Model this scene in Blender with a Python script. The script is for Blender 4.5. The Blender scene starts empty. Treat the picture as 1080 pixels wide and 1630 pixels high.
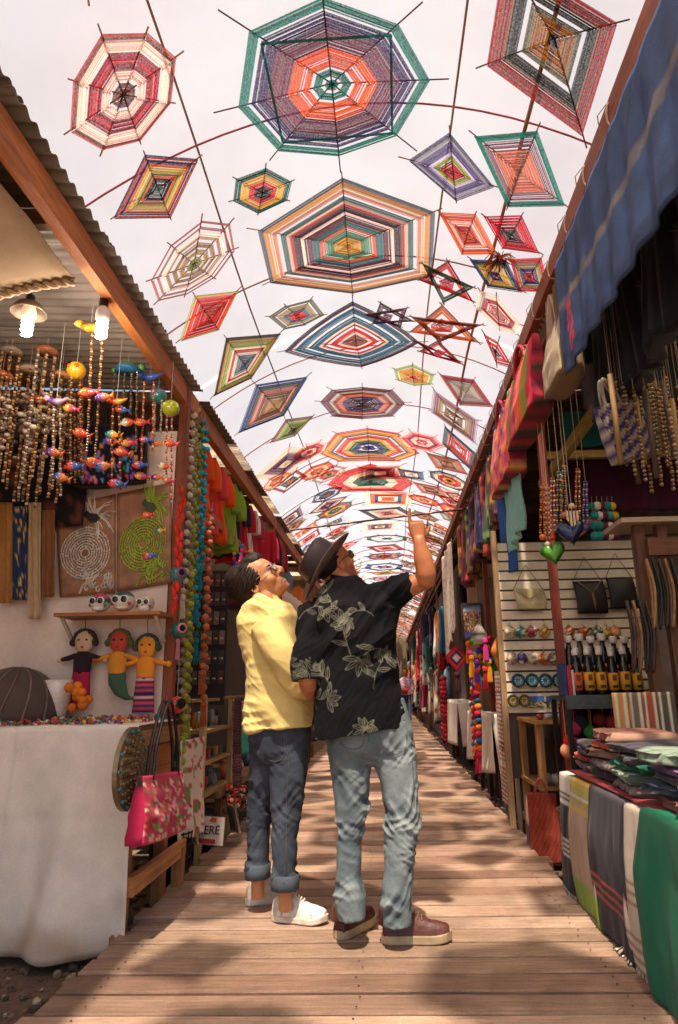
import bpy, bmesh, math, random
import numpy as np
from mathutils import Vector, Matrix, noise
random.seed(7); np.random.seed(7)
D = bpy.data; S = bpy.context.scene; COL = S.collection
R_ = math.radians

# ---------------------------------------------------------------- camera
CAM_H = 1.07
F_PX, W_PX, H_PX = 1050.0, 1080.0, 1630.0          # focal length in photo pixels
SHIFT = 41.0
PITCH, YAW, ROLL = R_(14.95), R_(1.7), R_(1.0)
cam_d = D.cameras.new('camera'); cam = D.objects.new('camera', cam_d); COL.objects.link(cam)
cam_d.sensor_fit = 'VERTICAL'; cam_d.sensor_height = 36.0; cam_d.sensor_width = 24.0
cam_d.lens = F_PX / H_PX * 36.0
cam_d.shift_x = -SHIFT / H_PX
cam_d.clip_start = 0.05; cam_d.clip_end = 500
fwd = Vector((-math.sin(YAW) * math.cos(PITCH), math.cos(YAW) * math.cos(PITCH), math.sin(PITCH)))
rgt = fwd.cross(Vector((0, 0, 1))).normalized(); upv = rgt.cross(fwd)
c_, s_ = math.cos(ROLL), math.sin(ROLL)
rgt, upv = rgt * c_ - upv * s_, upv * c_ + rgt * s_  # small roll of the hand-held camera
CAMP = Vector((0, 0, CAM_H))
cam.matrix_world = Matrix(((rgt.x, upv.x, -fwd.x, CAMP.x), (rgt.y, upv.y, -fwd.y, CAMP.y), (rgt.z, upv.z, -fwd.z, CAMP.z), (0, 0, 0, 1)))
S.camera = cam
S.render.resolution_x = 678; S.render.resolution_y = 1024

def ray(px, py):
    return (fwd + rgt * ((px - W_PX / 2 - SHIFT) / F_PX) + upv * ((H_PX / 2 - py) / F_PX))
def W(px, py, X=None, Y=None, Z=None):
    """measure a point of the photo on the world plane X=, Y= or Z="""
    d = ray(px, py)
    if X is not None: t = (X - CAMP.x) / d.x
    elif Y is not None: t = (Y - CAMP.y) / d.y
    else: t = (Z - CAMP.z) / d.z
    return CAMP + d * t
def Wp(px, py, p, n):
    d = ray(px, py); t = (p - CAMP).dot(n) / d.dot(n)
    return CAMP + d * t

# ---------------------------------------------------------------- light
SUN_EL, SUN_AZ = R_(68), R_(186)      # azimuth clockwise from +Y
w = D.worlds.new('World'); S.world = w; w.use_nodes = True
nt = w.node_tree; bg = nt.nodes['Background']
sky = nt.nodes.new('ShaderNodeTexSky'); sky.sky_type = 'NISHITA'; sky.sun_disc = False
sky.sun_elevation = SUN_EL; sky.sun_rotation = SUN_AZ; sky.dust_density = 2.0
nt.links.new(sky.outputs[0], bg.inputs[0]); bg.inputs[1].default_value = 0.07
sun_d = D.lights.new('sun', 'SUN'); sun_d.energy = 5.0; sun_d.angle = R_(1.4); sun_d.color = (1.0, 0.90, 0.80)
sun = D.objects.new('sun', sun_d); COL.objects.link(sun)
sdir = Vector((math.sin(SUN_AZ) * math.cos(SUN_EL), math.cos(SUN_AZ) * math.cos(SUN_EL), math.sin(SUN_EL)))
sun.rotation_euler = sdir.to_track_quat('Z', 'Y').to_euler(); sun.location = (0, 0, 12)
vs = S.view_settings; vs.view_transform = 'Standard'; vs.look = 'None'; vs.exposure = 1.68; vs.gamma = 1.0; vs.use_curve_mapping = False
S.cycles.max_bounces = 10; S.cycles.diffuse_bounces = 6; S.cycles.transmission_bounces = 6; S.cycles.transparent_max_bounces = 12

# ---------------------------------------------------------------- materials: colour = mesh colour * object colour
_M = {}
def M(kind, **kw):
    key = (kind, tuple(sorted(kw.items())))
    if key in _M: return _M[key]
    m = D.materials.new(kind); m.use_nodes = True; n = m.node_tree; N, L = n.nodes, n.links
    p = N['Principled BSDF']
    def node(t, **k):
        q = N.new(t)
        for a, b in k.items():
            if a in q.inputs: q.inputs[a].default_value = b
            else: setattr(q, a, b)
        return q
    at = node('ShaderNodeAttribute', attribute_name='Col'); oi = node('ShaderNodeObjectInfo')
    mul = node('ShaderNodeMix', data_type='RGBA', blend_type='MULTIPLY'); mul.inputs[0].default_value = 1
    L.new(at.outputs['Color'], mul.inputs[6]); L.new(oi.outputs['Color'], mul.inputs[7])
    tc = node('ShaderNodeTexCoord')
    add = node('ShaderNodeVectorMath', operation='ADD'); L.new(tc.outputs['Object'], add.inputs[0])
    rv = node('ShaderNodeVectorMath', operation='SCALE'); rv.inputs[0].default_value = (7.3, 3.1, 5.7); L.new(oi.outputs['Random'], rv.inputs['Scale'])
    L.new(rv.outputs[0], add.inputs[1])
    def stretch(v):
        q = node('ShaderNodeVectorMath', operation='MULTIPLY'); L.new(add.outputs[0], q.inputs[0]); q.inputs[1].default_value = v; return q.outputs[0]
    def nz(vec, scale, detail=4, rough=.55, dist=0.):
        q = node('ShaderNodeTexNoise', Scale=scale, Detail=detail, Roughness=rough, Distortion=dist); L.new(vec, q.inputs['Vector']); return q.outputs['Fac']
    def remap(fac, a, b, c, d):
        q = node('ShaderNodeMapRange'); L.new(fac, q.inputs[0])
        for i, v in enumerate((a, b, c, d)): q.inputs[i + 1].default_value = v
        return q.outputs[0]
    def scale_col(colsock, facsock):
        q = node('ShaderNodeMix', data_type='RGBA', blend_type='MULTIPLY'); q.inputs[0].default_value = 1
        L.new(colsock, q.inputs[6]); L.new(facsock, q.inputs[7]); return q.outputs[2]
    def bump(h, strength, dist=.002):
        q = node('ShaderNodeBump', Strength=strength, Distance=dist); L.new(h, q.inputs['Height']); L.new(q.outputs[0], p.inputs['Normal'])
    base = mul.outputs[2]
    vec = add.outputs[0]
    if kind == 'cloth':
        a = nz(vec, 9, 5); b = nz(vec, 380, 2)
        base = scale_col(base, remap(a, .3, .7, .92, 1.07)); base = scale_col(base, remap(b, .25, .75, .8, 1.18))
        p.inputs['Roughness'].default_value = .95; p.inputs['Sheen Weight'].default_value = kw.get('sheen', .1); p.inputs['Specular IOR Level'].default_value = .25
        bump(b, kw.get('bump', .5), .002)
    elif kind == 'denim':
        a = nz(vec, 7, 5); b = nz(stretch((1, 1, .3)), 420, 2)
        base = scale_col(base, remap(a, .3, .7, .75, 1.2)); base = scale_col(base, remap(b, .25, .75, .75, 1.25))
        p.inputs['Roughness'].default_value = .9
        c = nz(vec, 45, 3); ad = node('ShaderNodeMath', operation='ADD'); L.new(b, ad.inputs[0]); L.new(c, ad.inputs[1])
        bump(ad.outputs[0], .5, .003)
    elif kind in ('yarn', 'felt'):
        b = nz(vec, 260, 3)
        base = scale_col(base, remap(b, .25, .75, .7, 1.25)); p.inputs['Roughness'].default_value = 1
        bump(b, .8, .003)
    elif kind == 'wood':
        ax = kw.get('axis', 0); st = [14., 14., 14.]; st[ax] = 1.1
        g = nz(stretch(st), 4, 6, .6, .6); a = nz(vec, 2.5, 5); f = nz(stretch([x * 6 for x in st]), 6, 3)
        rr = remap(oi.outputs['Random'], 0, 1, .82, 1.14)
        base = scale_col(base, remap(g, .3, .72, .58, 1.22)); base = scale_col(base, remap(a, .3, .7, .75, 1.2)); base = scale_col(base, remap(f, .3, .7, .85, 1.12)); base = scale_col(base, rr)
        p.inputs['Roughness'].default_value = .68; bump(g, .45, .004)
    elif kind == 'plank':
        g = nz(stretch((1., 16., 16.)), 4, 7, .62, .5); a = nz(vec, 1.6, 6, .6); f = nz(stretch((4., 90., 90.)), 5, 3); blot = nz(vec, 5.5, 6, .7); grit = nz(vec, 120, 2)
        rr = remap(oi.outputs['Random'], 0, 1, .80, 1.18)
        base = scale_col(base, remap(g, .3, .72, .66, 1.2)); base = scale_col(base, remap(a, .3, .7, .72, 1.25)); base = scale_col(base, remap(f, .3, .7, .82, 1.14))
        base = scale_col(base, remap(blot, .55, .8, 1.0, .62)); base = scale_col(base, remap(grit, .3, .7, .88, 1.1)); base = scale_col(base, rr)
        p.inputs['Roughness'].default_value = .8; p.inputs['Specular IOR Level'].default_value = .3; bump(g, .5, .004)
    elif kind == 'ceramic':
        a = nz(vec, 60, 3); base = scale_col(base, remap(a, .3, .7, .85, 1.12)); p.inputs['Roughness'].default_value = .22; p.inputs['Coat Weight'].default_value = .25
    elif kind == 'plastic':
        p.inputs['Roughness'].default_value = .35
    elif kind == 'metal':
        a = nz(vec, 30, 4); base = scale_col(base, remap(a, .3, .7, .7, 1.15)); p.inputs['Metallic'].default_value = kw.get('met', .9); p.inputs['Roughness'].default_value = .42
    elif kind == 'iron_sheet':
        a = nz(vec, 3, 6); b = nz(stretch((.4, 3, 3)), 7, 5); base = scale_col(base, remap(a, .3, .7, .6, 1.2)); base = scale_col(base, remap(b, .35, .7, .75, 1.15))
        p.inputs['Roughness'].default_value = .6; bump(a, .3, .004)
    elif kind == 'leather':
        a = nz(vec, 14, 5); b = nz(vec, 160, 3); base = scale_col(base, remap(a, .3, .7, .65, 1.3)); p.inputs['Roughness'].default_value = .5; bump(b, .35, .002)
    elif kind == 'skin':
        a = nz(vec, 25, 4); base = scale_col(base, remap(a, .3, .7, .88, 1.1)); p.inputs['Roughness'].default_value = .48
        p.inputs['Subsurface Weight'].default_value = .15; p.inputs['Subsurface Radius'].default_value = (.01, .004, .002); bump(nz(vec, 220, 2), .15, .001)
    elif kind == 'hair':
        a = nz(stretch((1, 1, 1)), 90, 3); base = scale_col(base, remap(a, .3, .7, .6, 1.5)); p.inputs['Roughness'].default_value = .62; p.inputs['Specular IOR Level'].default_value = .3
    elif kind == 'paint':
        a = nz(vec, 3, 6, .6); b = nz(vec, 40, 4); base = scale_col(base, remap(a, .3, .72, .82, 1.1)); base = scale_col(base, remap(b, .3, .7, .93, 1.05)); p.inputs['Roughness'].default_value = .55; bump(b, .12, .003)
    elif kind == 'paper':
        a = nz(vec, 12, 5); base = scale_col(base, remap(a, .3, .7, .88, 1.08)); p.inputs['Roughness'].default_value = .8
    elif kind == 'glass':
        p.inputs['Roughness'].default_value = .05; p.inputs['Transmission Weight'].default_value = .85; p.inputs['IOR'].default_value = 1.45
    elif kind == 'ground':
        a = nz(vec, 2.2, 8, .65); b = nz(vec, 38, 5, .7)
        base = scale_col(base, remap(a, .3, .7, .55, 1.3)); base = scale_col(base, remap(b, .3, .7, .6, 1.35)); p.inputs['Roughness'].default_value = .85; bump(b, .9, .02)
    elif kind == 'glow':
        p.inputs['Emission Color'].default_value = (1, .93, .85, 1); p.inputs['Emission Strength'].default_value = kw['e']
    L.new(base, p.inputs['Base Color'])
    if kind == 'yarn' or kw.get('trans'):
        tr = node('ShaderNodeBsdfTranslucent'); L.new(base, tr.inputs[0]); mx = node('ShaderNodeMixShader', Fac=kw.get('trans', .7))
        L.new(p.outputs[0], mx.inputs[1]); L.new(tr.outputs[0], mx.inputs[2])
        tp = node('ShaderNodeBsdfTransparent'); m3 = node('ShaderNodeMixShader'); L.new(remap(nz(vec, 120, 2), .35, .65, .06 if kind == 'yarn' else 0., .30 if kind == 'yarn' else .001), m3.inputs[0])   # loose weave lets light through
        L.new(mx.outputs[0], m3.inputs[1]); L.new(tp.outputs[0], m3.inputs[2]); L.new(m3.outputs[0], N['Material Output'].inputs[0])
    return m

# ---------------------------------------------------------------- mesh builder
WHITE = (1., 1., 1.)
def V3(p): return np.array(p, float)
class MB:
    def __init__(s): s.v = []; s.f = []; s.c = []
    def add(s, vs, fs, col=WHITE):
        o = len(s.v); s.v.extend([tuple(map(float, q)) for q in vs]); s.f.extend([tuple(o + i for i in f) for f in fs])
        if isinstance(col, (list, np.ndarray)) and len(col) == len(vs) and not np.isscalar(col[0]): s.c.extend([tuple(q)[:3] for q in col])
        else: s.c.extend([tuple(col)[:3]] * len(vs))
        return s
    def box(s, a, b, col=WHITE, jit=0., bev=0.):
        x0, y0, z0 = [min(a[i], b[i]) for i in range(3)]; x1, y1, z1 = [max(a[i], b[i]) for i in range(3)]
        pts = [(x0, y0, z0), (x1, y0, z0), (x1, y1, z0), (x0, y1, z0), (x0, y0, z1), (x1, y0, z1), (x1, y1, z1), (x0, y1, z1)]
        if jit: pts = [tuple(c + random.uniform(-jit, jit) for c in p) for p in pts]
        return s.add(pts, [(0, 3, 2, 1), (4, 5, 6, 7), (0, 1, 5, 4), (1, 2, 6, 5), (2, 3, 7, 6), (3, 0, 4, 7)], col)
    def bar(s, a, b, w, h, col=WHITE, up=(0, 0, 1)):
        a, b = V3(a), V3(b); d = b - a; d /= np.linalg.norm(d) + 1e-9; u = V3(up)
        if abs(d @ u) > .98: u = V3((0, 1, 0))
        r = np.cross(d, u); r /= np.linalg.norm(r); u = np.cross(r, d)
        pts = [q + r * sx * w / 2 + u * sz * h / 2 for q in (a, b) for sx, sz in ((-1, -1), (1, -1), (1, 1), (-1, 1))]
        return s.add(pts, [(3, 2, 1, 0), (4, 5, 6, 7), (0, 1, 5, 4), (1, 2, 6, 5), (2, 3, 7, 6), (3, 0, 4, 7)], col)
    def rings(s, rings, col=WHITE, cap=True, close=True):
        n = len(rings[0]); vs = [p for r in rings for p in r]; fs = []
        for i in range(len(rings) - 1):
            for j in range(n if close else n - 1):
                k = (j + 1) % n; fs.append((i * n + j, i * n + k, (i + 1) * n + k, (i + 1) * n + j))
        if cap: fs.append(tuple(range(n - 1, -1, -1))); fs.append(tuple((len(rings) - 1) * n + j for j in range(n)))
        if isinstance(col, list) and len(col) == len(rings): col = [c for c in col for _ in range(n)]
        return s.add(vs, fs, col)
    def tube(s, pts, rad, n=6, col=WHITE, flat=1., up=None):
        pts = [V3(p) for p in pts]
        if np.isscalar(rad): rad = [rad] * len(pts)
        rs = []; u = None
        for i, p in enumerate(pts):
            d = pts[min(i + 1, len(pts) - 1)] - pts[max(i - 1, 0)]; d = d / (np.linalg.norm(d) + 1e-9)
            if u is None:
                u = V3(up) if up is not None else V3((0, 0, 1)) if abs(d[2]) < .9 else V3((0, 1, 0))
            r = np.cross(d, u); r /= np.linalg.norm(r) + 1e-9; u = np.cross(r, d)
            rs.append([p + (r * math.cos(t) + u * math.sin(t) * flat) * rad[i] for t in [2 * math.pi * k / n for k in range(n)]])
        return s.rings(rs, col)
    def lathe(s, c, prof, n=14, col=WHITE, axis=None, e=(1, 1)):
        """prof: (radius, height) pairs; axis: 3 vectors (x, y, up)"""
        c = V3(c); ax = [V3(a) for a in (axis or ((1, 0, 0), (0, 1, 0), (0, 0, 1)))]
        rs = [[c + ax[0] * max(r, 1e-4) * e[0] * math.cos(t) + ax[1] * max(r, 1e-4) * e[1] * math.sin(t) + ax[2] * h for t in [2 * math.pi * k / n for k in range(n)]] for r, h in prof]
        return s.rings(rs, col)
    def ball(s, c, r, n=10, m=6, col=WHITE, sc=(1, 1, 1), axis=None):
        prof = [(math.sin(math.pi * (i + .0) / m) * r, -math.cos(math.pi * i / m) * r * sc[2]) for i in range(m + 1)]
        return s.lathe(c, prof, n, col, axis, (sc[0], sc[1]))
    def sheet(s, fn, nu, nv, colfn=None, th=.004):
        """two-sided sheet: fn(u, v) -> point; thickness along the normal"""
        P = np.array([[V3(fn(i / nu, j / nv)) for i in range(nu + 1)] for j in range(nv + 1)])
        du = np.gradient(P, axis=1); dv = np.gradient(P, axis=0); nn = np.cross(du, dv); nn /= np.linalg.norm(nn, axis=2, keepdims=True) + 1e-9
        A = (P + nn * th / 2).reshape(-1, 3); B = (P - nn * th / 2).reshape(-1, 3); n = nu + 1; k = len(A); fs = []
        for j in range(nv):
            for i in range(nu):
                a = j * n + i; fs.append((a, a + 1, a + n + 1, a + n)); fs.append((k + a, k + a + n, k + a + n + 1, k + a + 1))
        edge = [i for i in range(n)] + [j * n + nu for j in range(1, nv + 1)] + [nv * n + i for i in range(nu - 1, -1, -1)] + [j * n for j in range(nv - 1, 0, -1)]
        for i in range(len(edge)):
            a, b = edge[i], edge[(i + 1) % len(edge)]; fs.append((b, a, k + a, k + b))
        cols = WHITE
        if colfn:
            cs = [colfn(i / nu, j / nv) for j in range(nv + 1) for i in range(nu + 1)]; cols = cs + cs
        return s.add(np.concatenate([A, B]), fs, cols)
    def prism(s, poly, org, ux, uy, th, col=WHITE):
        """extrude a 2D outline lying in plane org + ux*x + uy*y"""
        org, ux, uy = V3(org), V3(ux), V3(uy); nn = np.cross(ux, uy); nn /= np.linalg.norm(nn)
        a = [org + ux * x + uy * y + nn * th / 2 for x, y in poly]; b = [q - nn * th for q in a]; n = len(poly)
        return s.add(a + b, [tuple(range(n)), tuple(range(2 * n - 1, n - 1, -1))] + [(i, n + i, n + (i + 1) % n, (i + 1) % n) for i in range(n)], col)
    def mesh(s, name, origin=(0, 0, 0), smooth=False):
        me = D.meshes.new(name); o = np.array(origin); vv = np.array(s.v) - o if len(s.v) else np.zeros((0, 3))
        me.from_pydata(vv.tolist(), [], s.f); me.update()
        ca = me.color_attributes.new('Col', 'FLOAT_COLOR', 'POINT')
        arr = np.ones((len(s.v), 4), np.float32); arr[:, :3] = np.array(s.c); ca.data.foreach_set('color', arr.ravel())
        if smooth: me.polygons.foreach_set('use_smooth', [True] * len(me.polygons))
        return me

def obj(name, mb, m, parent=None, smooth=False, color=None, loc=None):
    """one mesh object; a child's mesh is stored relative to its parent"""
    wl = V3(parent['_w']) if parent is not None else V3((0, 0, 0))
    if isinstance(mb, MB):
        org = loc if loc is not None else wl if parent is not None else np.array(mb.v).mean(0) * (1, 1, 0) + (0, 0, np.array(mb.v)[:, 2].min())
        me = mb.mesh(name, org, smooth)
    else: me = mb; org = loc
    if m is not None and len(me.materials) == 0: me.materials.append(m)
    o = D.objects.new(name, me); COL.objects.link(o)
    org = V3(org)
    o.location = org - wl if parent is not None else org
    if parent is not None: o.parent = parent
    if color is not None: o.color = (*color[:3], 1)
    o['_w'] = [float(x) for x in org]
    return o
def thing(name, label, cat, loc=(0, 0, 0), group=None):
    o = D.objects.new(name, None); COL.objects.link(o); o.location = loc; o['_w'] = [float(x) for x in loc]; o.empty_display_size = .1
    return tag(o, label, cat, group)
def tag(o, label, cat, group=None, kind=None):
    if label: o['label'] = label
    if cat: o['category'] = cat
    if group: o['group'] = group
    if kind: o['kind'] = kind
    return o
def struct(o): o['kind'] = 'structure'; return o
def dup(root, loc, rotz=None, label=None, scale=None):
    r = root.copy(); COL.objects.link(r); r.location = loc; r['_w'] = [float(x) for x in loc]
    if rotz is not None: r.rotation_euler = (0, 0, rotz)
    if scale: r.scale = (scale,) * 3 if np.isscalar(scale) else scale
    if label: r['label'] = label
    for ch in list(root.children):
        c = ch.copy(); COL.objects.link(c); c.parent = r
        for g in list(ch.children):
            d = g.copy(); COL.objects.link(d); d.parent = c
    return r
def srgb(*h):
    """'b04030' style hex -> linear colour"""
    s = h[0]; v = [int(s[i:i + 2], 16) / 255 for i in (0, 2, 4)]
    return tuple(x / 12.92 if x <= .04045 else ((x + .055) / 1.055) ** 2.4 for x in v)
H = srgb
def mixc(a, b, t): return tuple(x * (1 - t) + y * t for x, y in zip(a, b))
def jitc(c, a=.12):
    k = 1 + random.uniform(-a, a); return tuple(max(0, x * k * (1 + random.uniform(-a, a) * .4)) for x in c)
def crom(pts, n):
    """smooth curve through points"""
    P = [V3(p) for p in pts]; P = [2 * P[0] - P[1]] + P + [2 * P[-1] - P[-2]]; out = []
    for i in range(1, len(P) - 2):
        for k in range(n):
            t = k / n; out.append(.5 * (2 * P[i] + (P[i + 1] - P[i - 1]) * t + (2 * P[i - 1] - 5 * P[i] + 4 * P[i + 1] - P[i + 2]) * t * t + (3 * P[i] - P[i - 1] - 3 * P[i + 1] + P[i + 2]) * t ** 3))
    out.append(P[-2]); return out

_pr = np.random.RandomState(11); _perm = np.concatenate([_pr.permutation(256)] * 2); _grad = _pr.normal(size=(256, 3)); _grad /= np.linalg.norm(_grad, axis=1, keepdims=True)
def pnoise(P):
    P = np.asarray(P, float); i = np.floor(P).astype(int); f = P - i; u = f * f * f * (f * (f * 6 - 15) + 10); i &= 255; out = 0
    for dx in (0, 1):
        for dy in (0, 1):
            for dz in (0, 1):
                h = _perm[_perm[_perm[(i[:, 0] + dx) & 255] + ((i[:, 1] + dy) & 255)] + ((i[:, 2] + dz) & 255)]
                g = (_grad[h] * (f - (dx, dy, dz))).sum(1)
                out = out + g * np.where(dx, u[:, 0], 1 - u[:, 0]) * np.where(dy, u[:, 1], 1 - u[:, 1]) * np.where(dz, u[:, 2], 1 - u[:, 2])
    return out * 1.5
# ================================================================ setting
DL, DR = -1.26, 0.98                     # boardwalk edges
def VZ(x): return 3.98 - .26 * x * x     # vault on which the yarn pieces hang
mb = MB(); mb.sheet(lambda u, v: (-60 + 120 * u, -30 + 160 * v, -.14 + .02 * noise.noise((u * 60, v * 80, 0))), 60, 80, th=.01)
g = struct(obj('ground', mb, M('ground'), color=H('6b5242'), smooth=True))

deck = struct(D.objects.new('boardwalk', None)); COL.objects.link(deck); deck['_w'] = [0, 0, 0]
pm = []
for k in range(7):
    b = MB(); n = 12; w_ = .142
    # bevelled plank cross-section swept along X, with slight bow
    sec = [(-w_ / 2, -.035), (w_ / 2, -.035), (w_ / 2, -.006), (w_ / 2 - .006, 0), (-w_ / 2 + .006, 0), (-w_ / 2, -.006)]
    rs = []
    for i in range(n + 1):
        t = i / n; x = DL + (DR - DL) * t
        oz = .0025 * noise.noise((t * 4, k * 3.1, 0)); oy = .003 * noise.noise((t * 3, k * 5.1, 9))
        rs.append([(x, y + oy, z + oz) for y, z in sec])
    b.rings(rs); pm.append(b.mesh('plank'))
    pm[-1].materials.append(M('plank'))
Y0 = 1.2; PITCH_PL = .1655
WC = [H('ab8c74'), H('9b7c66'), H('b3957d'), H('8f6f5a'), H('a88a70')]
for i in range(224):
    o = D.objects.new('plank', pm[i % 7]); COL.objects.link(o); o.parent = deck
    o.location = (random.uniform(-.03, .03), Y0 + i * PITCH_PL, random.uniform(-.003, .003)); o.rotation_euler = (0, 0, random.uniform(-.0035, .0035))
    o.color = (*random.choice(WC), 1)
b = MB()
for x in (-1.1, -.14, .82): b.box((x - .045, 1, -.138), (x + .045, 38, -.0385), H('4a3423'))
j = obj('joist', b, M('wood', axis=1), deck)
b = MB()
for i in range(110):
    for x in (-1.1, -.14, .82):
        for dy in (-.035, .035): b.lathe((x + random.uniform(-.012, .012), Y0 + i * PITCH_PL + dy + random.uniform(-.006, .006), .0035), [(.004, 0), (.0036, .0012), (.001, .0008)], 7, jitc(H('4a3a30'), .3))
obj('screw_head', b, M('metal', met=.6), deck)['kind'] = 'stuff'
# gravel and rubble along both edges
b = MB()
for i in range(1500):
    s = random.choice((-1, 1)); y = 1.6 + 9 * random.random() ** 1.5
    x = (DL - .03 - abs(random.gauss(0, .22))) if s < 0 else (DR + .03 + abs(random.gauss(0, .15)))
    r = random.uniform(.006, .026); b.ball((x, y, -.13 + r * .3), r, 5, 3, jitc(random.choice((H('8a7460'), H('6b5848'), H('b09a84'), H('504236'))), .2), (random.uniform(.7, 1.3), random.uniform(.7, 1.3), random.uniform(.5, .8)))
tag(obj('gravel', b, M('ground')), 'loose brown pebbles scattered beside the boardwalk edges', 'gravel', kind='stuff')

# ---------------------------------------------------------------- canopy
m = D.materials.new('canopy_fabric'); m.use_nodes = True; n = m.node_tree; N, L = n.nodes, n.links; p = N['Principled BSDF']
p.inputs['Base Color'].default_value = (.78, .72, .64, 1); p.inputs['Roughness'].default_value = .9
tc = N.new('ShaderNodeTexCoord'); nz = N.new('ShaderNodeTexNoise'); nz.inputs['Scale'].default_value = 1.3; nz.inputs['Detail'].default_value = 8; nz.inputs['Roughness'].default_value = .65; L.new(tc.outputs['Object'], nz.inputs[0])
rp = N.new('ShaderNodeValToRGB'); rp.color_ramp.elements[0].position = .25; rp.color_ramp.elements[1].position = .62
rp.color_ramp.elements[0].color = (.80, .74, .65, 1); rp.color_ramp.elements[1].color = (.97, .93, .85, 1); L.new(nz.outputs['Fac'], rp.inputs[0])
tr = N.new('ShaderNodeBsdfTranslucent'); L.new(rp.outputs[0], tr.inputs[0])
tp = N.new('ShaderNodeBsdfTransparent'); tp.inputs[0].default_value = (1, .96, .92, 1)
m1 = N.new('ShaderNodeMixShader'); m1.inputs[0].default_value = .255; L.new(p.outputs[0], m1.inputs[1]); L.new(tr.outputs[0], m1.inputs[2])
m2 = N.new('ShaderNodeMixShader'); m2.inputs[0].default_value = .42; L.new(m1.outputs[0], m2.inputs[1]); L.new(tp.outputs[0], m2.inputs[2])
L.new(m2.outputs[0], N['Material Output'].inputs[0])
nx, ny = 26, 150; vs_ = []; fs_ = []
for j in range(ny + 1):
    y = -6 + 45 * j / ny; ph = (y % 1.25) / 1.25
    xr = 1.27 + .02 * math.sin(y * 7)
    for i in range(nx + 1):
        t = i / nx; x = -1.8 + (xr + 1.8) * t
        z = VZ(x) + .13 - .035 * math.sin(math.pi * ph) * (1 - abs(2 * t - 1) ** 2) + .012 * noise.noise((x * 1.3, y * 1.1, 0)) + .005 * noise.noise((x * 4, y * .8, 5))
        vs_.append((x, y, z))
for j in range(ny):
    for i in range(nx): a = j * (nx + 1) + i; fs_.append((a, a + 1, a + nx + 2, a + nx + 1))
me = D.meshes.new('canopy'); me.from_pydata(vs_, [], fs_); me.polygons.foreach_set('use_smooth', [True] * len(fs_)); me.materials.append(m)
can = D.objects.new('fabric_canopy', me); COL.objects.link(can); can['_w'] = [0, 0, 0]
tag(can, 'white translucent fabric canopy arched over the whole walkway', 'canopy')
for k in range(9):
    y = .8 + 4.2 * k; b = MB(); b.sheet(lambda u, v: (-1.78 + 3.02 * u, y + .03 * v, VZ(-1.78 + 3.02 * u) + .118 - .02 * (1 - abs(2 * u - 1) ** 2)), 26, 1, th=.002)
    tag(obj('canopy_seam', b, M('cloth', trans=.6), can, loc=(0, 0, 0)), None, None)
can['_w'] = [0, 0, 0]
# arched hoop cords across the vault, ropes along it
CORD = [H('a85058'), H('8a5a46'), H('9a7054')]
for i in range(24):
    y = 2.82 + 1.28 * i
    b = MB(); pts = [(x, y, VZ(x) + .085) for x in np.linspace(-1.7, 1.16, 20)]
    b.tube(pts, .0055 if i < 6 else .008, 6)
    tag(obj('arched_cord', b, M('wood', axis=0), color=CORD[i % 3]), 'thin arched brown cord spanning the vault under the white canopy', 'cord', 'arched cords under the canopy')
for x, r, c, lab in ((-.93, .006, '8a6c54', 'thin brown rope stretched lengthwise under canopy, on the side of the corrugated roof'), (.41, .006, 'a07858', 'tan rope stretched lengthwise under canopy, just beside its ridge'), (.78, .011, 'a87450', 'thicker brown pole running lengthwise under canopy on the timber beam side')):
    b = MB(); b.tube([(x + .02 * math.sin(y), y, VZ(x) + .055 - .02 * abs(math.sin(y * 1.2))) for y in np.linspace(.5, 38, 80)], r, 6)
    tag(obj('canopy_rope', b, M('wood', axis=1), color=H(c)), lab, 'rope')
b = MB(); b.tube([(-1.35, 8.75, 3.17), (1.15, 8.75, 3.42)], .014, 8)
tag(obj('cross_bar', b, M('metal'), color=H('5a4a44')), 'straight thin metal bar crossing the walkway from eave to beam', 'bar')
# end of the lane
b = MB(); b.box((-4, 38.2, -.1), (4, 38.6, 4.4), H('6a5a4c'))
for x in np.arange(-3.8, 3.9, .5): b.box((x, 38.15, 0), (x + .44, 38.2, 4.3), jitc(H('7a6652'), .3))
tag(obj('end_wall', b, M('paint')), 'far plank wall closing the market lane', 'wall')

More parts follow.
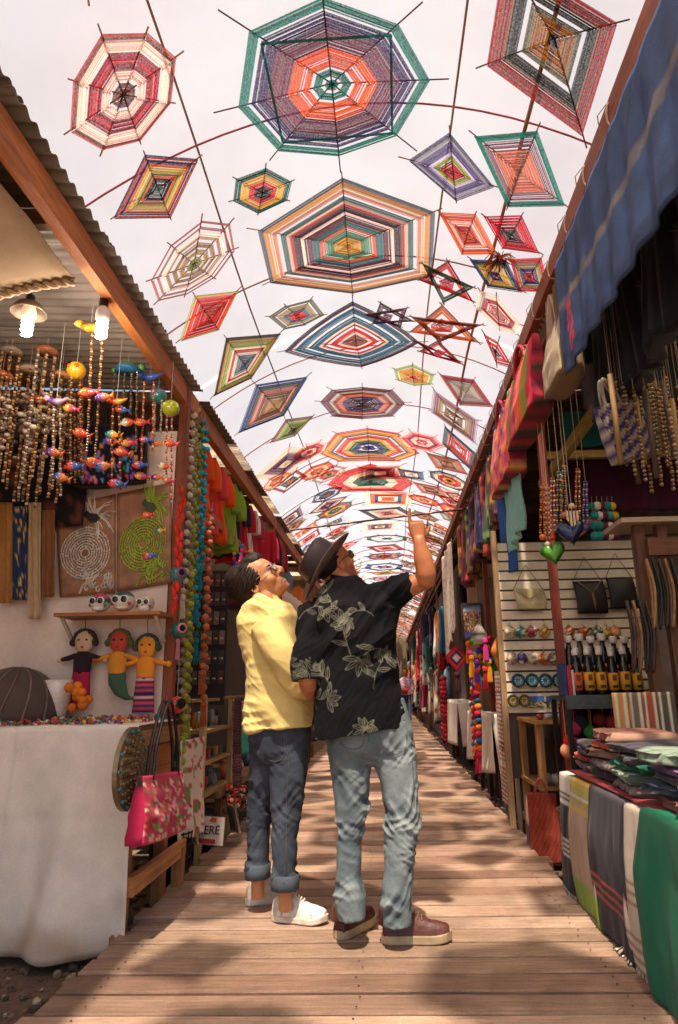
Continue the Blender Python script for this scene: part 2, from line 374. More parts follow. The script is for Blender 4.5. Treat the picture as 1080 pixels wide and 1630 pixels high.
# ================================================================ yarn pieces ("god's eye" wall hangings)
def vault_pt(px, py):
    d = ray(px, py); lo, hi = .5, 60.
    for _ in range(50):
        t = (lo + hi) / 2; q = CAMP + d * t
        if q.z > VZ(q.x): hi = t
        else: lo = t
    return CAMP + d * lo
def vault_n(x): return Vector((.52 * x, 0, 1)).normalized()
YM = M('yarn'); SM = M('wood', axis=0)
def yarn_mesh(C, verts, t0, t1, col, n_, spacing, nrm, fill=1.3, bow=0., col2=None, loose=.14):
    b = MB(); n = len(verts); Rm = np.mean([np.linalg.norm(v - C) for v in verts])
    cnt = max(2, int(round((t1 - t0) * Rm / spacing))); dt = (t1 - t0) / cnt
    for k in range(cnt):
        t = t0 + (k + .5) * dt; w_ = dt * fill / 2; c = jitc(col if (col2 is None or random.random() < .6) else col2 , .16)
        if t0 > .05 and cnt > 4 and 0 < k < cnt - 1 and random.random() < .05: continue
        for i in range(n):
            a, e = verts[i] - C, verts[(i + 1) % n] - C
            ta, tb = t + random.uniform(-loose, loose) * dt, t + random.uniform(-loose, loose) * dt
            zo = nrm * random.uniform(-.004, .004); th = nrm * .0022
            seg = 4 if bow else 1; P = []
            for s in range(seg + 1):
                u = s / seg; q = (a * ta * (1 - u) + e * tb * u); f = 1 + bow * 4 * u * (1 - u)
                P.append((C + q * f + zo, (a * (1 - u) + e * u) * w_ * f))
            vv = []; ff = []
            for q, wv in P: vv += [q - wv + th, q - wv * .4 - th, q + wv * .4 - th, q + wv + th]      # arched yarn, open above
            for s in range(seg):
                o = s * 4
                ff += [(o, o + 1, o + 5, o + 4), (o + 1, o + 2, o + 6, o + 5), (o + 2, o + 3, o + 7, o + 6)]
            b.add(vv, ff, c)
    return b
def ojo(label, cen, poly, bands, ext=.13, spacing=.009, stick=H('a07a62'), bow=0., frame=None, group='yarn god\'s eye hangings', lift=0.):
    """cen, poly: photo points measured on the plane tangent to the vault at the centre"""
    C = vault_pt(*cen); nrm = vault_n(C.x); C = C - nrm * (.02 + lift)
    vs3 = [np.array(Wp(x, y, C, nrm)) for x, y in poly]; C3 = np.array(C); nn = np.array(nrm)
    t = thing('yarn_hanging', label, 'yarn hanging', tuple(C3), group)
    t0 = 0.0
    for bd in bands:
        t1, col = bd[0], bd[1]
        if col is not None:
            obj('yarn_band', yarn_mesh(C3, vs3, t0, t1, H(col), len(vs3), spacing, nn, bow=bow, col2=H(bd[2]) if len(bd) > 2 else None), YM, t)
        t0 = t1
    for i, v in enumerate(vs3):
        b = MB(); e = random.uniform(.5, 1.3) * ext; b.tube([C3 + nn * .009, C3 + (v - C3) * (1 + e) + nn * .009], .0038, 6, stick); obj('stick', b, SM, t)
    for fr in frame or []:
        b = MB(); P = [np.array(Wp(x, y, C, nrm)) - nn * .013 for x, y in fr[0]]
        for i in range(len(P)): b.bar(P[i], P[(i + 1) % len(P)], .012, .004, H('2f8a80'), up=nn)
        obj('yarn_frame', b, YM, t)
    return t
TEAL, PUR, ORG, RED, CRM, BLK, GRN, YEL, TAN = '1f6f68', '44305e', 'd9622b', 'c4202c', 'ecd6bd', '2b2624', '28583a', 'd8a52e', 'b08f66'
ojo('large eight-sided yarn hanging, teal rim around purple and orange rings', (528, 130), [(514, -4), (635, 40), (685, 129), (632, 217), (540, 249), (443, 241), (380, 172), (397, 50)],
    [(.07, TEAL), (.11, None), (.2, TEAL), (.235, None), (.47, ORG, 'c9502a'), (.7, '6d3a52', '7c4a58'), (.86, PUR), (.895, None), (1., TEAL, '2a7a70')], ext=.28, spacing=.007, stick=H('6a3a40'),
    frame=[([(416, 66), (622, 52), (624, 209), (450, 224)], TEAL)])
ojo('eight-sided yarn hanging of white and red rings with brown rim', (195, 148), [(163, 55), (235, 53), (281, 93), (273, 165), (224, 226), (165, 240), (113, 210), (118, 130)],
    [(.22, '7a4034', '5a2a26'), (.27, None), (.44, 'f0d2c2'), (.7, 'bb2436', '8f1c2c'), (.73, None), (.9, 'f2d4c4'), (1., 'a8463c', '7a3a30')], spacing=.008)
ojo('huge square yarn hanging, red rim, black ring and golden brown centre', (884, 58), [(803, -72), (983, 38), (927, 216), (775, 104)],
    [(.1, '3a3028'), (.36, 'b57a32', '8f5a28'), (.46, '6a6250', '847a60'), (.54, None), (.72, '2d2a28', '4a443c'), (.76, '8a5a48'), (1., 'a63a35', '86403a')], ext=.16, spacing=.007, stick=H('5c4632'))
ojo('diamond yarn hanging, purple and orange rings round a black centre', (251, 298), [(232, 247), (316, 254), (272, 347), (182, 348)],
    [(.14, '8a97a0'), (.36, BLK), (.46, ORG), (.6, '4a7a4a', 'c9b04a'), (.7, 'd8c26a'), (.78, 'd9703a'), (.9, '4a2a5c'), (.96, 'c8553a'), (1., '3a2a5a')], spacing=.007)
ojo('small hexagon yarn hanging, black and red centre, yellow ring, green rim', (417, 304), [(424, 268), (465, 290), (457, 320), (412, 341), (372, 321), (376, 286)],
    [(.3, '33302a'), (.5, RED), (.78, 'd9a83e'), (1., '20584c')], spacing=.007)
ojo('diamond yarn hanging, lavender and grey with red middle and lime ring', (722, 270), [(716, 212), (787, 298), (726, 320), (651, 256)],
    [(.3, 'b81e28'), (.45, '8f9a30'), (.56, 'cfc6d6'), (.75, '66568e'), (.9, 'b9b4c4', '7a7690'), (1., '4a4460')], spacing=.008, ext=.2)
ojo('square yarn hanging with teal rim, mauve ring and salmon centre', (829, 270), [(755, 217), (855, 208), (899, 328), (808, 330)],
    [(.58, 'd98a70', 'c87a66'), (.8, '8a5a66', '9a6a70'), (.84, None), (1., '1f8070')], spacing=.007)
ojo('large six-sided yarn hanging of many thin maroon, teal and tan rings', (553, 388), [(545, 283), (693, 338), (688, 440), (562, 467), (430, 450), (411, 368)],
    [(.16, 'b8882e', 'd0a040'), (.27, '4a7a58', '6aa08a'), (.33, 'd0643c'), (.41, '2f6a70', '4f8a88'), (.5, '5c2430', '7c3440'), (.54, 'e8d0c0'), (.62, '3a2430', '4a2c38'), (.66, 'b04438'), (.7, 'd8b8a4'), (.76, '4f6a6a'), (.8, None), (.87, 'c88a78', 'e0c0a8'), (.95, 'c99858', 'b0804a'), (1., '58606a')], ext=.1, spacing=.0065)
for poly, c, bands, lab in (
    ([(698, 338), (757, 341), (791, 404), (735, 405)], (744, 371), [(.3, 'c8501e'), (.5, 'b02a2a'), (.65, 'efc8b0'), (.85, 'd9622b', 'b82830'), (1., 'e07a30')], 'orange and red diamond yarn hanging in the cluster of four'),
    ([(770, 345), (831, 343), (859, 404), (800, 396)], (815, 372), [(.35, '6a6058', '504a44'), (.45, '8a2030'), (1., 'cc2434', 'b01c2c')], 'bright red diamond yarn hanging with grey centre in the cluster of four'),
    ([(748, 413), (806, 416), (832, 465), (777, 457)], (790, 437), [(.12, 'b02030'), (.3, '2c3468'), (.7, 'c49a34', 'a8862e'), (.8, '5a6a40'), (1., '2c3a6a')], 'mustard diamond yarn hanging with blue rim in the cluster of four'),
    ([(812, 413), (862, 411), (876, 465), (826, 463)], (844, 438), [(.28, 'b02040'), (.5, '46306a'), (.78, 'b0986c', '9c8458'), (1., 'd23a34', 'b82c2c')], 'red rimmed diamond yarn hanging with purple ring in the cluster of four')):
    ojo(lab, c, poly, bands, spacing=.007, ext=.1)
C = vault_pt(795, 408); b = MB()
for i in range(60):
    a = random.uniform(0, 6.28); e = random.uniform(.04, .13); b.tube([C, (C.x + math.cos(a) * e * .6, C.y + math.sin(a) * e * .6, C.z - random.uniform(.0, .05)), (C.x + math.cos(a) * e, C.y + math.sin(a) * e, C.z - random.uniform(.02, .1))], .003, 4, jitc(H('a8501e'), .3))
tag(obj('yarn_tuft', b, YM), 'shaggy orange yarn tuft tying the cluster of four diamonds', 'yarn tuft')
ojo('sparse eight-sided yarn hanging of pinkish sticks with olive middle', (308, 418), [(322, 352), (367, 357), (374, 398), (341, 443), (296, 470), (253, 480), (241, 447), (272, 391)],
    [(.18, '8a8a46'), (.24, None), (.36, '9a7a4a'), (.42, None), (.52, '8f6a44', 'b09060'), (.6, None), (.68, '9c7a5a'), (.76, 'e8cdbc'), (.82, None), (.87, 'a8665a'), (.95, None), (1., 'a05c4c')], spacing=.011, stick=H('9a5a4a'))
ojo('curved red diamond yarn hanging with lime edge', (333, 503), [(311, 471), (380, 463), (349, 525), (287, 543)],
    [(.2, 'b82c22'), (.5, 'cf3a28', 'a82a20'), (.6, 'a82a22'), (.93, 'd8482e', 'c83828'), (1., 'a8b04a')], spacing=.008)
ojo('kite shaped yarn hanging, olive and red rings round a grey blue middle', (388, 577), [(360, 538), (447, 531), (400, 603), (341, 631)],
    [(.2, '5a6a7a'), (.36, '8a8a86', '3c4a70'), (.46, 'ded0c4'), (.56, 'c03a36'), (.64, 'e6d8c8'), (.82, '9aa040', '8a9038'), (.9, 'b07a4a'), (1., '3a3424')], spacing=.008)
ojo('small eight-sided yarn hanging, red centre, blue ring, grey brown rim', (473, 500), [(455, 487), (497, 476), (517, 502), (486, 518), (453, 525), (428, 505)],
    [(.35, 'd0322a'), (.48, '3f6a84'), (.72, 'a89068'), (.8, None), (1., '6a6250', '8f8670')], spacing=.008)
ojo('wide kite yarn hanging, curved blue rings around a red and brown middle', (566, 540), [(562, 480), (668, 545), (576, 584), (453, 560)],
    [(.2, '8a4a36', 'a05a40'), (.26, 'e8d8cc'), (.36, 'cc3428'), (.42, None), (.47, 'b8342c'), (.52, 'ecdccc'), (.66, '34647c', '2c5670'), (.71, None), (.86, '3a6a84', '2f5a74'), (.9, None), (.95, '6a3440'), (1., '34323c')], spacing=.008, bow=.09)
ojo('yellow small oval yarn hanging with green rim', (658, 598), [(627, 588), (657, 580), (692, 597), (687, 612), (660, 614), (632, 605)], [(.2, 'b8362a'), (.75, 'd0962a', 'b8842a'), (.82, 'e8dcc0'), (1., '8fa05a')], spacing=.01)
ojo('diamond yarn hanging, pale grey middle inside a brick red rim', (743, 622), [(700, 596), (755, 604), (786, 648), (733, 645)], [(.66, 'a89a90', 'b8aca0'), (.8, '8c5a54'), (1., 'a03a38')], spacing=.009)
ojo('diamond yarn hanging with navy rim and brown cross centre', (436, 643), [(408, 613), (490, 600), (452, 662), (380, 690)], [(.3, 'b08a5e'), (.55, '7a5440', '8c6448'), (.72, 'b0604a'), (.82, '5a5a48'), (1., '2e3e6e')], spacing=.009, ext=.16)
ojo('narrow green diamond yarn hanging with mauve edge', (466, 683), [(455, 668), (500, 662), (470, 694), (430, 705)], [(.25, '4a3a40'), (.6, '7a8a42'), (.8, 'a8b070'), (1., '8a5a60')], spacing=.01)
ojo('eight-sided yarn hanging, dark plum middle ringed in orange, maroon and grey', (577, 641), [(577, 616), (625, 621), (645, 642), (625, 663), (577, 667), (530, 663), (510, 640), (528, 621)],
    [(.42, '3a2832', '4a2c40'), (.5, '4a3068'), (.62, 'c8703c'), (.72, '8a3438'), (.8, 'b8a890'), (1., '7a4048', '5c3a40')], spacing=.009)
ojo('long square yarn hanging of faded plum and tan with open centre', (722, 662), [(690, 620), (762, 670), (757, 706), (686, 655)], [(.18, None), (.4, '8a6a4a'), (.5, None), (.75, '9a7a56', 'b09070'), (1., '7c4a58', 'b090a0')], spacing=.01)
ojo('red and slate blue diamond yarn hanging beside the timber beam', (731, 712), [(708, 678), (758, 722), (752, 750), (704, 706)], [(.22, None), (.5, 'c8382c'), (.58, None), (.75, 'cc4a30'), (1., '3f5566', '4a6470')], spacing=.01)
ojo('eight-sided yarn hanging in red, orange and green round a purple eye', (587, 711), [(585, 682), (635, 690), (668, 722), (635, 734), (587, 733), (540, 735), (509, 722), (535, 690)],
    [(.14, '4a2a6a'), (.2, None), (.32, '3c2f6c'), (.42, '2c6a48'), (.56, 'd8a03a'), (.68, 'cc3a28'), (.73, None), (.78, '4a5a78'), (.86, 'd89040'), (.93, 'e0b050'), (1., 'c8321f')], spacing=.011)
ojo('eight-sided yarn hanging, dark green middle, white ring, bright red rim', (590, 764), [(590, 738), (640, 753), (658, 770), (640, 782), (590, 782), (545, 783), (521, 772), (540, 753)],
    [(.42, '1c5a48', '245f50'), (.64, 'e8d4bc'), (1., 'd8342a', 'c42a24')], spacing=.012)
ojo('white edged six-sided yarn hanging with tangled red middle', (794, 497), [(763, 463), (790, 471), (831, 519), (823, 533), (795, 525), (757, 489)], [(.3, 'c88a84'), (.72, 'a8303c', 'e8c8bc'), (1., 'eadccc')], spacing=.009)
ojo('red and black open star yarn hanging near the timber beam', (790, 558), [(770, 532), (793, 545), (818, 586), (790, 578)], [(.3, '3a3a3a'), (.45, None), (.7, 'd0301f'), (.8, None), (1., 'c42a20')], spacing=.011, ext=.4, stick=H('302824'))
def star(label, c, A, B, mid, colA, colB, colM):
    C = vault_pt(*c); nrm = vault_n(C.x); C = C - nrm * .03; C3 = np.array(C); nn = np.array(nrm)
    t = thing('yarn_star', label, 'yarn star', tuple(C3), "yarn star hangings")
    for tri, col, off in ((A, colA, .0), (B, colB, .012)):
        P = [np.array(Wp(x, y, C, nrm)) - nn * off for x, y in tri]; cc = sum(P) / 3
        obj('yarn_band', yarn_mesh(cc, P, .66, 1., H(col), 3, .009, nn), YM, t)
        for i in range(3):
            b = MB(); d = P[(i + 1) % 3] - P[i]; b.tube([P[i] - d * .07 + nn * .006, P[(i + 1) % 3] + d * .07 + nn * .006], .004, 5, H('a07a62')); obj('stick', b, SM, t)
    P = [np.array(Wp(x, y, C, nrm)) - nn * .02 for x, y in mid]
    obj('yarn_middle', yarn_mesh(sum(P) / len(P), P, 0, 1., H(colM), len(P), .01, nn), YM, t)
star('six-pointed yarn star in red and green with crimson middle', (712, 449), [(713, 417), (752, 480), (668, 446)], [(706, 480), (674, 419), (754, 456)], [(712, 438), (724, 446), (721, 460), (706, 457), (700, 443)], 'c8382a', '3a5a44', 'a82030')
star('small dark plum yarn star', (613, 503), [(606, 483), (658, 512), (594, 516)], [(638, 519), (582, 499), (648, 489)], [(612, 496), (626, 498), (622, 508), (606, 508)], '4a2c40', '5a3448', '6a3a50')
star('six-pointed orange yarn star with dark red middle', (703, 517), [(704, 487), (762, 546), (653, 529)], [(701, 543), (656, 503), (766, 516)], [(704, 504), (724, 513), (720, 526), (690, 525), (686, 514)], 'd06a28', '8c3a24', 'a8301f')
star('small flat red yarn star next to the orange star', (700, 561), [(697, 543), (735, 580), (668, 560)], [(695, 566), (662, 541), (733, 574)], [(698, 553), (710, 560), (700, 566), (690, 559)], 'c03038', '8a2c34', 'b82838')

# the pieces further down the lane
DES = []
PALS = [['c4202c', 'ecd6bd', '2b2624', 'd8a52e'], ['1f6f68', 'd9622b', '44305e'], ['8a2c38', 'c88a78', 'e8d0c0', '3a2430'], ['2e3e6e', 'd9622b', 'ecd6bd'], ['28583a', 'd8a52e', 'a03a38'], ['9c6a86', 'ecd6bd', '5a2a40'], ['d86a30', 'c42a24', 'efc8a0'], ['3f6a84', 'ecdccc', '7a3438'], ['6a6250', 'b08f66', 'c4503a'], ['d8485a', 'f0c8b8', '8a2030']]
def rand_bands(pal):
    t = 0; out = []; k = random.randint(0, 3)
    while t < .97:
        d = random.uniform(.12, .28); t = min(1., t + d)
        if t > .9: t = 1.
        out.append((t, pal[k % len(pal)] if random.random() > .1 or t > .9 else None)); k += 1
    return out
def lane_ojo(x, y, rad, n, rot, asp, pal, parts=True, label=None, star_=False):
    z = VZ(x) - .03; nrm = vault_n(x); C3 = np.array((x, y, z)); nn = np.array(nrm); ux = np.array(nrm.cross(Vector((0, 1, 0))).normalized()) * -1; uy = np.array((0, 1., 0))
    vs3 = [C3 + (ux * math.cos(rot + 2 * math.pi * i / n) + uy * math.sin(rot + 2 * math.pi * i / n) * asp) * rad * (1 + random.uniform(-.06, .06)) for i in range(n)]
    sp = .012 if y < 10 else .02 if y < 16 else .035
    bands = rand_bands(pal)
    if parts:
        t = thing('yarn_hanging', label, 'yarn hanging', tuple(C3), 'yarn god\'s eye hangings down the lane'); t0 = 0
        for t1, c in bands:
            if c: obj('yarn_band', yarn_mesh(C3, vs3, t0, t1, H(c), n, sp, nn), YM, t)
            t0 = t1
        for v in vs3:
            b = MB(); b.tube([C3 + nn * .008, C3 + (v - C3) * random.uniform(1.08, 1.25) + nn * .008], .0042, 5, H('a07a62')); obj('stick', b, SM, t)
    else:
        b = MB(); t0 = 0
        for t1, c in bands:
            if c: q = yarn_mesh(C3, vs3, t0, t1, H(c), n, sp, nn); b.add(q.v, q.f, [tuple(k) for k in q.c])
            t0 = t1
        for v in vs3: b.tube([C3 + nn * .01, C3 + (v - C3) * 1.15 + nn * .01], .008, 4, H('5a3a2e'))
        tag(obj('yarn_hanging', b, YM, loc=tuple(C3)), 'small colourful yarn hanging far down the canopied lane', 'yarn hanging', 'far yarn hangings down the lane')
CN = {0: 'red, cream and black', 1: 'teal, orange and purple', 2: 'maroon and dusty pink', 3: 'navy and orange', 4: 'green and mustard', 5: 'mauve and cream', 6: 'orange and red', 7: 'steel blue and cream', 8: 'olive brown and rust', 9: 'rose pink'}
SN = {4: 'diamond', 6: 'six-sided', 8: 'eight-sided'}
spots = [  # nearer side pieces of the lane, measured from the photo: pixel, radius, sides, rotation, palette
    ((455, 735), .42, 4, .3, 5), ((492, 716), .24, 8, 0, 9), ((505, 747), .25, 6, .3, 6), ((462, 764), .28, 4, .5, 4), ((524, 752), .26, 6, 0, 8), ((672, 700), .3, 6, 0, 9), ((655, 752), .24, 4, .7, 7), ((712, 735), .3, 4, .4, 8), ((715, 762), .3, 8, .2, 0), ((441, 762), .2, 6, .2, 6)]
seen = {}
def lab_for(n, pi, y, x):
    side = 'by the corrugated eave' if x < -.35 else 'by the timber beam' if x > .35 else 'on the ridge'
    key = (n, pi, side); seen[key] = seen.get(key, 0) + 1
    ordn = ['first', 'second', 'third', 'fourth', 'fifth', 'sixth', 'seventh', 'eighth'][min(7, seen[key] - 1)]
    extra = '' if seen[key] == 1 else f', {ordn} such'
    return f'{SN[n]} {CN[pi]} yarn hanging {side}{extra}'
for (px, py), r, n, rot, pi in spots:
    q = vault_pt(px, py); lane_ojo(q.x, q.y, r, n, rot, 1, PALS[pi], True, lab_for(n, pi, q.y, q.x))
for x, y, r, n, pi in ((-.75, .75, .42, 8, 3), (.35, 1.25, .5, 6, 0), (-.15, .2, .45, 8, 6), (-1.0, 1.6, .28, 4, 2), (.85, .55, .3, 4, 7), (-.35, -.5, .4, 6, 5)):   # overhead, casting the foreground shadows
    lane_ojo(x, y, r, n, .3, 1, PALS[pi], True, f'{SN[n]} {CN[pi]} yarn hanging overhead before the large teal rimmed one')
y = 8.9; k = 0
while y < 37.5:
    for x in (-1.32, -.78, 0, .62, 1.0):
        if x == 0 and k % 2: continue
        if random.random() < .06: continue
        n = random.choice((4, 4, 6, 8)); pi = random.randrange(10); r = random.uniform(.4, .56) if x == 0 else random.uniform(.2, .33)
        yy = y + random.uniform(-.2, .2) + (.35 if abs(x) < .9 and x else 0)
        lane_ojo(x + random.uniform(-.08, .08), yy, r, n, random.choice((0, .4, .8)), random.uniform(.8, 1.1), PALS[pi], yy < 14, lab_for(n, pi, yy, x) if yy < 14 else None)
    y += .50; k += 1
# ================================================================ people
def ell(c, ax, ay, n=28, p=2.0):
    c, ax, ay = V3(c), V3(ax), V3(ay); out = []
    for k in range(n):
        t = 2 * math.pi * k / n; a, b = math.cos(t), math.sin(t)
        out.append(c + ax * math.copysign(abs(a) ** (2 / p), a) + ay * math.copysign(abs(b) ** (2 / p), b))
    return out
def rpx(xl, xr, y, d, Y, dy=0., tilt=0., p=2.2, yaw=0.):
    """horizontal ring whose silhouette spans photo columns xl..xr on row y"""
    a, b = W(xl, y, Y=Y), W(xr, y, Y=Y); c = (a + b) / 2; h = (b - a).length / 2
    r = ell((0, 0, 0), (h, 0, 0), (0, d, 0), p=p)
    cy, sy = math.cos(yaw), math.sin(yaw)
    return [np.array((c.x + q[0], c.y + dy + q[1] + q[0] * sy * .0, c.z + tilt * q[0])) for q in r]
def limb(mb, pts, rad, n=20, sub=5, flat=1., up=None):
    P = crom(pts, sub); t = np.linspace(0, len(pts) - 1, len(P)); r = np.interp(t, range(len(pts)), rad)
    return mb.tube(P, list(r), n, flat=flat, up=up)
def remesh(mb, voxel, smooth=6):
    me = mb.mesh('tmp'); o = D.objects.new('tmp', me); sc = D.scenes.new('tmp'); sc.collection.objects.link(o)
    bm_ = bmesh.new(); bm_.from_mesh(me); bmesh.ops.recalc_face_normals(bm_, faces=bm_.faces); bm_.to_mesh(me); bm_.free()
    r = o.modifiers.new('r', 'REMESH'); r.mode = 'VOXEL'; r.voxel_size = voxel; r.adaptivity = 0
    s = o.modifiers.new('s', 'SMOOTH'); s.factor = .5; s.iterations = smooth
    vl = sc.view_layers[0]; vl.update(); dg = vl.depsgraph; me2 = D.meshes.new_from_object(o.evaluated_get(dg))
    n = len(me2.vertices); v = np.zeros(n * 3); me2.vertices.foreach_get('co', v); v = v.reshape(-1, 3)
    nn = np.zeros(n * 3); me2.vertex_normals.foreach_get('vector', nn); nn = nn.reshape(-1, 3)
    f = [tuple(p.vertices) for p in me2.polygons]
    D.objects.remove(o); D.scenes.remove(sc); D.meshes.remove(me); D.meshes.remove(me2)
    return v, nn, f
def from_arrays(v, f, cols):
    b = MB(); b.v = v.tolist(); b.f = f; b.c = np.asarray(cols).tolist(); return b
def nzv(P, sc, off=0.):
    sc = np.array(sc); Q = P * sc + off
    return pnoise(Q)
def ridged(P, sc, off=0.): return 1 - 2 * np.abs(nzv(P, sc, off))
def basis(F, U):
    F = Vector(F).normalized(); U = Vector(U); U = (U - F * U.dot(F)).normalized(); Sd = F.cross(U)   # side = person's right
    return np.array(Sd), np.array(F), np.array(U)
HEAD = [(0, .080, -.01, .024), (.008, .100, -.03, .036), (.025, .107, -.045, .047), (.04, .104, -.055, .053), (.052, .108, -.062, .056), (.066, .102, -.07, .060), (.078, .103, -.078, .064), (.098, .100, -.09, .069),
        (.116, .094, -.098, .071), (.135, .104, -.102, .073), (.16, .103, -.105, .075), (.185, .092, -.101, .073), (.21, .066, -.084, .061), (.227, .034, -.055, .040), (.236, .002, -.02, .012)]
def head_parts(mb, O, F, U, k=1.0):
    """O: point midway between the ears; head axes F, U"""
    Sd, F, U = basis(F, U); rs = []
    for z, fr, bk, w_ in HEAD:
        c = V3(O) + (U * (z - .105)) * k; r = []
        for i in range(28):
            t = 2 * math.pi * i / 28; a, b = math.cos(t), math.sin(t)
            yy = (fr if b > 0 else -bk) * math.copysign(abs(b) ** .9, b); r.append(c + (Sd * w_ * math.copysign(abs(a) ** .85, a) + F * yy) * k)
        rs.append(r)
    mb.rings(rs)
    P = lambda s, f, u: V3(O) + (Sd * s + F * f + U * u) * k
    mb.tube([P(0, .098, .028), P(0, .113, .008), P(0, .124, -.012), P(0, .119, -.023), P(0, .10, -.027)], [.008 * k, .0105 * k, .014 * k, .015 * k, .009 * k], 10)
    for s in (-1, 1):
        mb.ball(P(.012 * s, .110, -.021), .0105 * k, 8, 6)
        mb.ball(P(.030 * s, .080, .030), .022 * k, 12, 8)      # brow
        mb.ball(P(.036 * s, .058, -.022), .034 * k, 14, 10)     # cheek
        ax = (F, U, Sd * s)
        mb.lathe(P(.069 * s, -.012, -.008), [(.020 * k, -.006), (.026 * k, .004), (.029 * k, .012), (.024 * k, .013), (.014 * k, .006)], 14, axis=ax, e=(.66, 1.12))
    mb.ball(P(0, .101, -.06), .012 * k, 8, 6, sc=(1.6, 1, .55), axis=(Sd, F, U)); mb.ball(P(0, .098, -.073), .012 * k, 8, 6, sc=(1.4, 1, .6), axis=(Sd, F, U))
    mb.ball(P(0, .094, -.09), .017 * k, 8, 6, sc=(1.3, 1, .9), axis=(Sd, F, U))
    return P
def hand_point(mb, wr, dirv, out, k=1.):
    """back of a right hand towards the viewer: index up, other fingers curled, thumb to the side"""
    dv = V3(dirv); dv /= np.linalg.norm(dv); ov = V3(out); ov = ov - dv * (ov @ dv); ov /= np.linalg.norm(ov); nv = np.cross(dv, ov)  # nv: towards palm
    P = lambda a, b, c: V3(wr) + (ov * a + dv * b + nv * c) * k
    mb.rings([ell(P(0, b, 0), ov * w_ * k, nv * d * k, 16, 2.5) for b, w_, d in ((-.02, .027, .021), (.0, .029, .021), (.03, .037, .020), (.06, .043, .019), (.082, .043, .016), (.092, .036, .012))])
    mb.tube([P(-.030, .075, .0), P(-.031, .105, .004), P(-.028, .13, .006), P(-.024, .155, .006), P(-.022, .172, .006)], [.0115 * k, .0105 * k, .0095 * k, .0088 * k, .006 * k], 10)
    for i, (a, L) in enumerate(((-.008, .036), (.012, .034), (.031, .028))):
        mb.tube([P(a, .075, .002), P(a, .088 + L * .25, .012), P(a, .09 + L * .2, .03 + L * .2), P(a, .066, .044 + L * .1), P(a, .048, .034)], [.0112 * k, .0108 * k, .0102 * k, .0098 * k, .008 * k], 10)
    mb.tube([P(.022, .015, .006), P(.047, .035, .014), P(.058, .05, .016), P(.066, .066, .014), P(.069, .075, .012)], [.016 * k, .0145 * k, .0118 * k, .0105 * k, .007 * k], 10)
SKIN = H('bd7448'); SKIN2 = H('c88558')

# ---------------------------------------------------------------- leaf print
def leaf_lines(rng):
    segs = []
    def poly(pts): segs.extend([(pts[i], pts[i + 1]) for i in range(len(pts) - 1)])
    def leaf(x, y, a, L, wd):
        n = 9; ca, sa = math.cos(a), math.sin(a)
        for s in (-1, 1, 0):
            pts = []
            for i in range(n):
                t = i / (n - 1); w_ = s * wd * math.sin(math.pi * t) ** .8 + .12 * L * t * t * .6; pts.append((x + ca * L * t - sa * w_, y + sa * L * t + ca * w_))
            poly(pts)
    def plant(x, y, a, sc):
        pts = []; px, py, aa = x, y, a; cv = rng.uniform(-.25, .25)
        for i in range(9):
            pts.append((px, py)); px += math.cos(aa) * .022 * sc; py += math.sin(aa) * .022 * sc; aa += cv
            if i in (2, 4, 6): leaf(px, py, aa + rng.choice((-1, 1)) * rng.uniform(.6, 1.1), .075 * sc * rng.uniform(.7, 1.2), .012 * sc)
        poly(pts)
        for k in range(rng.choice((3, 4, 5))): leaf(px, py, aa - 1.4 + 2.8 * k / 4 + rng.uniform(-.15, .15), .085 * sc * rng.uniform(.7, 1.15), .014 * sc)
    for i in range(6):
        for j in range(5):
            plant(-.47 + .185 * i + (.09 if j % 2 else 0) + rng.uniform(-.02, .02), .74 + .16 * j + rng.uniform(-.02, .02), rng.uniform(0, 6.28), rng.uniform(.7, .9))
    return np.array(segs)
def seg_dist(P, segs):
    from mathutils import kdtree
    pts = []
    for a, b in segs:
        n = max(2, int(math.hypot(b[0] - a[0], b[1] - a[1]) / .0012)); pts.extend([(a[0] + (b[0] - a[0]) * k / n, a[1] + (b[1] - a[1]) * k / n, 0) for k in range(n)])
    kd = kdtree.KDTree(len(pts))
    for i, q in enumerate(pts): kd.insert(q, i)
    kd.balance(); return np.array([kd.find((q[0], q[1], 0))[2] for q in P])

def trousers(parent, name, rings_l, rings_r, pelvis, col_hi, col_lo, amp, vox=.0065, seed=0., knees=.5, cuff=None):
    b = MB(); b.rings(rings_l); b.rings(rings_r); b.rings(pelvis)
    v, nn, f = remesh(b, vox, 5)
    z = v[:, 2]
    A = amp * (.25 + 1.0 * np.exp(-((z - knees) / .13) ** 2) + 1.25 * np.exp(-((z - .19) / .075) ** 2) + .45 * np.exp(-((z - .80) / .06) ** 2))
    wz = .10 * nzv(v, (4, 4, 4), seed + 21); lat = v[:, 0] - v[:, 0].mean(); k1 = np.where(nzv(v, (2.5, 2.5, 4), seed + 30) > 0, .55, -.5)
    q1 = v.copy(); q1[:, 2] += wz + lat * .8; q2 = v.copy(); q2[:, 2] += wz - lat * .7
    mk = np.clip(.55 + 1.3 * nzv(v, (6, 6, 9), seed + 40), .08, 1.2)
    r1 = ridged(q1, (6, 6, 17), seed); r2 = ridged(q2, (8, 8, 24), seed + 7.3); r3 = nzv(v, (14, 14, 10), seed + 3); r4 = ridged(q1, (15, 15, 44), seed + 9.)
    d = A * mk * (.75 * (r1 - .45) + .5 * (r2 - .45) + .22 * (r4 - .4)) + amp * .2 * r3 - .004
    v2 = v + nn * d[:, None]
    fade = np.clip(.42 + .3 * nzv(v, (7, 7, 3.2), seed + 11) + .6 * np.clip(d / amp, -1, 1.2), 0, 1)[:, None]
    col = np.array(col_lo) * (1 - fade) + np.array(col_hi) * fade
    return v2, nn, f, col
def finish(parent, name, v, f, col, mat):
    return obj(name, from_arrays(v, f, col), mat, parent, smooth=True)
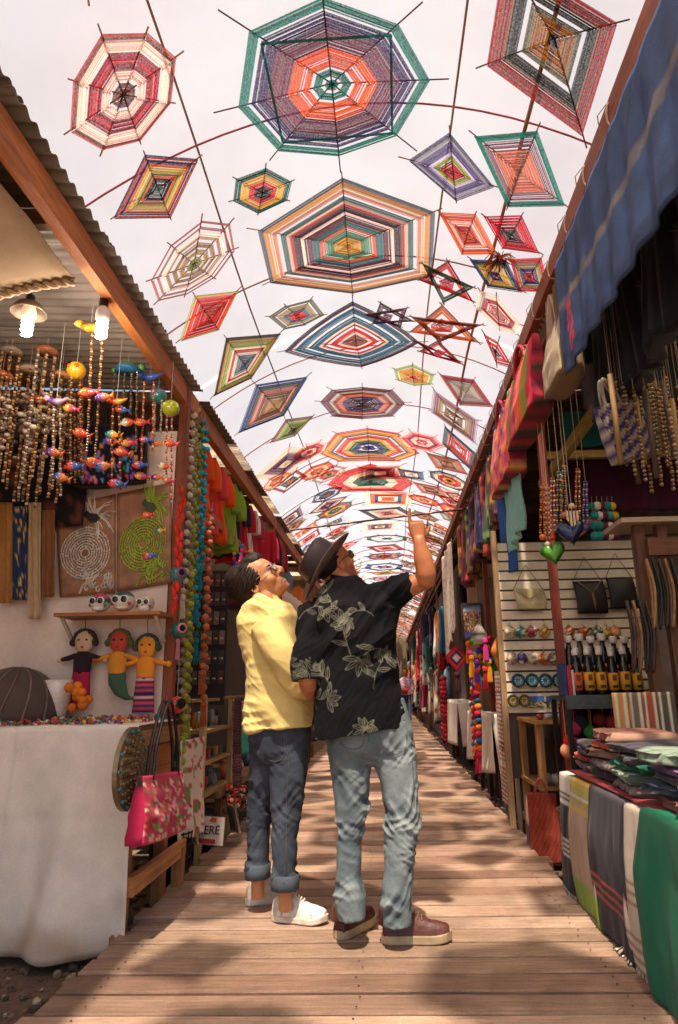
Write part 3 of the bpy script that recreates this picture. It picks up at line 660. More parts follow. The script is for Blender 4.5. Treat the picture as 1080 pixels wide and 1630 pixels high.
def seam(parent, name, pts, w_, col, mat, th=.002):
    b = MB(); b.tube(pts, w_, 5, col); return obj(name, b, mat, parent, smooth=True)
def surf_pts(v, uv_pts, Yview):
    """nearest surface point facing the camera for photo points"""
    out = []
    V = (v - np.array(CAMP)); Pz = V @ np.array(fwd); X = (V @ np.array(rgt)) / Pz * F_PX + W_PX / 2 + SHIFT; Y = H_PX / 2 - (V @ np.array(upv)) / Pz * F_PX
    for x, y in uv_pts:
        d2 = (X - x) ** 2 + (Y - y) ** 2; c = np.argsort(d2)[:40]; c = c[np.argmin(np.linalg.norm(V[c], axis=1))]; q = v[c] - V[c] / np.linalg.norm(V[c]) * .0008; out.append(q)
    return out

def shoe(parent, name, heel, toe, L, col, sole_col, boot=True, mat='leather'):
    """heel, toe: ground points; sole is a sub-part"""
    h, t = V3(heel), V3(toe); d = t - h; d[2] = 0; d /= np.linalg.norm(d); s = np.array((d[1], -d[0], 0)); up = np.array((0, 0, 1.))
    P = lambda a, b, c: h + d * a * L + s * b + up * c
    so = .034 if boot else .026
    prof = [(-.02, .030, .062), (.03, .037, .078), (.12, .040, .098), (.22, .041, .108), (.34, .041, .098), (.46, .042, .080), (.58, .046, .066), (.70, .049, .056), (.82, .047, .050), (.92, .040, .043), (.985, .026, .034)]
    b = MB(); rs = []
    for a, w_, hh in prof:
        n = 18; r = []
        for k in range(n):
            th = 2 * math.pi * k / n; c, sn = math.cos(th), math.sin(th)
            top = sn > 0; wd = w_ * (abs(c) ** .7) * (1 if c > 0 else -1) * (1 if not top else (1 - .38 * sn * (1 if a < .5 else .6)))
            r.append(P(a, wd, so - .004 + (hh * sn if top else 0)))
        rs.append(r)
    b.rings(rs)
    if boot: b.rings([ell(P(.13, 0, zz), d * .062, s * .044, 18) for zz in (.07, .11, .135)])
    v, nn, f = remesh(b, .005, 5)
    n1 = nzv(v, (60, 60, 60), 1.); v = v + nn * (.0012 * n1)[:, None]
    col = np.array(col)[None] * (1 + .25 * nzv(v, (22, 22, 22), 4.))[:, None]
    al = (v - h) @ d / L; lat = np.abs((v - h) @ s)
    line = (np.abs(al - .66 - .12 * lat / .05) < .012) | (np.abs(al - .20) < .01) & (v[:, 2] < .1)
    col[line] *= .55
    o = obj(name, from_arrays(v, f, col), M(mat), parent, smooth=True)
    b = MB(); outl = []
    for k in range(32):
        th = 2 * math.pi * k / 32; c, sn = math.cos(th), math.sin(th); a = .49 + .535 * c
        wd = np.interp(a, [q[0] for q in prof], [q[1] for q in prof]) + .005; outl.append((a, math.copysign(min(1, (abs(sn) * 1.7)) ** .8, sn) * wd))
    b.rings([[P(a, wd * k, zz + (.008 * max(0, a - .75) / .25 if boot else .012 * max(0, a - .8) / .2)) for a, wd in outl] for k, zz in ((.95, .001), (1, .006), (1.0, so - .004), (.97, so + .001))], sole_col)
    sl = obj('sole', b, M('leather'), o, smooth=False)
    b = MB()
    for i in range(5):
        a = .34 + .055 * i; hh = np.interp(a, [q[0] for q in prof], [q[2] for q in prof]) + so
        b.tube([P(a, -.024, hh - .012), P(a + .02, 0, hh + .005), P(a + .005, .024, hh - .012)], .0032, 5, sole_col if not boot else H('7a5a3c'))
    b.tube([P(.33, .0, np.interp(.33, [q[0] for q in prof], [q[2] for q in prof]) + so + .004), P(.36, .03, .125), P(.42, .045, .09)], .0028, 5, sole_col if not boot else H('7a5a3c'))
    obj('lace', b, M('cloth'), o)
    return o

# ---------------------------------------------------------------- the man with the hat
MY = 3.28
mp = W(605, 1495, Z=0); man = thing('person', 'person in dark felt hat and black leaf-print shirt pointing up at the canopy', 'person', (mp.x, MY, 0), 'people on the boardwalk')
rl = [rpx(536, 584, 1462, .072, 3.20, 0), rpx(530, 584, 1425, .075, 3.21), rpx(535, 577, 1390, .070, 3.23), rpx(534, 577, 1335, .074, 3.25), rpx(533, 588, 1290, .083, 3.26), rpx(528, 591, 1245, .092, 3.28), rpx(522, 593, 1205, .105, 3.3), rpx(522, 592, 1180, .10, 3.3)]
rr = [rpx(609, 658, 1473, .072, 3.19, 0), rpx(603, 657, 1432, .076, 3.2), rpx(611, 660, 1390, .072, 3.22), rpx(611, 664, 1335, .076, 3.24), rpx(611, 668, 1290, .085, 3.26), rpx(604, 667, 1245, .096, 3.28), rpx(590, 664, 1205, .108, 3.3), rpx(590, 662, 1180, .10, 3.3)]
pv = [rpx(524, 662, 1216, .09, 3.3), rpx(520, 662, 1195, .125, 3.3), rpx(520, 659, 1165, .135, 3.3), rpx(524, 653, 1140, .128, 3.3), rpx(530, 645, 1110, .12, 3.3)]
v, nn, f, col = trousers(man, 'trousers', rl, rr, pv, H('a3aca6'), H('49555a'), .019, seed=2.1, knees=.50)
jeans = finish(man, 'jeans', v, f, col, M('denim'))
for pts in ([(603, 1147), (648, 1145)], [(603, 1147), (606, 1185), (628, 1203), (650, 1190), (650, 1146)], [(588, 1140), (586, 1175), (588, 1212)], [(655, 1150), (662, 1250), (662, 1340), (656, 1450)], [(536, 1150), (540, 1185), (562, 1196), (578, 1185), (580, 1148)]):
    seam(jeans, 'seam', crom(surf_pts(v, pts, MY), 4) if len(pts) > 2 else surf_pts(v, [(pts[0][0] + (pts[1][0] - pts[0][0]) * i / 6, pts[0][1] + (pts[1][1] - pts[0][1]) * i / 6) for i in range(7)], MY), .0016, H('46545a'), M('denim'))
# shirt
def rs(xl, xr, y, d, Y=3.29, **k): return rpx(xl, xr, y, d, Y, **k)
b = MB()
b.rings([rs(497, 645, 1168, .165, tilt=.13), rs(498, 644, 1140, .168, tilt=.08), rs(500, 638, 1100, .165, tilt=.04), rs(502, 632, 1050, .165), rs(496, 634, 1005, .168), rs(492, 640, 970, .158), rs(498, 628, 947, .128), rs(514, 596, 931, .088), rs(527, 573, 921, .062)])
e0 = W(500, 968, Y=3.30); e1 = W(490, 1030, Y=3.24); e2 = W(490, 1084, Y=3.22)
limb(b, [e0, e1, e2], [.083, .085, .078])
s0 = W(600, 957, Y=3.30); s1 = W(634, 943, Y=3.28); s2 = W(660, 927, Y=3.26)
limb(b, [s0, s1, s2], [.105, .082, .062])
v, nn, f = remesh(b, .0038, 10)
Q = v.copy(); a = .9; Q[:, 0], Q[:, 2] = v[:, 0] * math.cos(a) + v[:, 2] * math.sin(a), -v[:, 0] * math.sin(a) + v[:, 2] * math.cos(a)
zt = np.clip((v[:, 2] - .85) / .6, 0, 1)
mk = np.clip(.5 + 1.3 * nzv(v, (4, 4, 4), 17.), .1, 1.2); d = .030 * (ridged(Q, (2.2, 3.5, 7), 3.) - .45) * mk * (1 - .3 * zt) + .014 * (ridged(Q, (4, 6, 15), 9.) - .42) * mk + .0018 * (ridged(Q, (10, 14, 40), 4.) - .4) + .007 * nzv(v, (7, 7, 7), 2.)
v = v + nn * (d - .004)[:, None]
cx = (W(565, 1050, Y=MY)).x; u = np.arctan2(v[:, 0] - cx, -(v[:, 1] - 3.29 - .04)) * .19
u = np.where(np.abs(v[:, 0] - cx) > .2, (v[:, 0] - cx) * 1.0, u)
segs = leaf_lines(random.Random(5)); dist = seg_dist(np.stack([u, v[:, 2]], 1), segs)
k = np.clip((.0027 - dist) / .0024, 0, 1)[:, None] * (.55 + .45 * np.clip(nzv(v, (12, 12, 12), 6.) + .5, 0, 1))[:, None]
col = np.array(H('0e0c0f')) * (1 - k) + np.array(H('807c66')) * k
shirt = finish(man, 'shirt', v, f, col, M('cloth', bump=.2, sheen=0.))
b = MB(); b.rings([ell(W(549, 924, Y=3.30) + Vector((0, 0, z)), (r, 0, -.01), (0, r * 1.02, .012), 24) for r, z in ((.070, -.02), (.075, .0), (.071, .022), (.062, .024), (.060, -.01))], H('121013'), cap=False)
obj('collar', b, M('cloth', bump=.2, sheen=0.), shirt, smooth=True)
# body: torso core, legs, arms, neck, head, hand in one skin
b = MB(); hF, hU = (.60, .57, .46), (-.48, -.22, .82)
hO = W(531, 902, Y=3.36); Sd, F_, U_ = basis(hF, hU)
head_parts(b, hO, hF, hU, 1.04)
limb(b, [W(552, 985, Y=3.30), W(550, 940, Y=3.30), hO - Vector(U_) * .05 - Vector(F_) * .03], [.075, .062, .06])
b.rings([rs(545, 610, 1190, .09), rs(530, 620, 1130, .11), rs(525, 612, 1050, .11), rs(520, 615, 985, .11), rs(530, 596, 955, .085), rs(540, 566, 938, .05)])
limb(b, [s0, s1, W(672, 926, Y=3.24), W(683, 925, Y=3.22)], [.06, .055, .046, .042])
limb(b, [W(678, 932, Y=3.22), W(679, 915, Y=3.20), W(674, 890, Y=3.19), W(669, 868, Y=3.18), W(667, 856, Y=3.18)], [.041, .049, .047, .034, .028])
hand_point(b, W(666.5, 860, Y=3.18), W(661, 815, Y=3.18) - W(667, 860, Y=3.18), (1, .15, 0), 1.0)
limb(b, [e0, e1, e2, W(505, 1105, Y=3.36), W(545, 1095, Y=3.5)], [.055, .05, .045, .04, .03])
for (xa, xb, xc) in ((560, 560, 561), (630, 637, 633)):
    limb(b, [W(580 if xa == 560 else 605, 1170, Y=3.3), W(xa, 1230, Y=3.29), W(xb, 1300, Y=3.26), W(xc, 1380, Y=3.23), W(xc, 1462, Y=3.21)], [.075, .07, .05, .04, .034])
v, nn, f = remesh(b, .005, 5)
hd = (v - np.array(hO)); col = np.tile(np.array(SKIN), (len(v), 1)) * (1 + .10 * nzv(v, (18, 18, 18), 1.))[:, None]
tat = (np.abs(ridged(v, (45, 45, 45), 3.) - .92) < .08) & (v[:, 2] > 1.38) & (v[:, 2] < 1.5) & (v[:, 0] > .13)
col[tat] *= .55
finish(man, 'body', v, f, col, M('skin'))
# hair at the nape
b = MB(); b.ball(V3(hO) + U_ * .035 - F_ * .028, .094, 18, 12, H('17100d'), (.86, 1.0, .95), axis=(Sd, F_, U_))
obj('hair', b, M('hair'), man, smooth=True)
# hat
hb = W(517, 901, Y=3.33); A = Vector((-.78, -.20, .59)).normalized(); Bx = Vector((.60, .12, .79)); Bx = (Bx - A * Bx.dot(A)).normalized(); By = A.cross(Bx)
b = MB(); rings = []
for r, h_ in ((.096, -.012), (.104, .0), (.104, .03), (.101, .065), (.095, .098), (.084, .114), (.062, .118), (.03, .108), (.004, .104)):
    ring = []
    for k in range(40):
        t = 2 * math.pi * k / 40; ca, sa = math.cos(t), math.sin(t)
        pinch = 1 - .20 * max(0, ca) ** 2 * (abs(sa) ** .4) * (h_ > .05); dent = .018 * math.exp(-(sa / .35) ** 2) * (r < .09)
        ring.append(V3(hb) + V3(Bx) * r * 1.14 * ca + V3(By) * r * .94 * sa * pinch + V3(A) * (h_ - dent + .012 * ca * (h_ > .05)))
    rings.append(ring)
b.rings(rings, H('3b2526')); hat = obj('hat', b, M('leather'), man, smooth=True)
b = MB(); rings = []
for r, dz in ((.098, .0), (.13, -.004), (.165, -.003), (.197, .003), (.199, .0), (.16, -.008), (.12, -.010), (.098, -.006)):
    rings.append([V3(hb) + V3(Bx) * r * 1.08 * math.cos(t) + V3(By) * r * .95 * math.sin(t) + V3(A) * (dz + (r / .185) ** 2 * (.042 * math.sin(t) ** 2 + .012 * math.cos(t) - .012)) for t in np.linspace(0, 2 * math.pi, 49)[:-1]])
b.rings(rings, H('66504a'), cap=False); obj('brim', b, M('leather'), hat, smooth=True)
b = MB(); b.rings([[V3(hb) + V3(Bx) * rr_ * 1.14 * math.cos(t) + V3(By) * rr_ * .94 * math.sin(t) + V3(A) * h_ for t in np.linspace(0, 2 * math.pi, 41)[:-1]] for rr_, h_ in ((.1045, .003), (.107, .005), (.107, .024), (.1045, .026))], H('2a1c20'), cap=False)
obj('hat_band', b, M('cloth'), hat, smooth=True)
# glasses
def glasses(parent, O, F, U, k, col):
    Sd, F, U = basis(F, U); P = lambda s, f, u: V3(O) + (Sd * s + F * f + U * u) * k
    b = MB()
    for s in (-1, 1):
        b.tube([P(.034 * s + .024 * math.cos(t), .112 - .006 * abs(math.cos(t) * s), .012 + .021 * math.sin(t)) for t in np.linspace(0, 2 * math.pi, 17)], .0024 * k, 5, col)
        b.tube([P(.058 * s, .108, .016), P(.070 * s, .09, .016), P(.077 * s, .02, .012), P(.076 * s, -.02, .0)], .002 * k, 5, col)
    b.tube([P(-.010, .112, .016), P(0, .118, .018), P(.010, .112, .016)], .002 * k, 5, col)
    g = obj('glasses', b, M('plastic'), parent, smooth=True)
    for s in (-1, 1):
        b = MB(); b.lathe(P(.034 * s, .110, .012), [(.0005, -.0008), (.022 * k, -.0008), (.022 * k, .0008), (.0005, .0008)], 16, (.9, .95, 1), axis=(Sd, U, F)); obj('lens', b, M('glass'), g)
glasses(man, hO, hF, hU, 1.04, H('15110f'))
shoe(man, 'boot', W(540, 1495, Z=0), W(594, 1465, Z=0), .27, H('5a2c22'), H('b29a78'))
shoe(man, 'boot', W(612, 1500, Z=0), W(711, 1498, Z=0), .29, H('5a2c22'), H('b29a78'))

# ---------------------------------------------------------------- the person in the yellow shirt
wp = W(440, 1462, Z=0); PY = 3.56
wom = thing('person', 'person in yellow shirt and rolled dark jeans gazing upward', 'person', (wp.x, PY, 0), 'people on the boardwalk')
rl = [rpx(393, 429, 1398, .066, 3.66), rpx(391, 430, 1376, .068, 3.66), rpx(393, 429, 1370, .062, 3.66), rpx(393, 431, 1320, .066, 3.65), rpx(394, 437, 1270, .075, 3.63), rpx(396, 455, 1220, .09, 3.6), rpx(398, 470, 1180, .10, 3.59)]
rr = [rpx(433, 475, 1417, .066, 3.50), rpx(432, 476, 1394, .068, 3.50), rpx(435, 473, 1388, .062, 3.50), rpx(432, 475, 1335, .068, 3.52), rpx(431, 482, 1285, .078, 3.54), rpx(428, 490, 1235, .095, 3.56), rpx(416, 495, 1195, .105, 3.57), rpx(415, 495, 1170, .10, 3.57)]
pv = [rpx(402, 494, 1215, .09, 3.57), rpx(398, 496, 1195, .12, 3.58), rpx(396, 498, 1170, .13, 3.58), rpx(399, 497, 1145, .125, 3.58), rpx(404, 494, 1120, .12, 3.58)]
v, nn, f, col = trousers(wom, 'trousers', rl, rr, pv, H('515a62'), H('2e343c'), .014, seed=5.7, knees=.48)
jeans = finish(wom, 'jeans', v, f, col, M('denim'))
for pts in ([(458, 1165), (462, 1220), (459, 1290), (457, 1390)], [(402, 1178), (425, 1212), (448, 1205), (452, 1160)], [(490, 1160), (494, 1195), (490, 1225)]):
    seam(jeans, 'seam', crom(surf_pts(v, pts, PY), 4), .0014, H('5c5a50'), M('denim'))
for q in (rpx(391.5, 430.5, 1396, .068, 3.66), rpx(432, 476.5, 1415, .068, 3.50)):
    z0 = q[0][2]; b = MB(); c = np.mean(q, 0)
    b.rings([[c + (p - c) * (k, k, 1) + np.array((0, 0, dz + .004 * noise.noise(Vector(p * 9)))) for p in q] for k, dz in ((.94, -.002), (1.0, 0), (1.02, .03), (1.0, .062), (.94, .066))], H('4c545c'), cap=False)
    obj('cuff', b, M('denim'), jeans, smooth=True)
b = MB(); R2 = lambda xl, xr, y, d, **k: rpx(xl, xr, y, d, 3.58, **k)
b.rings([R2(391, 507, 1158, .15, tilt=.05), R2(390, 507, 1130, .155), R2(392, 500, 1095, .15), R2(386, 492, 1050, .15), R2(378, 484, 1010, .155), R2(378, 474, 982, .15), R2(388, 464, 965, .125), R2(398, 450, 953, .08), R2(405, 446, 945, .06)])
a0, a1, a2 = W(424, 996, Y=3.45), W(447, 1040, Y=3.40), W(480, 1088, Y=3.42)
limb(b, [a0, a1, a2, W(512, 1084, Y=3.55)], [.088, .084, .07, .055])
v, nn, f = remesh(b, .0055, 8)
Q = v.copy(); a = -.75; Q[:, 0], Q[:, 2] = v[:, 0] * math.cos(a) + v[:, 2] * math.sin(a), -v[:, 0] * math.sin(a) + v[:, 2] * math.cos(a)
mk = np.clip(.5 + 1.3 * nzv(v, (4, 4, 4), 13.), .1, 1.2); d = .028 * (ridged(Q, (1.8, 3.0, 7), 1.) - .45) * mk + .016 * (ridged(v, (3, 4, 12), 5.) - .42) * mk + .0045 * (ridged(Q, (7, 10, 28), 6.) - .4) * mk + .007 * nzv(v, (7, 7, 7), 8.)
v = v + nn * (d - .004)[:, None]
col = np.tile(np.array(H('e3c87c')), (len(v), 1)) * (1 + .06 * nzv(v, (5, 5, 5), 3.))[:, None]
shirt = finish(wom, 'shirt', v, f, col, M('cloth', bump=.2))
cc = W(427, 955, Y=3.57)
b = MB(); b.rings([ell(V3(cc) + V3((.0, 0, z)), (r, 0, -.035), (0, r * .95, 0), 28) for r, z in ((.084, -.034), (.089, -.018), (.077, .010), (.070, .014), (.066, -.014))], H('e8d08a'), cap=False)
obj('collar', b, M('cloth', bump=.2), shirt, smooth=True)
# body
b = MB(); wF, wU = (.76, -.14, .63), (-.62, -.05, .78); wO = W(413, 931, Y=3.60); wk = 1.2
P = head_parts(b, wO, wF, wU, wk); Sd, F_, U_ = basis(wF, wU)
limb(b, [W(424, 985, Y=3.58), W(426, 955, Y=3.58), wO - Vector(U_) * .045 + Vector(F_) * .01], [.075, .058, .060])
b.rings([R2(412, 480, 1180, .09), R2(408, 484, 1130, .10), R2(404, 476, 1050, .10), R2(400, 462, 990, .10), R2(410, 446, 968, .07)])
limb(b, [a0, a1, a2, W(512, 1084, Y=3.55), W(535, 1070, Y=3.62)], [.05, .05, .045, .035, .03])
limb(b, [W(430, 1170, Y=3.62), W(418, 1240, Y=3.64), W(412, 1320, Y=3.65), W(411, 1395, Y=3.66), W(411, 1430, Y=3.66)], [.07, .06, .042, .034, .032])
limb(b, [W(460, 1170, Y=3.56), W(459, 1240, Y=3.55), W(454, 1330, Y=3.52), W(454, 1410, Y=3.50), W(455, 1450, Y=3.50)], [.07, .06, .044, .034, .032])
v, nn, f = remesh(b, .005, 7)
col = np.tile(np.array(SKIN2), (len(v), 1)) * (1 + .08 * nzv(v, (18, 18, 18), 1.))[:, None]
L3 = np.stack([(v - V3(wO)) @ Sd, (v - V3(wO)) @ F_, (v - V3(wO)) @ U_], 1) / wk
def paint(c, r, colr, s=1.):
    dd = np.sqrt((((L3 - np.array(c)) / np.array(r)) ** 2).sum(1)); k = np.clip((1.15 - dd) / .3, 0, 1)[:, None] * s; col[:] = col * (1 - k) + np.array(colr) * k
for s in (-1, 1):
    paint((.033 * s, .094, .030), (.019, .03, .005), H('2a1a12'))
    paint((.032 * s, .096, .012), (.012, .03, .006), H('d8c8ba')); paint((.032 * s, .096, .012), (.006, .03, .006), H('20120c')); paint((.032 * s, .096, .018), (.014, .03, .0026), H('20120c'))
paint((0, .10, -.066), (.030, .035, .0075), H('a0483c')); paint((0, .104, -.064), (.025, .035, .0035), H('f0e6da'))
paint((.012, .112, -.028), (.006, .012, .004), H('5a2a1c')); paint((-.012, .112, -.028), (.006, .012, .004), H('5a2a1c'))
finish(wom, 'body', v, f, col, M('skin'))
glasses(wom, wO, wF, wU, wk, H('8a8078'))
# hair: a swept-back volume with combed locks
b = MB(); PP = lambda s, f_, u: V3(wO) + (Sd * s + F_ * f_ + U_ * u) * wk
b.ball(PP(0, -.030, .044), .095 * wk, 20, 14, sc=(.80, .98, .98), axis=(Sd, F_, U_))
b.ball(PP(0, -.062, .0), .072 * wk, 16, 12, sc=(.92, .85, 1.0), axis=(Sd, F_, U_))
b.ball(PP(0, .028, .098), .056 * wk, 16, 12, sc=(1.05, 1.1, .72), axis=(Sd, F_, U_))
b.ball(PP(0, -.04, .085), .07 * wk, 16, 12, sc=(1.0, 1.1, .8), axis=(Sd, F_, U_))
v, nn, f = remesh(b, .006, 4)
LL = np.stack([(v - V3(wO)) @ Sd, (v - V3(wO)) @ F_, (v - V3(wO)) @ U_], 1)
d = .008 * ridged(LL, (26, 7, 9), 2.) + .005 * ridged(LL, (60, 10, 22), 4.)
v = v + nn * d[:, None]; col = np.tile(np.array(H('1e1310')), (len(v), 1)) * (1 + .5 * np.clip(d / .008, -1, 1))[:, None]
hair = finish(wom, 'hair', v, f, col, M('hair'))
rng = random.Random(3)
b = MB(); C0 = np.array((0, -.030, .040)); RR = np.array((.080, .104, .100))
for i in range(900):
    ph = rng.uniform(-1, 1); a = abs(ph); sg = 1 if ph > 0 else -1      # hairline from the middle of the forehead to above the ear
    st0 = np.array((sg * .079 * min(1, a * 1.5) ** .8, np.interp(a, [0, .45, .75, 1], [.080, .062, .024, -.055]), np.interp(a, [0, .45, .75, 1], [.092, .078, .055, .034])))
    st0 = st0 + (C0 - st0) * rng.uniform(0, .35) * (0, 1, 0); en = np.array((sg * rng.uniform(.0, .075), -.135 + .02 * rng.random(), rng.uniform(-.075, .03) if a < .5 else rng.uniform(.02, .07))); lift = rng.uniform(.0, .05) + .13 * max(0, 1 - a * 1.6) * rng.uniform(.5, 1); q = []
    for k in range(6):
        t = k / 5; p = st0 * (1 - t) + en * t; dlt = (p - C0) / RR; L = np.linalg.norm(dlt); h_ = 1.0 + lift * math.sin(math.pi * min(1, t * 1.25)) + .02 * rng.uniform(-1, 1)
        q.append(PP(*(C0 + dlt / L * RR * h_)))
    b.tube(crom(q, 2), list(np.interp(np.linspace(0, 1, 11), [0, .4, 1], [.0022, .0032, .0008])), 4, jitc(H('2c1c15'), .5))
obj('hair_lock', b, M('hair'), hair, smooth=True)
shoe(wom, 'sneaker', W(394, 1440, Z=0) , W(452, 1433, Z=0), .24, H('d6c8b4'), H('d8cdbc'), False)
shoe(wom, 'sneaker', W(437, 1463, Z=0), W(528, 1471, Z=0), .27, H('e6dccd'), H('dccfba'), False)
# ================================================================ stalls: shared builders
TIM = M('wood', axis=1); TIMX = M('wood', axis=0); TIMZ = M('wood', axis=2)
CO = H('b5703c'); RB = H('6e3626')
def corr_mesh(length, width, wl=.075, amp=.011):
    """corrugated sheet: waves across Y, ridges along X"""
    b = MB(); n = int(width / wl * 8)
    b.sheet(lambda u, v: (u * length, v * width, amp * math.sin(v * width / wl * 2 * math.pi)), 5, n, th=.002)
    return b.mesh('roof_sheet', smooth=True)
CM = {}
def roof(st, side, xe, ze, y0, y1, depth, slope, col, clear=None):
    w_ = .78; y = y0; k = 0
    key = (depth,)
    if key not in CM: CM[key] = corr_mesh(depth, .86); CM[key].materials.append(M('iron_sheet'))
    while y < y1 - .2:
        lite = clear and clear(y, k); kk = key + (bool(lite),)
        if kk not in CM: CM[kk] = CM[key].copy(); CM[kk].materials.clear(); CM[kk].materials.append(M('iron_sheet', trans=.96) if lite else M('iron_sheet'))
        o = D.objects.new('roof_sheet', CM[kk]); COL.objects.link(o); o.parent = st
        o.location = Vector((xe, y, ze + (k % 2) * .006 + random.uniform(0, .006))) - Vector(st['_w'])
        sl = math.atan(slope); o.rotation_euler = (0, -sl, 0) if side > 0 else (0, sl, 0)
        if side < 0: o.scale = (-1, 1, 1)
        o.color = (*(jitc(H('f4ead8'), .03) if lite else jitc(col, .15)), 1); y += w_; k += 1      # clear sheets are added to let fill light into the dark stalls
def timber(st, name, a, b_, w_, h_, col=CO, mat=None):
    b = MB(); b.bar(a, b_, w_, h_, WHITE)
    d = np.abs(V3(b_) - V3(a)); ax = int(np.argmax(d))
    return obj(name, b, mat or M('wood', axis=ax), st, color=jitc(col, .1))
def pompom_mesh():
    b = MB(); b.ball((0, 0, 0), 1, 12, 8); v = np.array(b.v); nn = v / (np.linalg.norm(v, axis=1, keepdims=True) + 1e-9); v = v + nn * (.10 * pnoise(v * 3.1))[:, None]; b.v = v.tolist()
    return b.mesh('pompom', smooth=True)
POM = pompom_mesh(); POM.materials.append(M('felt'))
BALL = MB().ball((0, 0, 0), 1, 10, 7).mesh('ball', smooth=True); BALL.materials.append(M('ceramic'))
def tassel_mesh():
    b = MB(); b.lathe((0, 0, 0), [(.1, 0), (.3, -.06), (.34, -.18), (.24, -.26)], 10)
    for i in range(26):
        a = 2 * math.pi * i / 26; r = .22 * math.sqrt(random.random()); b.tube([(r * math.cos(a) * .8, r * math.sin(a) * .8, -.22), (r * 1.3 * math.cos(a), r * 1.3 * math.sin(a), -.6), (r * 1.55 * math.cos(a), r * 1.55 * math.sin(a), -1 + random.uniform(0, .06))], .06, 4)
    return b.mesh('tassel')
TAS = tassel_mesh(); TAS.materials.append(M('felt'))
def put(me, name, parent, loc, scale, col, rot=None):
    o = D.objects.new(name, me); COL.objects.link(o); o.parent = parent; o.location = V3(loc) - V3(parent['_w']); o.scale = (scale,) * 3 if np.isscalar(scale) else scale
    if rot is not None: o.rotation_euler = rot
    o.color = (*col[:3], 1); return o
def garland(label, top, length, n, cols, r=.02, tassel=None, group='pompom garlands', sway=.006):
    t = thing('pompom_garland', label, 'garland', tuple(top), group); b = MB()
    pts = [V3(top) + V3((sway * math.sin(i * 2.1 + top[1] * 9), sway * math.cos(i * 1.7), -length * i / n)) for i in range(n + 1)]
    b.tube(pts, .0015, 4, H('b8a890')); obj('cord', b, M('cloth'), t)
    for i in range(1, n + 1):
        put(POM, 'pompom', t, pts[i], r * random.uniform(.88, 1.1), jitc(cols[(i * 7 // 3) % len(cols)] if len(cols) > 1 else cols[0], .12), (random.random() * 3,) * 3)
    if tassel: put(TAS, 'tassel', t, pts[-1] - V3((0, 0, r)), (tassel * .42, tassel * .42, tassel), jitc(cols[-1], .1))
    return t
def garment(label, top, wd, nd, w_, L, cols, depth=.05, name='hanging_garment', cat='clothing', group='hanging garments', hanger=True, sleeves=True, fold=5, pat=None, seed=0, shoulder=.2, strips=None):
    """a garment hanging by its shoulders; wd: direction across, nd: thickness direction"""
    top, wd, nd = V3(top), V3(wd), V3(nd); wd = wd / np.linalg.norm(wd); nd = nd / np.linalg.norm(nd)
    t = thing(name, label, cat, tuple(top), group); ns, na = 22, 36; rings = []; cl = []
    for i in range(ns + 1):
        s = i / ns
        hw = w_ / 2 * np.interp(s, [0, .04, .1, .3, .55, 1], [shoulder, .62, .92, .84, .82, 1.05]); hd = depth * np.interp(s, [0, .06, .2, 1], [.2, .5, .9, 1.1])
        r = []
        for k in range(na):
            a = 2 * math.pi * k / na; ca, sa = math.cos(a), math.sin(a)
            fo = 1 + .55 * s * math.sin(ca * fold * 2.2 + seed + 1.2 * s) * (1 if sa > 0 else -.8)
            z = -L * s - (.03 * L * math.sin(ca * 4 + seed) if i == ns else 0) - (.04 * w_ * abs(ca) ** 1.5 if s < .2 else 0)
            p = top + wd * (hw * ca + .03 * s * w_ * math.sin(seed + 2 * s)) + nd * (hd * math.copysign(abs(sa) ** .7, sa) * fo * .55 + .02 * math.sin(seed * 2 + s * 3)) + np.array((0, 0, z)); r.append(p)
            c = cols[0] if pat is None else pat(ca, s)
            cl.append(jitc(c, .05))
        rings.append(r)
    b = MB(); b.rings(rings, cl); obj('cloth_body', b, M('cloth'), t, smooth=True)
    if sleeves:
        for sg in (-1, 1):
            b = MB(); s0 = top + wd * sg * w_ * .42 + np.array((0, 0, -.06 * L)); s1 = s0 + wd * sg * w_ * .12 + np.array((0, 0, -.22 * L)); s2 = s1 + wd * sg * w_ * .03 + np.array((0, 0, -.22 * L))
            b.tube(crom([s0, s1, s2], 4), list(np.interp(np.linspace(0, 1, 9), [0, .4, 1], [.04, .05, .045])), 10, jitc(cols[-1], .06), flat=.6); obj('sleeve', b, M('cloth'), t, smooth=True)
    if hanger:
        b = MB(); b.tube(crom([top + (0, 0, -.01), top + (0, 0, .04), top + wd * .02 + (0, 0, .07), top + (0, 0, .095), top - wd * .015 + (0, 0, .08)], 4), .0025, 5, H('8a8478')); obj('hanger_hook', b, M('metal'), t)
    return t
def fold_sheet(p00, p10, p01, p11, nd, amp, freq, seed=0., hemw=.0):
    """bilinear sheet with vertical folds; u across, v down"""
    p00, p10, p01, p11, nd = map(V3, (p00, p10, p01, p11, nd))
    def fn(u, v):
        p = (p00 * (1 - u) + p10 * u) * (1 - v) + (p01 * (1 - u) + p11 * u) * v
        a = amp * (.25 + .75 * v); q = a * (math.sin(u * freq * 6.283 + seed + .8 * math.sin(v * 2.1 + seed)) * .6 + .5 * noise.noise((u * freq * 1.4, v * 1.6, seed)) + .3 * noise.noise((u * freq * 4, v * 5, seed + 4)))
        return p + nd * q + V3((0, 0, hemw * math.sin(u * 9 + seed) * v))
    return fn
def seq(names): return names

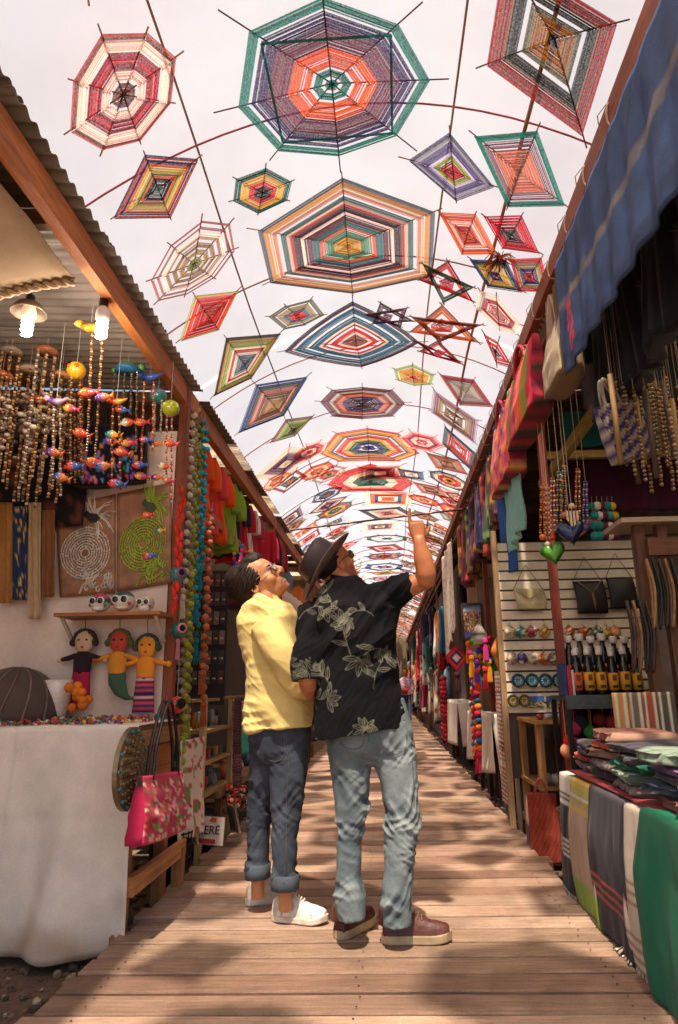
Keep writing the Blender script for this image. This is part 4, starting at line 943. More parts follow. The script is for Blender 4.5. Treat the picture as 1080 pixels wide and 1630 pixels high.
# ================================================================ left row
st = thing('market_stall', 'open timber market stall with white partition and corrugated iron roof', 'market stall', (-1.9, 2.2, -.1), 'market stalls')
XE = -1.235
roof(st, -1, XE, 3.075, .2, 4.2, 2.4, .06, H('988a7c'), lambda y, k: y < .9)
timber(st, 'beam', (-1.315, .2, 2.985), (-1.315, 4.28, 2.985), .055, .13, H('c8783a'))
for y in (.9, 1.75, 2.35, 4.15): timber(st, 'rafter', (-3.6, y, 3.13), (-1.36, y, 3.02), .045, .075, H('8a6444'))
timber(st, 'purlin', (-2.3, .2, 3.035), (-2.3, 4.2, 3.035), .06, .05, H('7a5638'))
timber(st, 'post', (-1.305, 4.03, -.12), (-1.305, 4.03, 3.05), .055, .06, H('8a4426'))
timber(st, 'post', (-3.6, 4.0, -.12), (-3.6, 4.0, 3.2), .08, .08, H('6a4a34'))
b = MB(); b.box((-3.6, 4.0, .3), (-1.34, 4.025, 2.72)); obj('wall_panel', b, M('paint'), st, color=H('e8cfba'))
b = MB(); b.box((-3.6, 3.2, .2), (-3.56, 6.0, 3.4)); b.box((-3.62, -.2, .0), (-3.58, 3.2, 3.4)); obj('side_wall', b, M('paint'), st, color=H('7a5c48'))
# canvas awning with rope trim
aw = thing('canvas_awning', 'sagging brown canvas awning trimmed with twisted rope under the iron roof', 'awning', (-2.2, 2.2, 2.7))
def awf(u, v):
    x = -3.4 + 2.02 * u; y = 1.3 + 1.28 * v; return (x, y, 2.86 - .12 * math.sin(u * math.pi) * v + .02 * noise.noise((u * 5, v * 5, 1)) + .03 * u)
b = MB(); b.sheet(awf, 24, 16, th=.006); obj('canvas', b, M('cloth'), aw, smooth=True, color=H('b09474'))
b = MB()
for ph in (0, 3.14): b.tube([V3(awf(u, 1)) + V3((0, .012 * math.cos(u * 150 + ph), .012 * math.sin(u * 150 + ph) - .012)) for u in np.linspace(0, 1, 150)], .011, 5, H('c0a484'))
obj('rope_trim', b, M('cloth'), aw, smooth=True)

# table with the white cloth
tb = thing('display_table', 'wooden display table under a white cloth at the boardwalk edge', 'table', (-2.2, 3.7, -.12))
tc0, tc1 = -3.3, -1.24
b = MB(); b.box((tc0, 3.37, .885), (tc1, 3.985, .905)); obj('table_top', b, TIMX, tb, color=H('a8703c'))
for i in range(4): b = MB(); z0 = .34 + i * .115; b.box((tc1 - .022, 3.40, z0), (tc1, 3.99, z0 + .111)); obj('side_board', b, TIM, tb, color=jitc(H('b3733c'), .12))
for z, h_ in ((.845, .075), (.19, .085)): timber(tb, 'rail', (tc1 + .012, 3.385, z), (tc1 + .012, 3.99 if z > .5 else 4.22, z), .032, h_, H('c08850'))
for x, y in ((tc1 - .04, 3.42), (tc1 - .04, 3.96), (tc0 + .05, 3.42), (tc0 + .05, 3.95), (tc1 + .005, 4.16)): timber(tb, 'leg', (x, y, -.13), (x, y, .88 if y < 4.1 else .2), .06, .06, H('9a683c'))
def tcloth(u, v):
    x = tc0 + (tc1 + .012 - tc0) * u; nzz = noise.noise((u * 9, v * 2.2, 0)); n2 = noise.noise((u * 22, v * 5, 3))
    if v < .3:
        t = v / .3; return (x, 3.98 - .62 * t, .912 + .004 * n2)
    t = (v - .3) / .7; return (x + .03 * t * (u > .9) * nzz, 3.362 - .035 * t * math.sin(u * 31 + 2 * nzz) + .010 * (max(0, 1 - abs(t - .42) / .02) + max(0, 1 - abs((u * 5) % 1 - .5) / .025)) - .02 * math.sin(t * 3) - .03 * nzz * t - .018 * n2 * t - .05 * t * math.sin(u * 13) ** 2 * (u > .75), .912 - 1.0 * t + .012 * n2)
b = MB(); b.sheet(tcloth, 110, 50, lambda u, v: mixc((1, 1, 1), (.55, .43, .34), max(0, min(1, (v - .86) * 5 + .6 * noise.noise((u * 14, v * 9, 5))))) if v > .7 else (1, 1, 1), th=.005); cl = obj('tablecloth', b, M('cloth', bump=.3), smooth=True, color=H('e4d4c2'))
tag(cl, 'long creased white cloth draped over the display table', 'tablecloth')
# beads and trinkets strewn on the table
b = MB(); rng = random.Random(4); bc = ['c23a2c', 'd8702a', '3a7a52', '7a3a7a', 'd8c8b0', '2a5a8a', 'c84a7a', '8a5a2a', '3a2a28', 'e0a030']
for i in range(1100):
    x = rng.uniform(-3.0, -1.29); y = rng.uniform(3.42, 3.95); r = rng.uniform(.006, .014); b.ball((x, y, .916 + r * .8 + rng.choice((0, 0, .012))), r, 6, 4, jitc(H(rng.choice(bc)), .2), (1, 1, .8))
tag(obj('bead_trinkets', b, M('ceramic')), 'strewn small multicoloured beads and trinkets covering the white cloth', 'beads', kind='stuff')
def wallp(px, py, Y=3.985): return W(px, py, Y=Y)
# relief panels
def relief(label, quad, basec, linec, seed, dark):
    P = [V3(wallp(*q)) for q in quad]; rng = random.Random(seed); nd = V3((0, -1, 0))
    t = thing('bark_painting', label, 'wall panel', tuple(P[3]), 'patterned bark panels')
    f = fold_sheet(P[0], P[1], P[3], P[2], nd, .004, 1, seed); b = MB(); b.sheet(f, 16, 16, lambda u, v: jitc(mixc(H(basec), H('8a5636'), max(0, .5 * noise.noise((u * 3, v * 3, seed)) + .2)), .06), th=.008); obj('backing', b, M('leather'), t, smooth=True)
    pt = lambda u, v: (P[0] * (1 - u) + P[1] * u) * (1 - v) + (P[3] * (1 - u) + P[2] * u) * v + nd * .009
    lines = MB()
    def ln(pts, r=.0028, c=linec): lines.tube([pt(*p) for p in pts], r, 4, jitc(H(c), .25))
    for k in range(1, 10):                                   # ringed mandala
        r = .03 + .044 * k; n = 8 + 5 * k
        for i in range(n):
            a = 6.283 * i / n + k; a2 = a + 6.283 / n * .72; ln([(.48 + r * math.cos(a + (a2 - a) * s), .56 + r * .62 * math.sin(a + (a2 - a) * s) + .012 * math.sin(s * 3.14)) for s in (0, .33, .66, 1)], .0042)
    for i in range(30):                                      # curled tail feathers and branches
        x, y = .66 + rng.uniform(-.04, .1), .2 + rng.uniform(-.05, .06); a = rng.choice((rng.uniform(-.9, .9), rng.uniform(-.9, .9), rng.uniform(-2.9, -2.2))); L = rng.uniform(.10, .30); ln([(x + math.cos(a + .5 * s) * L * s, y + math.sin(a + .5 * s) * L * s) for s in (0, .3, .6, 1)], .0042)
    for i in range(26):
        x, y = rng.uniform(.45, .95), rng.uniform(.76, .95); ln([(x + .03 * math.cos(s), y + .028 * math.sin(s)) for s in np.linspace(0, 5, 7)], .004)
    ln([(.36, .98), (.42, .9), (.5, .87), (.6, .86), (.72, .8)], .007); ln([(.5, .87), (.58, .93), (.7, .93), (.85, .88)], .005)
    for i in range(130):
        a, r = rng.uniform(0, 6.283), rng.uniform(.06, .43); x, y = .48 + r * math.cos(a), .56 + r * .62 * math.sin(a); ln([(x, y), (x + .018 * math.cos(a), y + .014 * math.sin(a))], .0045)
    obj('painted_lines', lines, M('paint'), t)
    bd = MB(); bd.prism([(.46, .16), (.52, .12), (.57, .16), (.68, .18), (.74, .24), (.66, .28), (.56, .26), (.51, .2)], pt(0, 0) + nd * .002, pt(1, 0) - pt(0, 0), pt(0, 1) - pt(0, 0), .006, H(dark)); obj('painted_bird', bd, M('paint'), t)
relief('brown bark panel painted with a grey ringed tree and dark bird', [(90, 806), (184, 787), (184, 944), (96, 951)], '9a6a48', 'cfc3b4', 1, '201a1c')
relief('brown bark panel painted with a lime green ringed tree and bird', [(187, 786), (273, 768), (273, 928), (187, 943)], '9a6a4a', '9fb43a', 2, '3a4a20')
for i, (x0p, x1p, y0p, y1p, c_, lab) in enumerate(((0, 20, 800, 960, 'a8743a', 'ochre cloth strip hanging at the end of the partition'), (22, 44, 806, 955, '2a3a5a', 'navy embroidered cloth strip beside the ochre one'), (46, 66, 800, 985, 'c0a078', 'long tan cloth strip between the navy one and the bark panels'), (68, 88, 812, 950, '8a5a34', 'brown cloth strip next to the grey tree panel'))):
    P0, P1, P2, P3 = [V3(W(a, q, Y=3.93)) for a, q in ((x0p, y0p), (x1p, y0p), (x0p, y1p), (x1p, y1p))]; b = MB(); b.sheet(fold_sheet(P0, P1, P2, P3, (0, -1, 0), .02, 2, i), 14, 24, lambda u, v: jitc(H('d8b060') if i == 1 and noise.noise((u * 6, v * 14, 2)) > .25 else H(c_), .1), th=.006); tag(obj('cloth_strip', b, M('cloth'), smooth=True), lab, 'textile', 'cloth strips on the partition')
b = MB(); P0 = V3((-3.3, 3.955, 2.70)); b.sheet(fold_sheet(P0, P0 + V3((1.42, 0, 0)), P0 + V3((0, 0, -.62)), P0 + V3((1.42, 0, -.62)), (0, -1, 0), .02, 5, 2.), 40, 14, lambda u, v: jitc(H('1c1618') if noise.noise((u * 16, v * 9, 1)) < .3 else H('6a3a2c'), .1), th=.006); tag(obj('black_backcloth', b, M('cloth'), smooth=True), 'black patterned cloth pinned behind the shell chimes', 'textile')
# shelf and skulls
sh = thing('wall_shelf', 'small wooden bracket shelf on the white partition', 'shelf', tuple(wallp(190, 985)))
zs = wallp(188, 978, 3.9).z; xa, xb = wallp(104, 980, 3.9).x, wallp(268, 980, 3.9).x
b = MB(); b.box((xa, 3.76, zs - .02), (xb, 3.999, zs)); obj('shelf_board', b, TIMX, sh, color=H('a8693a'))
for x in (xa + .03, xb - .04): b = MB(); b.bar((x, 3.98, zs - .16), (x, 3.80, zs - .02), .02, .015); obj('bracket', b, M('paint'), sh, color=H('c8b8a8'))
def skull(label, px, cols, k=1.):
    k *= 1.22
    x = wallp(px, 965, 3.84).x; c = V3((x, 3.84, zs + .052 * k)); t = thing('sugar_skull', label, 'skull', (x, 3.84, zs), 'painted skulls')
    b = MB(); b.ball(c, .05 * k, 16, 12, H(cols[0]), (.98, 1.05, .92)); v = np.array(b.v); cc = np.array([H(cols[0]) if z > c[2] - .004 else H('e8dccc') for z in v[:, 2]]); cc[(v[:, 2] > c[2] + .028)] = H(cols[1]); b.c = cc.tolist(); obj('cranium', b, M('ceramic'), t, smooth=True)
    b = MB(); b.rings([ell(c + V3((0, -.022, z)), (w_ * k, 0, 0), (0, .026 * k, 0), 14) for z, w_ in ((-.05, .026), (-.04, .032), (-.015, .033), (0, .02))], H('e8dccc')); obj('jaw', b, M('ceramic'), t, smooth=True)
    for s in (-1, 1):
        b = MB(); b.ball(c + V3((.019 * s * k, -.047 * k, .004)), .019 * k, 10, 6, H('f0e4d4'), (1, .35, 1)); o = obj('eye_ring', b, M('ceramic'), t, smooth=True)
        b = MB(); b.ball(c + V3((.019 * s * k, -.050 * k, .004)), .0145 * k, 10, 6, H('181412'), (1, .4, 1)); obj('eye_socket', b, M('ceramic'), o, smooth=True)
        b = MB(); b.ball(c + V3((.036 * s * k, -.030 * k, -.018)), .009 * k, 8, 5, H(cols[2])); obj('flower', b, M('ceramic'), t)
    b = MB(); b.add([c + V3((-.007, -.052, -.016)), c + V3((.007, -.052, -.016)), c + V3((0, -.053, -.003)), c + V3((0, -.04, -.01))], [(0, 1, 2), (0, 2, 3), (1, 3, 2), (0, 3, 1)], H('221a16')); obj('nose_hole', b, M('ceramic'), t)
    b = MB()
    for i in range(7): b.box(c + V3((-.021 + .006 * i, -.051, -.041)), c + V3((-.0165 + .006 * i, -.046, -.031)), H('cfc2b0'))
    obj('teeth', b, M('ceramic'), t)
skull('painted skull with pink crown and green cheeks on the wall shelf', 160, ('2f5a4c', 'c84a6a', '3a8a4a'))
skull('painted skull with dark green crown and red cheeks on the wall shelf', 197, ('d8ccbc', '3a5a50', 'c0303a'), 1.1)
skull('small skull with cream peaked top at the end of the wall shelf', 232, ('c8b090', 'e0d2b8', '7a5a3a'), .85)
# rag dolls
def doll(label, px, py, face, hairc, top, kind, bot):
    c = V3(W(px, py, Y=3.93)); k = 1 / 268.; t = thing('rag_doll', label, 'doll', tuple(c), 'rag dolls')
    L = lambda x, y, d=0: c + V3((x * k, -d, -y * k))
    b = MB(); b.ball(L(0, -40), 16 * k, 14, 10, H(face), (.95, .5, 1.15)); h_ = obj('head', b, M('felt'), t, smooth=True)
    b = MB()
    for s in (-1, 1): b.ball(L(6 * s, -42, .026), 2.1 * k, 6, 4, H('201612'), (1.2, .5, .7))
    b.ball(L(0, -31, .025), 2.2 * k, 6, 4, H('b02a30'), (1.5, .5, .8)); obj('face_stitches', b, M('cloth'), h_)
    b = MB()
    for i in range(26):
        a = math.pi * (i + .5) / 26; b.ball(L(17 * math.cos(a), -40 - 17 * math.sin(a), random.uniform(-.01, .01)), 4 * k, 6, 4, jitc(H(hairc), .3))
    for s in (-1, 1): b.ball(L(18 * s, -38), 6 * k, 8, 6, H(hairc))
    obj('hair', b, M('felt'), h_)
    b = MB(); b.rings([ell(L(0, y), (w_ * k, 0, 0), (0, .026, 0), 14) for y, w_ in ((-24, 8), (-20, 15), (-8, 15), (8, 14), (10, 12))], H(top)); obj('torso', b, M('cloth'), t, smooth=True)
    for s in (-1, 1): b = MB(); b.tube([L(12 * s, -18), L(24 * s, -14), L(34 * s, -12)], [6 * k, 6 * k, 4.5 * k], 8, H(top), flat=.7); b.ball(L(36 * s, -12), 5 * k, 8, 6, H(face)); obj('arm', b, M('cloth'), t, smooth=True)
    if kind == 'tail':
        b = MB(); b.rings([ell(L(x, y), (w_ * k, 0, 0), (0, .024 * w_ / 14, 0), 12) for x, y, w_ in ((0, 8, 14), (2, 26, 14), (10, 42, 11), (24, 50, 8), (36, 44, 5))], H(bot)); b.prism([(34, -46), (50, -22), (46, -40), (54, -58), (36, -50)], c, (k, 0, 0), (0, 0, k), .016, H(bot)); obj('tail', b, M('cloth'), t, smooth=True)
    else:
        def pat(y): return H(bot) if kind == 'plain' else H(['b83a5a', '2a2a4a', 'd8a0a0', '6a2a3a', 'c84a5a', '3a3a5a'][int(y / 4.4) % 6])
        ys = list(np.linspace(8, 62, 27)); b = MB(); b.rings([ell(L(0, y), ((14 + y * .06) * k * (.8 if kind == 'plain' and y > 45 else 1), 0, 0), (0, .026, 0), 14) for y in ys], [pat(y) for y in ys]); obj('skirt', b, M('cloth'), t, smooth=True)
    b = MB(); b.tube([L(0, -56), L(-2, -80), L(0, -(py - 985) - 0)], .0022, 4, H('2a2220')); obj('hanging_loop', b, M('cloth'), t)
doll('rag doll with pale face, polka dot top and crimson skirt', 131, 1062, 'd8b088', '3a3028', '2c1c22', 'plain', 'a8203c')
doll('mermaid rag doll with red face and green tail', 187, 1062, 'c04a34', '5a5a30', 'd88a2a', 'tail', '3f5a44')
doll('rag doll with orange face and striped long skirt', 232, 1070, 'e0922c', '3a4a38', 'e08a28', 'stripe', 'b83a5a')
# marigold cluster, white vase, woven basket, on the table
t = thing('flower_bunch', 'bunch of orange paper marigolds on the display table', 'flowers', tuple(W(124, 1138, Y=3.75)))
for i in range(16): put(POM, 'blossom', t, V3(W(random.uniform(108, 142), random.uniform(1092, 1128), Y=3.75)) + V3((0, random.uniform(-.04, .04), 0)), random.uniform(.018, .03), jitc(H('e07a1c'), .2))
x, z = W(88, 1140, Y=3.85).x, .915
b = MB(); b.lathe((x, 3.84, z), [(.05, 0), (.066, .06), (.078, .15), (.084, .23), (.078, .23), (.07, .12), (.04, .02)], 20); tag(obj('white_vase', b, M('ceramic'), smooth=True, color=H('d8cabc')), 'tapering plain white vase near the marigolds', 'vase')
x = W(20, 1140, Y=3.8).x; t = thing('domed_basket', 'large dark domed wicker basket at the far end of table', 'basket', (x, 3.8, .915)); b = MB()
prof = [(.26 * math.cos(a), .30 * math.sin(a) ** .9) for a in np.linspace(0.02, 1.5, 12)]; b.lathe((x, 3.8, .915), prof, 28); obj('dome', b, M('cloth'), t, smooth=True, color=H('54443c'))
for i in range(14):
    b = MB(); a = 6.283 * i / 14; b.tube([(x + r * 1.01 * math.cos(a + .5 * q / 12), 3.8 + r * 1.01 * math.sin(a + .5 * q / 12), .917 + h_) for q, (r, h_) in enumerate(prof)], .006, 5); obj('wicker_rib', b, M('wood', axis=2), t, color=jitc(H('7a6454'), .2))

# medallion and tote on the table side
c = V3(W(208, 1223, X=-1.215)); t = thing('carved_medallion', 'round carved bronze medallion with turquoise studs hung on the table side', 'medallion', tuple(c), None)
ax = ((0, 1, 0), (0, 0, 1), (1, 0, 0)); R0 = .185
b = MB(); b.lathe(c, [(.001, .012), (.05, .014), (.06, .008), (.10, .009), (.11, .016), (.145, .016), (.15, .008), (R0, .010), (R0, -.012), (.001, -.012)], 40, H('8f7a58'), axis=ax); obj('disc', b, M('metal', met=.5), t, smooth=False)
b = MB()
for k, (r, n, s) in enumerate(((.03, 8, .008), (.055, 12, .008), (.08, 18, .010), (.102, 24, .008), (.128, 30, .010), (.15, 36, .006))):
    for i in range(n):
        a = 6.283 * i / n; b.box(c + V3((.012, r * math.cos(a) - s / 2, r * math.sin(a) - s / 2)), c + V3((.021, r * math.cos(a) + s / 2, r * math.sin(a) + s / 2)), jitc(H('b09a74' if (i + k) % 2 else '5a4a38'), .2))
obj('relief_blocks', b, M('metal', met=.5), t)
for i in range(14): a = 6.283 * i / 14; put(BALL, 'stud', t, c + V3((.012, .168 * math.cos(a), .168 * math.sin(a))), .0115, H('2f6a78'))
def tote(name, label, P, ud, vd, nd, dep, colfn, handle, hcol, gus, group=None, hlen=.25, hs=(.28, .72), cat='bag', droop=.3, m=None):
    """P: top-left; ud: across, vd: down, nd: thickness"""
    P, ud, vd, nd = map(V3, (P, ud, vd, nd)); nn = nd / np.linalg.norm(nd)
    t = thing(name, label, cat, tuple(P + ud / 2 + vd), group)
    def face(sg):
        def fn(u, v):
            bul = dep / 2 * (.25 + .75 * min(1, v * 1.6)) * (1 - (2 * abs(u - .5)) ** 4 * .25); return P + ud * (u + (u - .5) * .10 * v) + vd * (v + .03 * math.sin(u * 3.1) * v) + nn * sg * bul + nn * .008 * noise.noise((u * 5, v * 5, sg))
        return fn
    for sg in (1, -1):
        b = MB(); b.sheet(face(sg), 26, 26, colfn, th=.006); obj('panel', b, m or M('cloth'), t, smooth=True)
    b = MB(); f1, f2 = face(1), face(-1); path = [(0, v) for v in np.linspace(0, 1, 9)] + [(u, 1) for u in np.linspace(0, 1, 9)[1:]] + [(1, v) for v in np.linspace(1, 0, 9)[1:]]
    b.sheet(lambda a, q: f1(*path[min(24, round(a * 24))]) * (1 - q) + f2(*path[min(24, round(a * 24))]) * q, 24, 4, lambda a, q: gus(a), th=.005); obj('gusset', b, m or M('cloth'), t, smooth=True)
    up = -vd / np.linalg.norm(vd)
    for sg in (1, -1):
        b = MB(); a0, a1 = P + ud * hs[0] + vd * .08 + nn * sg * (dep * .14), P + ud * hs[1] + vd * .08 + nn * sg * (dep * .14); mid = (a0 + a1) / 2 + up * hlen * 1.25
        b.tube(crom([a0, a0 * .8 + mid * .2 + up * hlen * .32, mid, a1 * .8 + mid * .2 + up * hlen * .32, a1], 6), handle, 8, hcol, flat=.6); obj('handle', b, M('leather'), t, smooth=True)
    return t
rng = random.Random(8); fl = [(rng.random(), .12 + .86 * rng.random(), rng.choice(('f0c8a0', 'e8e0b0', '9a1f3a', 'f0a0a8', '6a8a4a', 'e87a50')), rng.uniform(.018, .04)) for _ in range(150)]
def pinkpat(u, v):
    for a, q, c_, r in fl:
        if (u - a) ** 2 + ((v - q) * .9) ** 2 < r * r: return H(c_)
    return H('c8284c')
Pa = V3(W(224, 1236, X=-1.14)); Pb = V3(W(292, 1226, X=-1.14)); 
tote('tote_bag', 'pink tote bag with embroidered flowers and black handles hanging on the table', Pa, (Pb - Pa) * .92, (0, 0, -.285), (1, 0, 0), .10, pinkpat, .009, H('1d1a1e'), lambda a: H('b82448') if .05 < a < .95 else H('2a2024'), hlen=.30, hs=(.2, .85))
# wire basket, enamel plate and leaning frames by the boardwalk
x, y = -1.36, 4.42; t = thing('wire_basket', 'tall black wire basket standing beside the table legs', 'basket', (x, y, -.13)); b = MB()
for i in range(18): a = 6.283 * i / 18; b.tube([(x + .10 * math.cos(a), y + .10 * math.sin(a), -.13), (x + .125 * math.cos(a), y + .125 * math.sin(a), .24)], .004, 5)
obj('upright_wire', b, M('metal'), t, color=H('201c1e'))
for k in range(6): b = MB(); r = .10 + .005 * k; b.tube([(x + r * math.cos(a), y + r * math.sin(a), -.12 + .07 * k) for a in np.linspace(0, 6.283, 25)], .0055, 5); obj('ring_wire', b, M('metal'), t, color=H('3a3432'))
b = MB(); b.lathe((x, y, -.13), [(.09, 0), (.09, .02), (.001, .02)], 18); b.lathe((x, y, -.1), [(.09, 0), (.11, .30), (.10, .30), (.08, .02)], 18); obj('lining', b, M('cloth'), t, color=H('1a1718'))
# a short text builder for plates and signs
def text_mesh(s, size, th=.002):
    cu = D.curves.new('t', 'FONT'); cu.body = s; cu.size = size; cu.extrude = th; cu.align_x = 'CENTER'; cu.align_y = 'CENTER'; o = D.objects.new('t', cu); sc = D.scenes.new('tmp'); sc.collection.objects.link(o); vl = sc.view_layers[0]; vl.update()
    me = D.meshes.new_from_object(o.evaluated_get(vl.depsgraph)); D.objects.remove(o); D.scenes.remove(sc)
    ca = me.color_attributes.new('Col', 'FLOAT_COLOR', 'POINT'); ca.data.foreach_set('color', [1.] * (4 * len(me.vertices))); return me
Pc = V3(W(333, 1322, Y=4.75)); t = thing('painted_plate', 'small white plate lettered HERE leaning at the boardwalk edge', 'sign', tuple(Pc)); yw = .35
ux = V3((math.cos(yw), math.sin(yw) * -1, 0)); uz = V3((0.0, .25, .97)); b = MB(); b.prism([(-.115, -.085), (.115, -.085), (.115, .085), (-.115, .085)], Pc, ux, uz, .012, H('e0d4c4')); obj('board', b, M('paint'), t)
me = text_mesh('HERE', .075); o = D.objects.new('lettering', me); COL.objects.link(o); o.parent = t; me.materials.append(M('paint')); o.color = (.02, .02, .025, 1)
nn_ = np.cross(ux, uz); o.matrix_local = Matrix(((ux[0], uz[0], nn_[0], nn_[0] * .010), (ux[1], uz[1], nn_[1], nn_[1] * .010), (ux[2], uz[2], nn_[2], nn_[2] * .010), (0, 0, 0, 1)))
b = MB(); b.prism([(-.11, -.075), (-.02, -.08), (.06, -.076), (.06, -.05), (-.11, -.05)], Pc + nn_ * .009, ux, uz, .004, H('b04038')); b.prism([(.0, .055), (.05, .05), (.06, .078), (.02, .08)], Pc + nn_ * .009, ux, uz, .004, H('c84a3a')); obj('printed_band', b, M('paint'), t)
for i, (px, py, yy, c_) in enumerate(((306, 1318, 4.7, 'b09878'), (372, 1302, 5.25, '9a8a74'))):
    Pc = V3(W(px, py, Y=yy)); t = thing('leaning_frame', ['plain tan wooden frame leaning behind the lettered plate', 'grey patterned picture frame leaning low beside the cabinet'][i], 'frame', tuple(Pc)); b = MB()
    ux = V3((.5, -.86, 0)); uz = V3((-.22, 0, .97)); b.prism([(-.10, -.09), (.10, -.09), (.10, .09), (-.10, .09)], Pc, ux, uz, .015); obj('frame_board', b, M('wood', axis=2), t, color=H(c_))
    b = MB(); b.prism([(-.08, -.07), (.08, -.07), (.08, .07), (-.08, .07)], Pc + np.cross(ux, uz) * .012, ux, uz, .006); obj('picture', b, M('leather'), t, color=H('6a6258'))

# ---------------------------------------------------------------- hanging mobiles
def fish(parent, p, L, c1, c2, ang=0.):
    p = V3(p); dx = V3((math.cos(ang), .25, math.sin(ang))); dz = V3((-math.sin(ang), 0, math.cos(ang)))
    b = MB(); b.rings([ell(p + dx * L * (s - .45), V3((0, 1, 0)) * L * .15 * w_ + 1e-4, dz * L * .27 * w_ + 1e-5, 10) for s, w_ in ((0, .12), (.1, .6), (.3, 1), (.5, .95), (.7, .5), (.8, .2))], [H(c1)] * 3 + [H(c2)] * 3)
    b.prism([(L * .3, 0), (L * .56, L * .24), (L * .48, 0), (L * .56, -L * .24)], p, dx, dz, L * .08, H(c2)); b.ball(p - dx * L * .3 + V3((0, -L * .13, L * .05)), L * .045, 6, 4, H('181410'))
    for i in range(5): b.ball(p + dx * random.uniform(-.2, .2) * L + dz * random.uniform(-.12, .12) * L + V3((0, -L * .14, 0)), L * .035, 5, 3, H(random.choice(('f0e0c0', 'f0d040', '3a8ac0'))))
    return obj('clay_fish', b, M('ceramic'), parent, smooth=True)
def strand(parent, top, bot, r, cols, name='bead_strand'):
    b = MB(); top, bot = V3(top), V3(bot); n = max(2, int(np.linalg.norm(bot - top) / (r * 1.9)))
    for i in range(n): b.ball(top + (bot - top) * (i + .5) / n + V3((.002 * math.sin(i), 0, 0)), r * random.uniform(.85, 1.1), 6, 4, jitc(H(cols[i % len(cols)]), .2), (1, 1, .85))
    return obj(name, b, M('ceramic'), parent)
FC = [('e06a2a', 'd83a2a'), ('4a6ab0', 'e07a2a'), ('e04a3a', '3a5aa0'), ('2f8a8a', 'e8a030'), ('7a4a9a', 'e86a2a'), ('e8a030', 'c83a5a'), ('d8d0b8', 'e04a2a')]
def mobile(label, capx, capy, Y, cap, ccol, strands, cols, fishes, shape='dome'):
    c = V3(W(capx, capy, Y=Y)); t = thing('clay_mobile', label, 'mobile', tuple(c), 'hanging clay mobiles'); b = MB(); b.tube([c, (c[0], c[1], 3.02)], .0012, 4, H('c8c0b0')); obj('thread', b, M('cloth'), t)
    k = Y / 1080.; b = MB()
    if shape == 'dome': b.lathe(c + V3((0, 0, -cap * .35)), [(cap * math.cos(a), cap * .7 * math.sin(a)) for a in np.linspace(0, 1.5, 7)], 16, [H(ccol[0])] * 2 + [H(ccol[1])] * 2 + [H(ccol[0])] * 3); b.ball(c + V3((cap * 1.1, 0, 0)), cap * .28, 8, 6, H(ccol[1])); b.ball(c + V3((-cap * 1.1, 0, -cap * .2)), cap * .2, 8, 6, H(ccol[1]))
    elif shape == 'bird':
        b.rings([ell(c + V3((s * cap, 0, cap * (.25 * s * s))), V3((0, cap * .45 * w_, 0)), V3((0, 0, cap * .42 * w_)), 12) for s, w_ in ((-1.3, .1), (-.8, .6), (-.3, 1), (.3, .95), (.8, .5), (1.3, .25))], [H(ccol[0])] * 3 + [H(ccol[1])] * 3); b.ball(c + V3((-cap * 1.15, 0, cap * .5)), cap * .38, 10, 7, H(ccol[1])); b.ball(c + V3((-cap * 1.5, 0, cap * .5)), cap * .14, 6, 4, H('e8c040'))
    else: b.ball(c, cap, 16, 12, H(ccol[0])); b.ball(c + V3((cap * .4, -cap * .8, cap * .2)), cap * .25, 8, 6, H(ccol[1])); b.ball(c + V3((-cap * .4, -cap * .8, cap * .2)), cap * .25, 8, 6, H(ccol[1]))
    obj('clay_cap', b, M('ceramic'), t, smooth=True)
    for (x0, x1, y1) in strands: strand(t, W(x0, capy + 6, Y=Y + random.uniform(-.04, .04)), W(x1, y1, Y=Y), .0075, cols)
    for (x, y, L, ci) in fishes: fish(t, W(x, y, Y=Y - .02), L, *FC[ci], ang=random.uniform(-.3, .3))
BR = ['8a5a38', 'b08a5a', '5a3a28']
mobile('clay mobile with orange bird cap, brown bead strands and fish', 145, 522, 2.98, .055, ('c8781c', 'd8a030'), [(147, 139, 720), (164, 152, 725)], BR, [(140, 625, .10, 0), (165, 632, .09, 4), (150, 737, .10, 0), (165, 742, .09, 1)], 'bird')
mobile('clay mobile with blue turtle cap and long bead strands of fish', 204, 585, 3.5, .075, ('2f78a8', '5aa048'), [(183, 177, 720), (199, 197, 640), (210, 208, 660), (219, 216, 720)], ['7a5a3c', '9a7a58', '4a5a4a'], [(195, 652, .09, 2), (204, 672, .10, 6), (178, 702, .10, 4), (225, 672, .09, 0), (205, 705, .09, 5), (222, 740, .09, 2)], 'dome')
mobile('clay mobile with blue bird cap and coral bead strands', 240, 601, 3.55, .055, ('2a4a9a', '3f68b8'), [(230, 225, 745), (245, 243, 720)], ['d86a4a', 'e8c0a0', 'b84a3a'], [(232, 700, .08, 2), (226, 758, .09, 5)], 'bird')
mobile('clay mobile with teal owl cap, silver drops and small fish', 252, 630, 3.6, .05, ('2a7a78', 'c84a8a'), [(247, 246, 700), (258, 256, 690)], ['c8c0b0', 'a89a88'], [(247, 706, .08, 1), (272, 706, .085, 0), (262, 742, .08, 6), (250, 760, .07, 4)], 'ball')
mobile('clay mobile with lime pufferfish cap and tiny charms', 272, 650, 3.62, .052, ('a8b02a', 'd8d060'), [(266, 265, 760), (274, 273, 800)], ['d8d0c0', 'e07a4a', 'b03a4a'], [(268, 765, .07, 5), (235, 820, .08, 0), (238, 885, .085, 2), (255, 845, .06, 3)], 'ball')
mobile('clay mobile with red parrot cap and fish beside the black pouches', 186, 640, 3.3, .045, ('b02a24', 'e0a030'), [(180, 178, 770), (190, 192, 780)], ['5a3a28', 'c89a6a', '8a2a24'], [(180, 692, .09, 3), (194, 720, .09, 0), (186, 770, .10, 2)], 'bird')
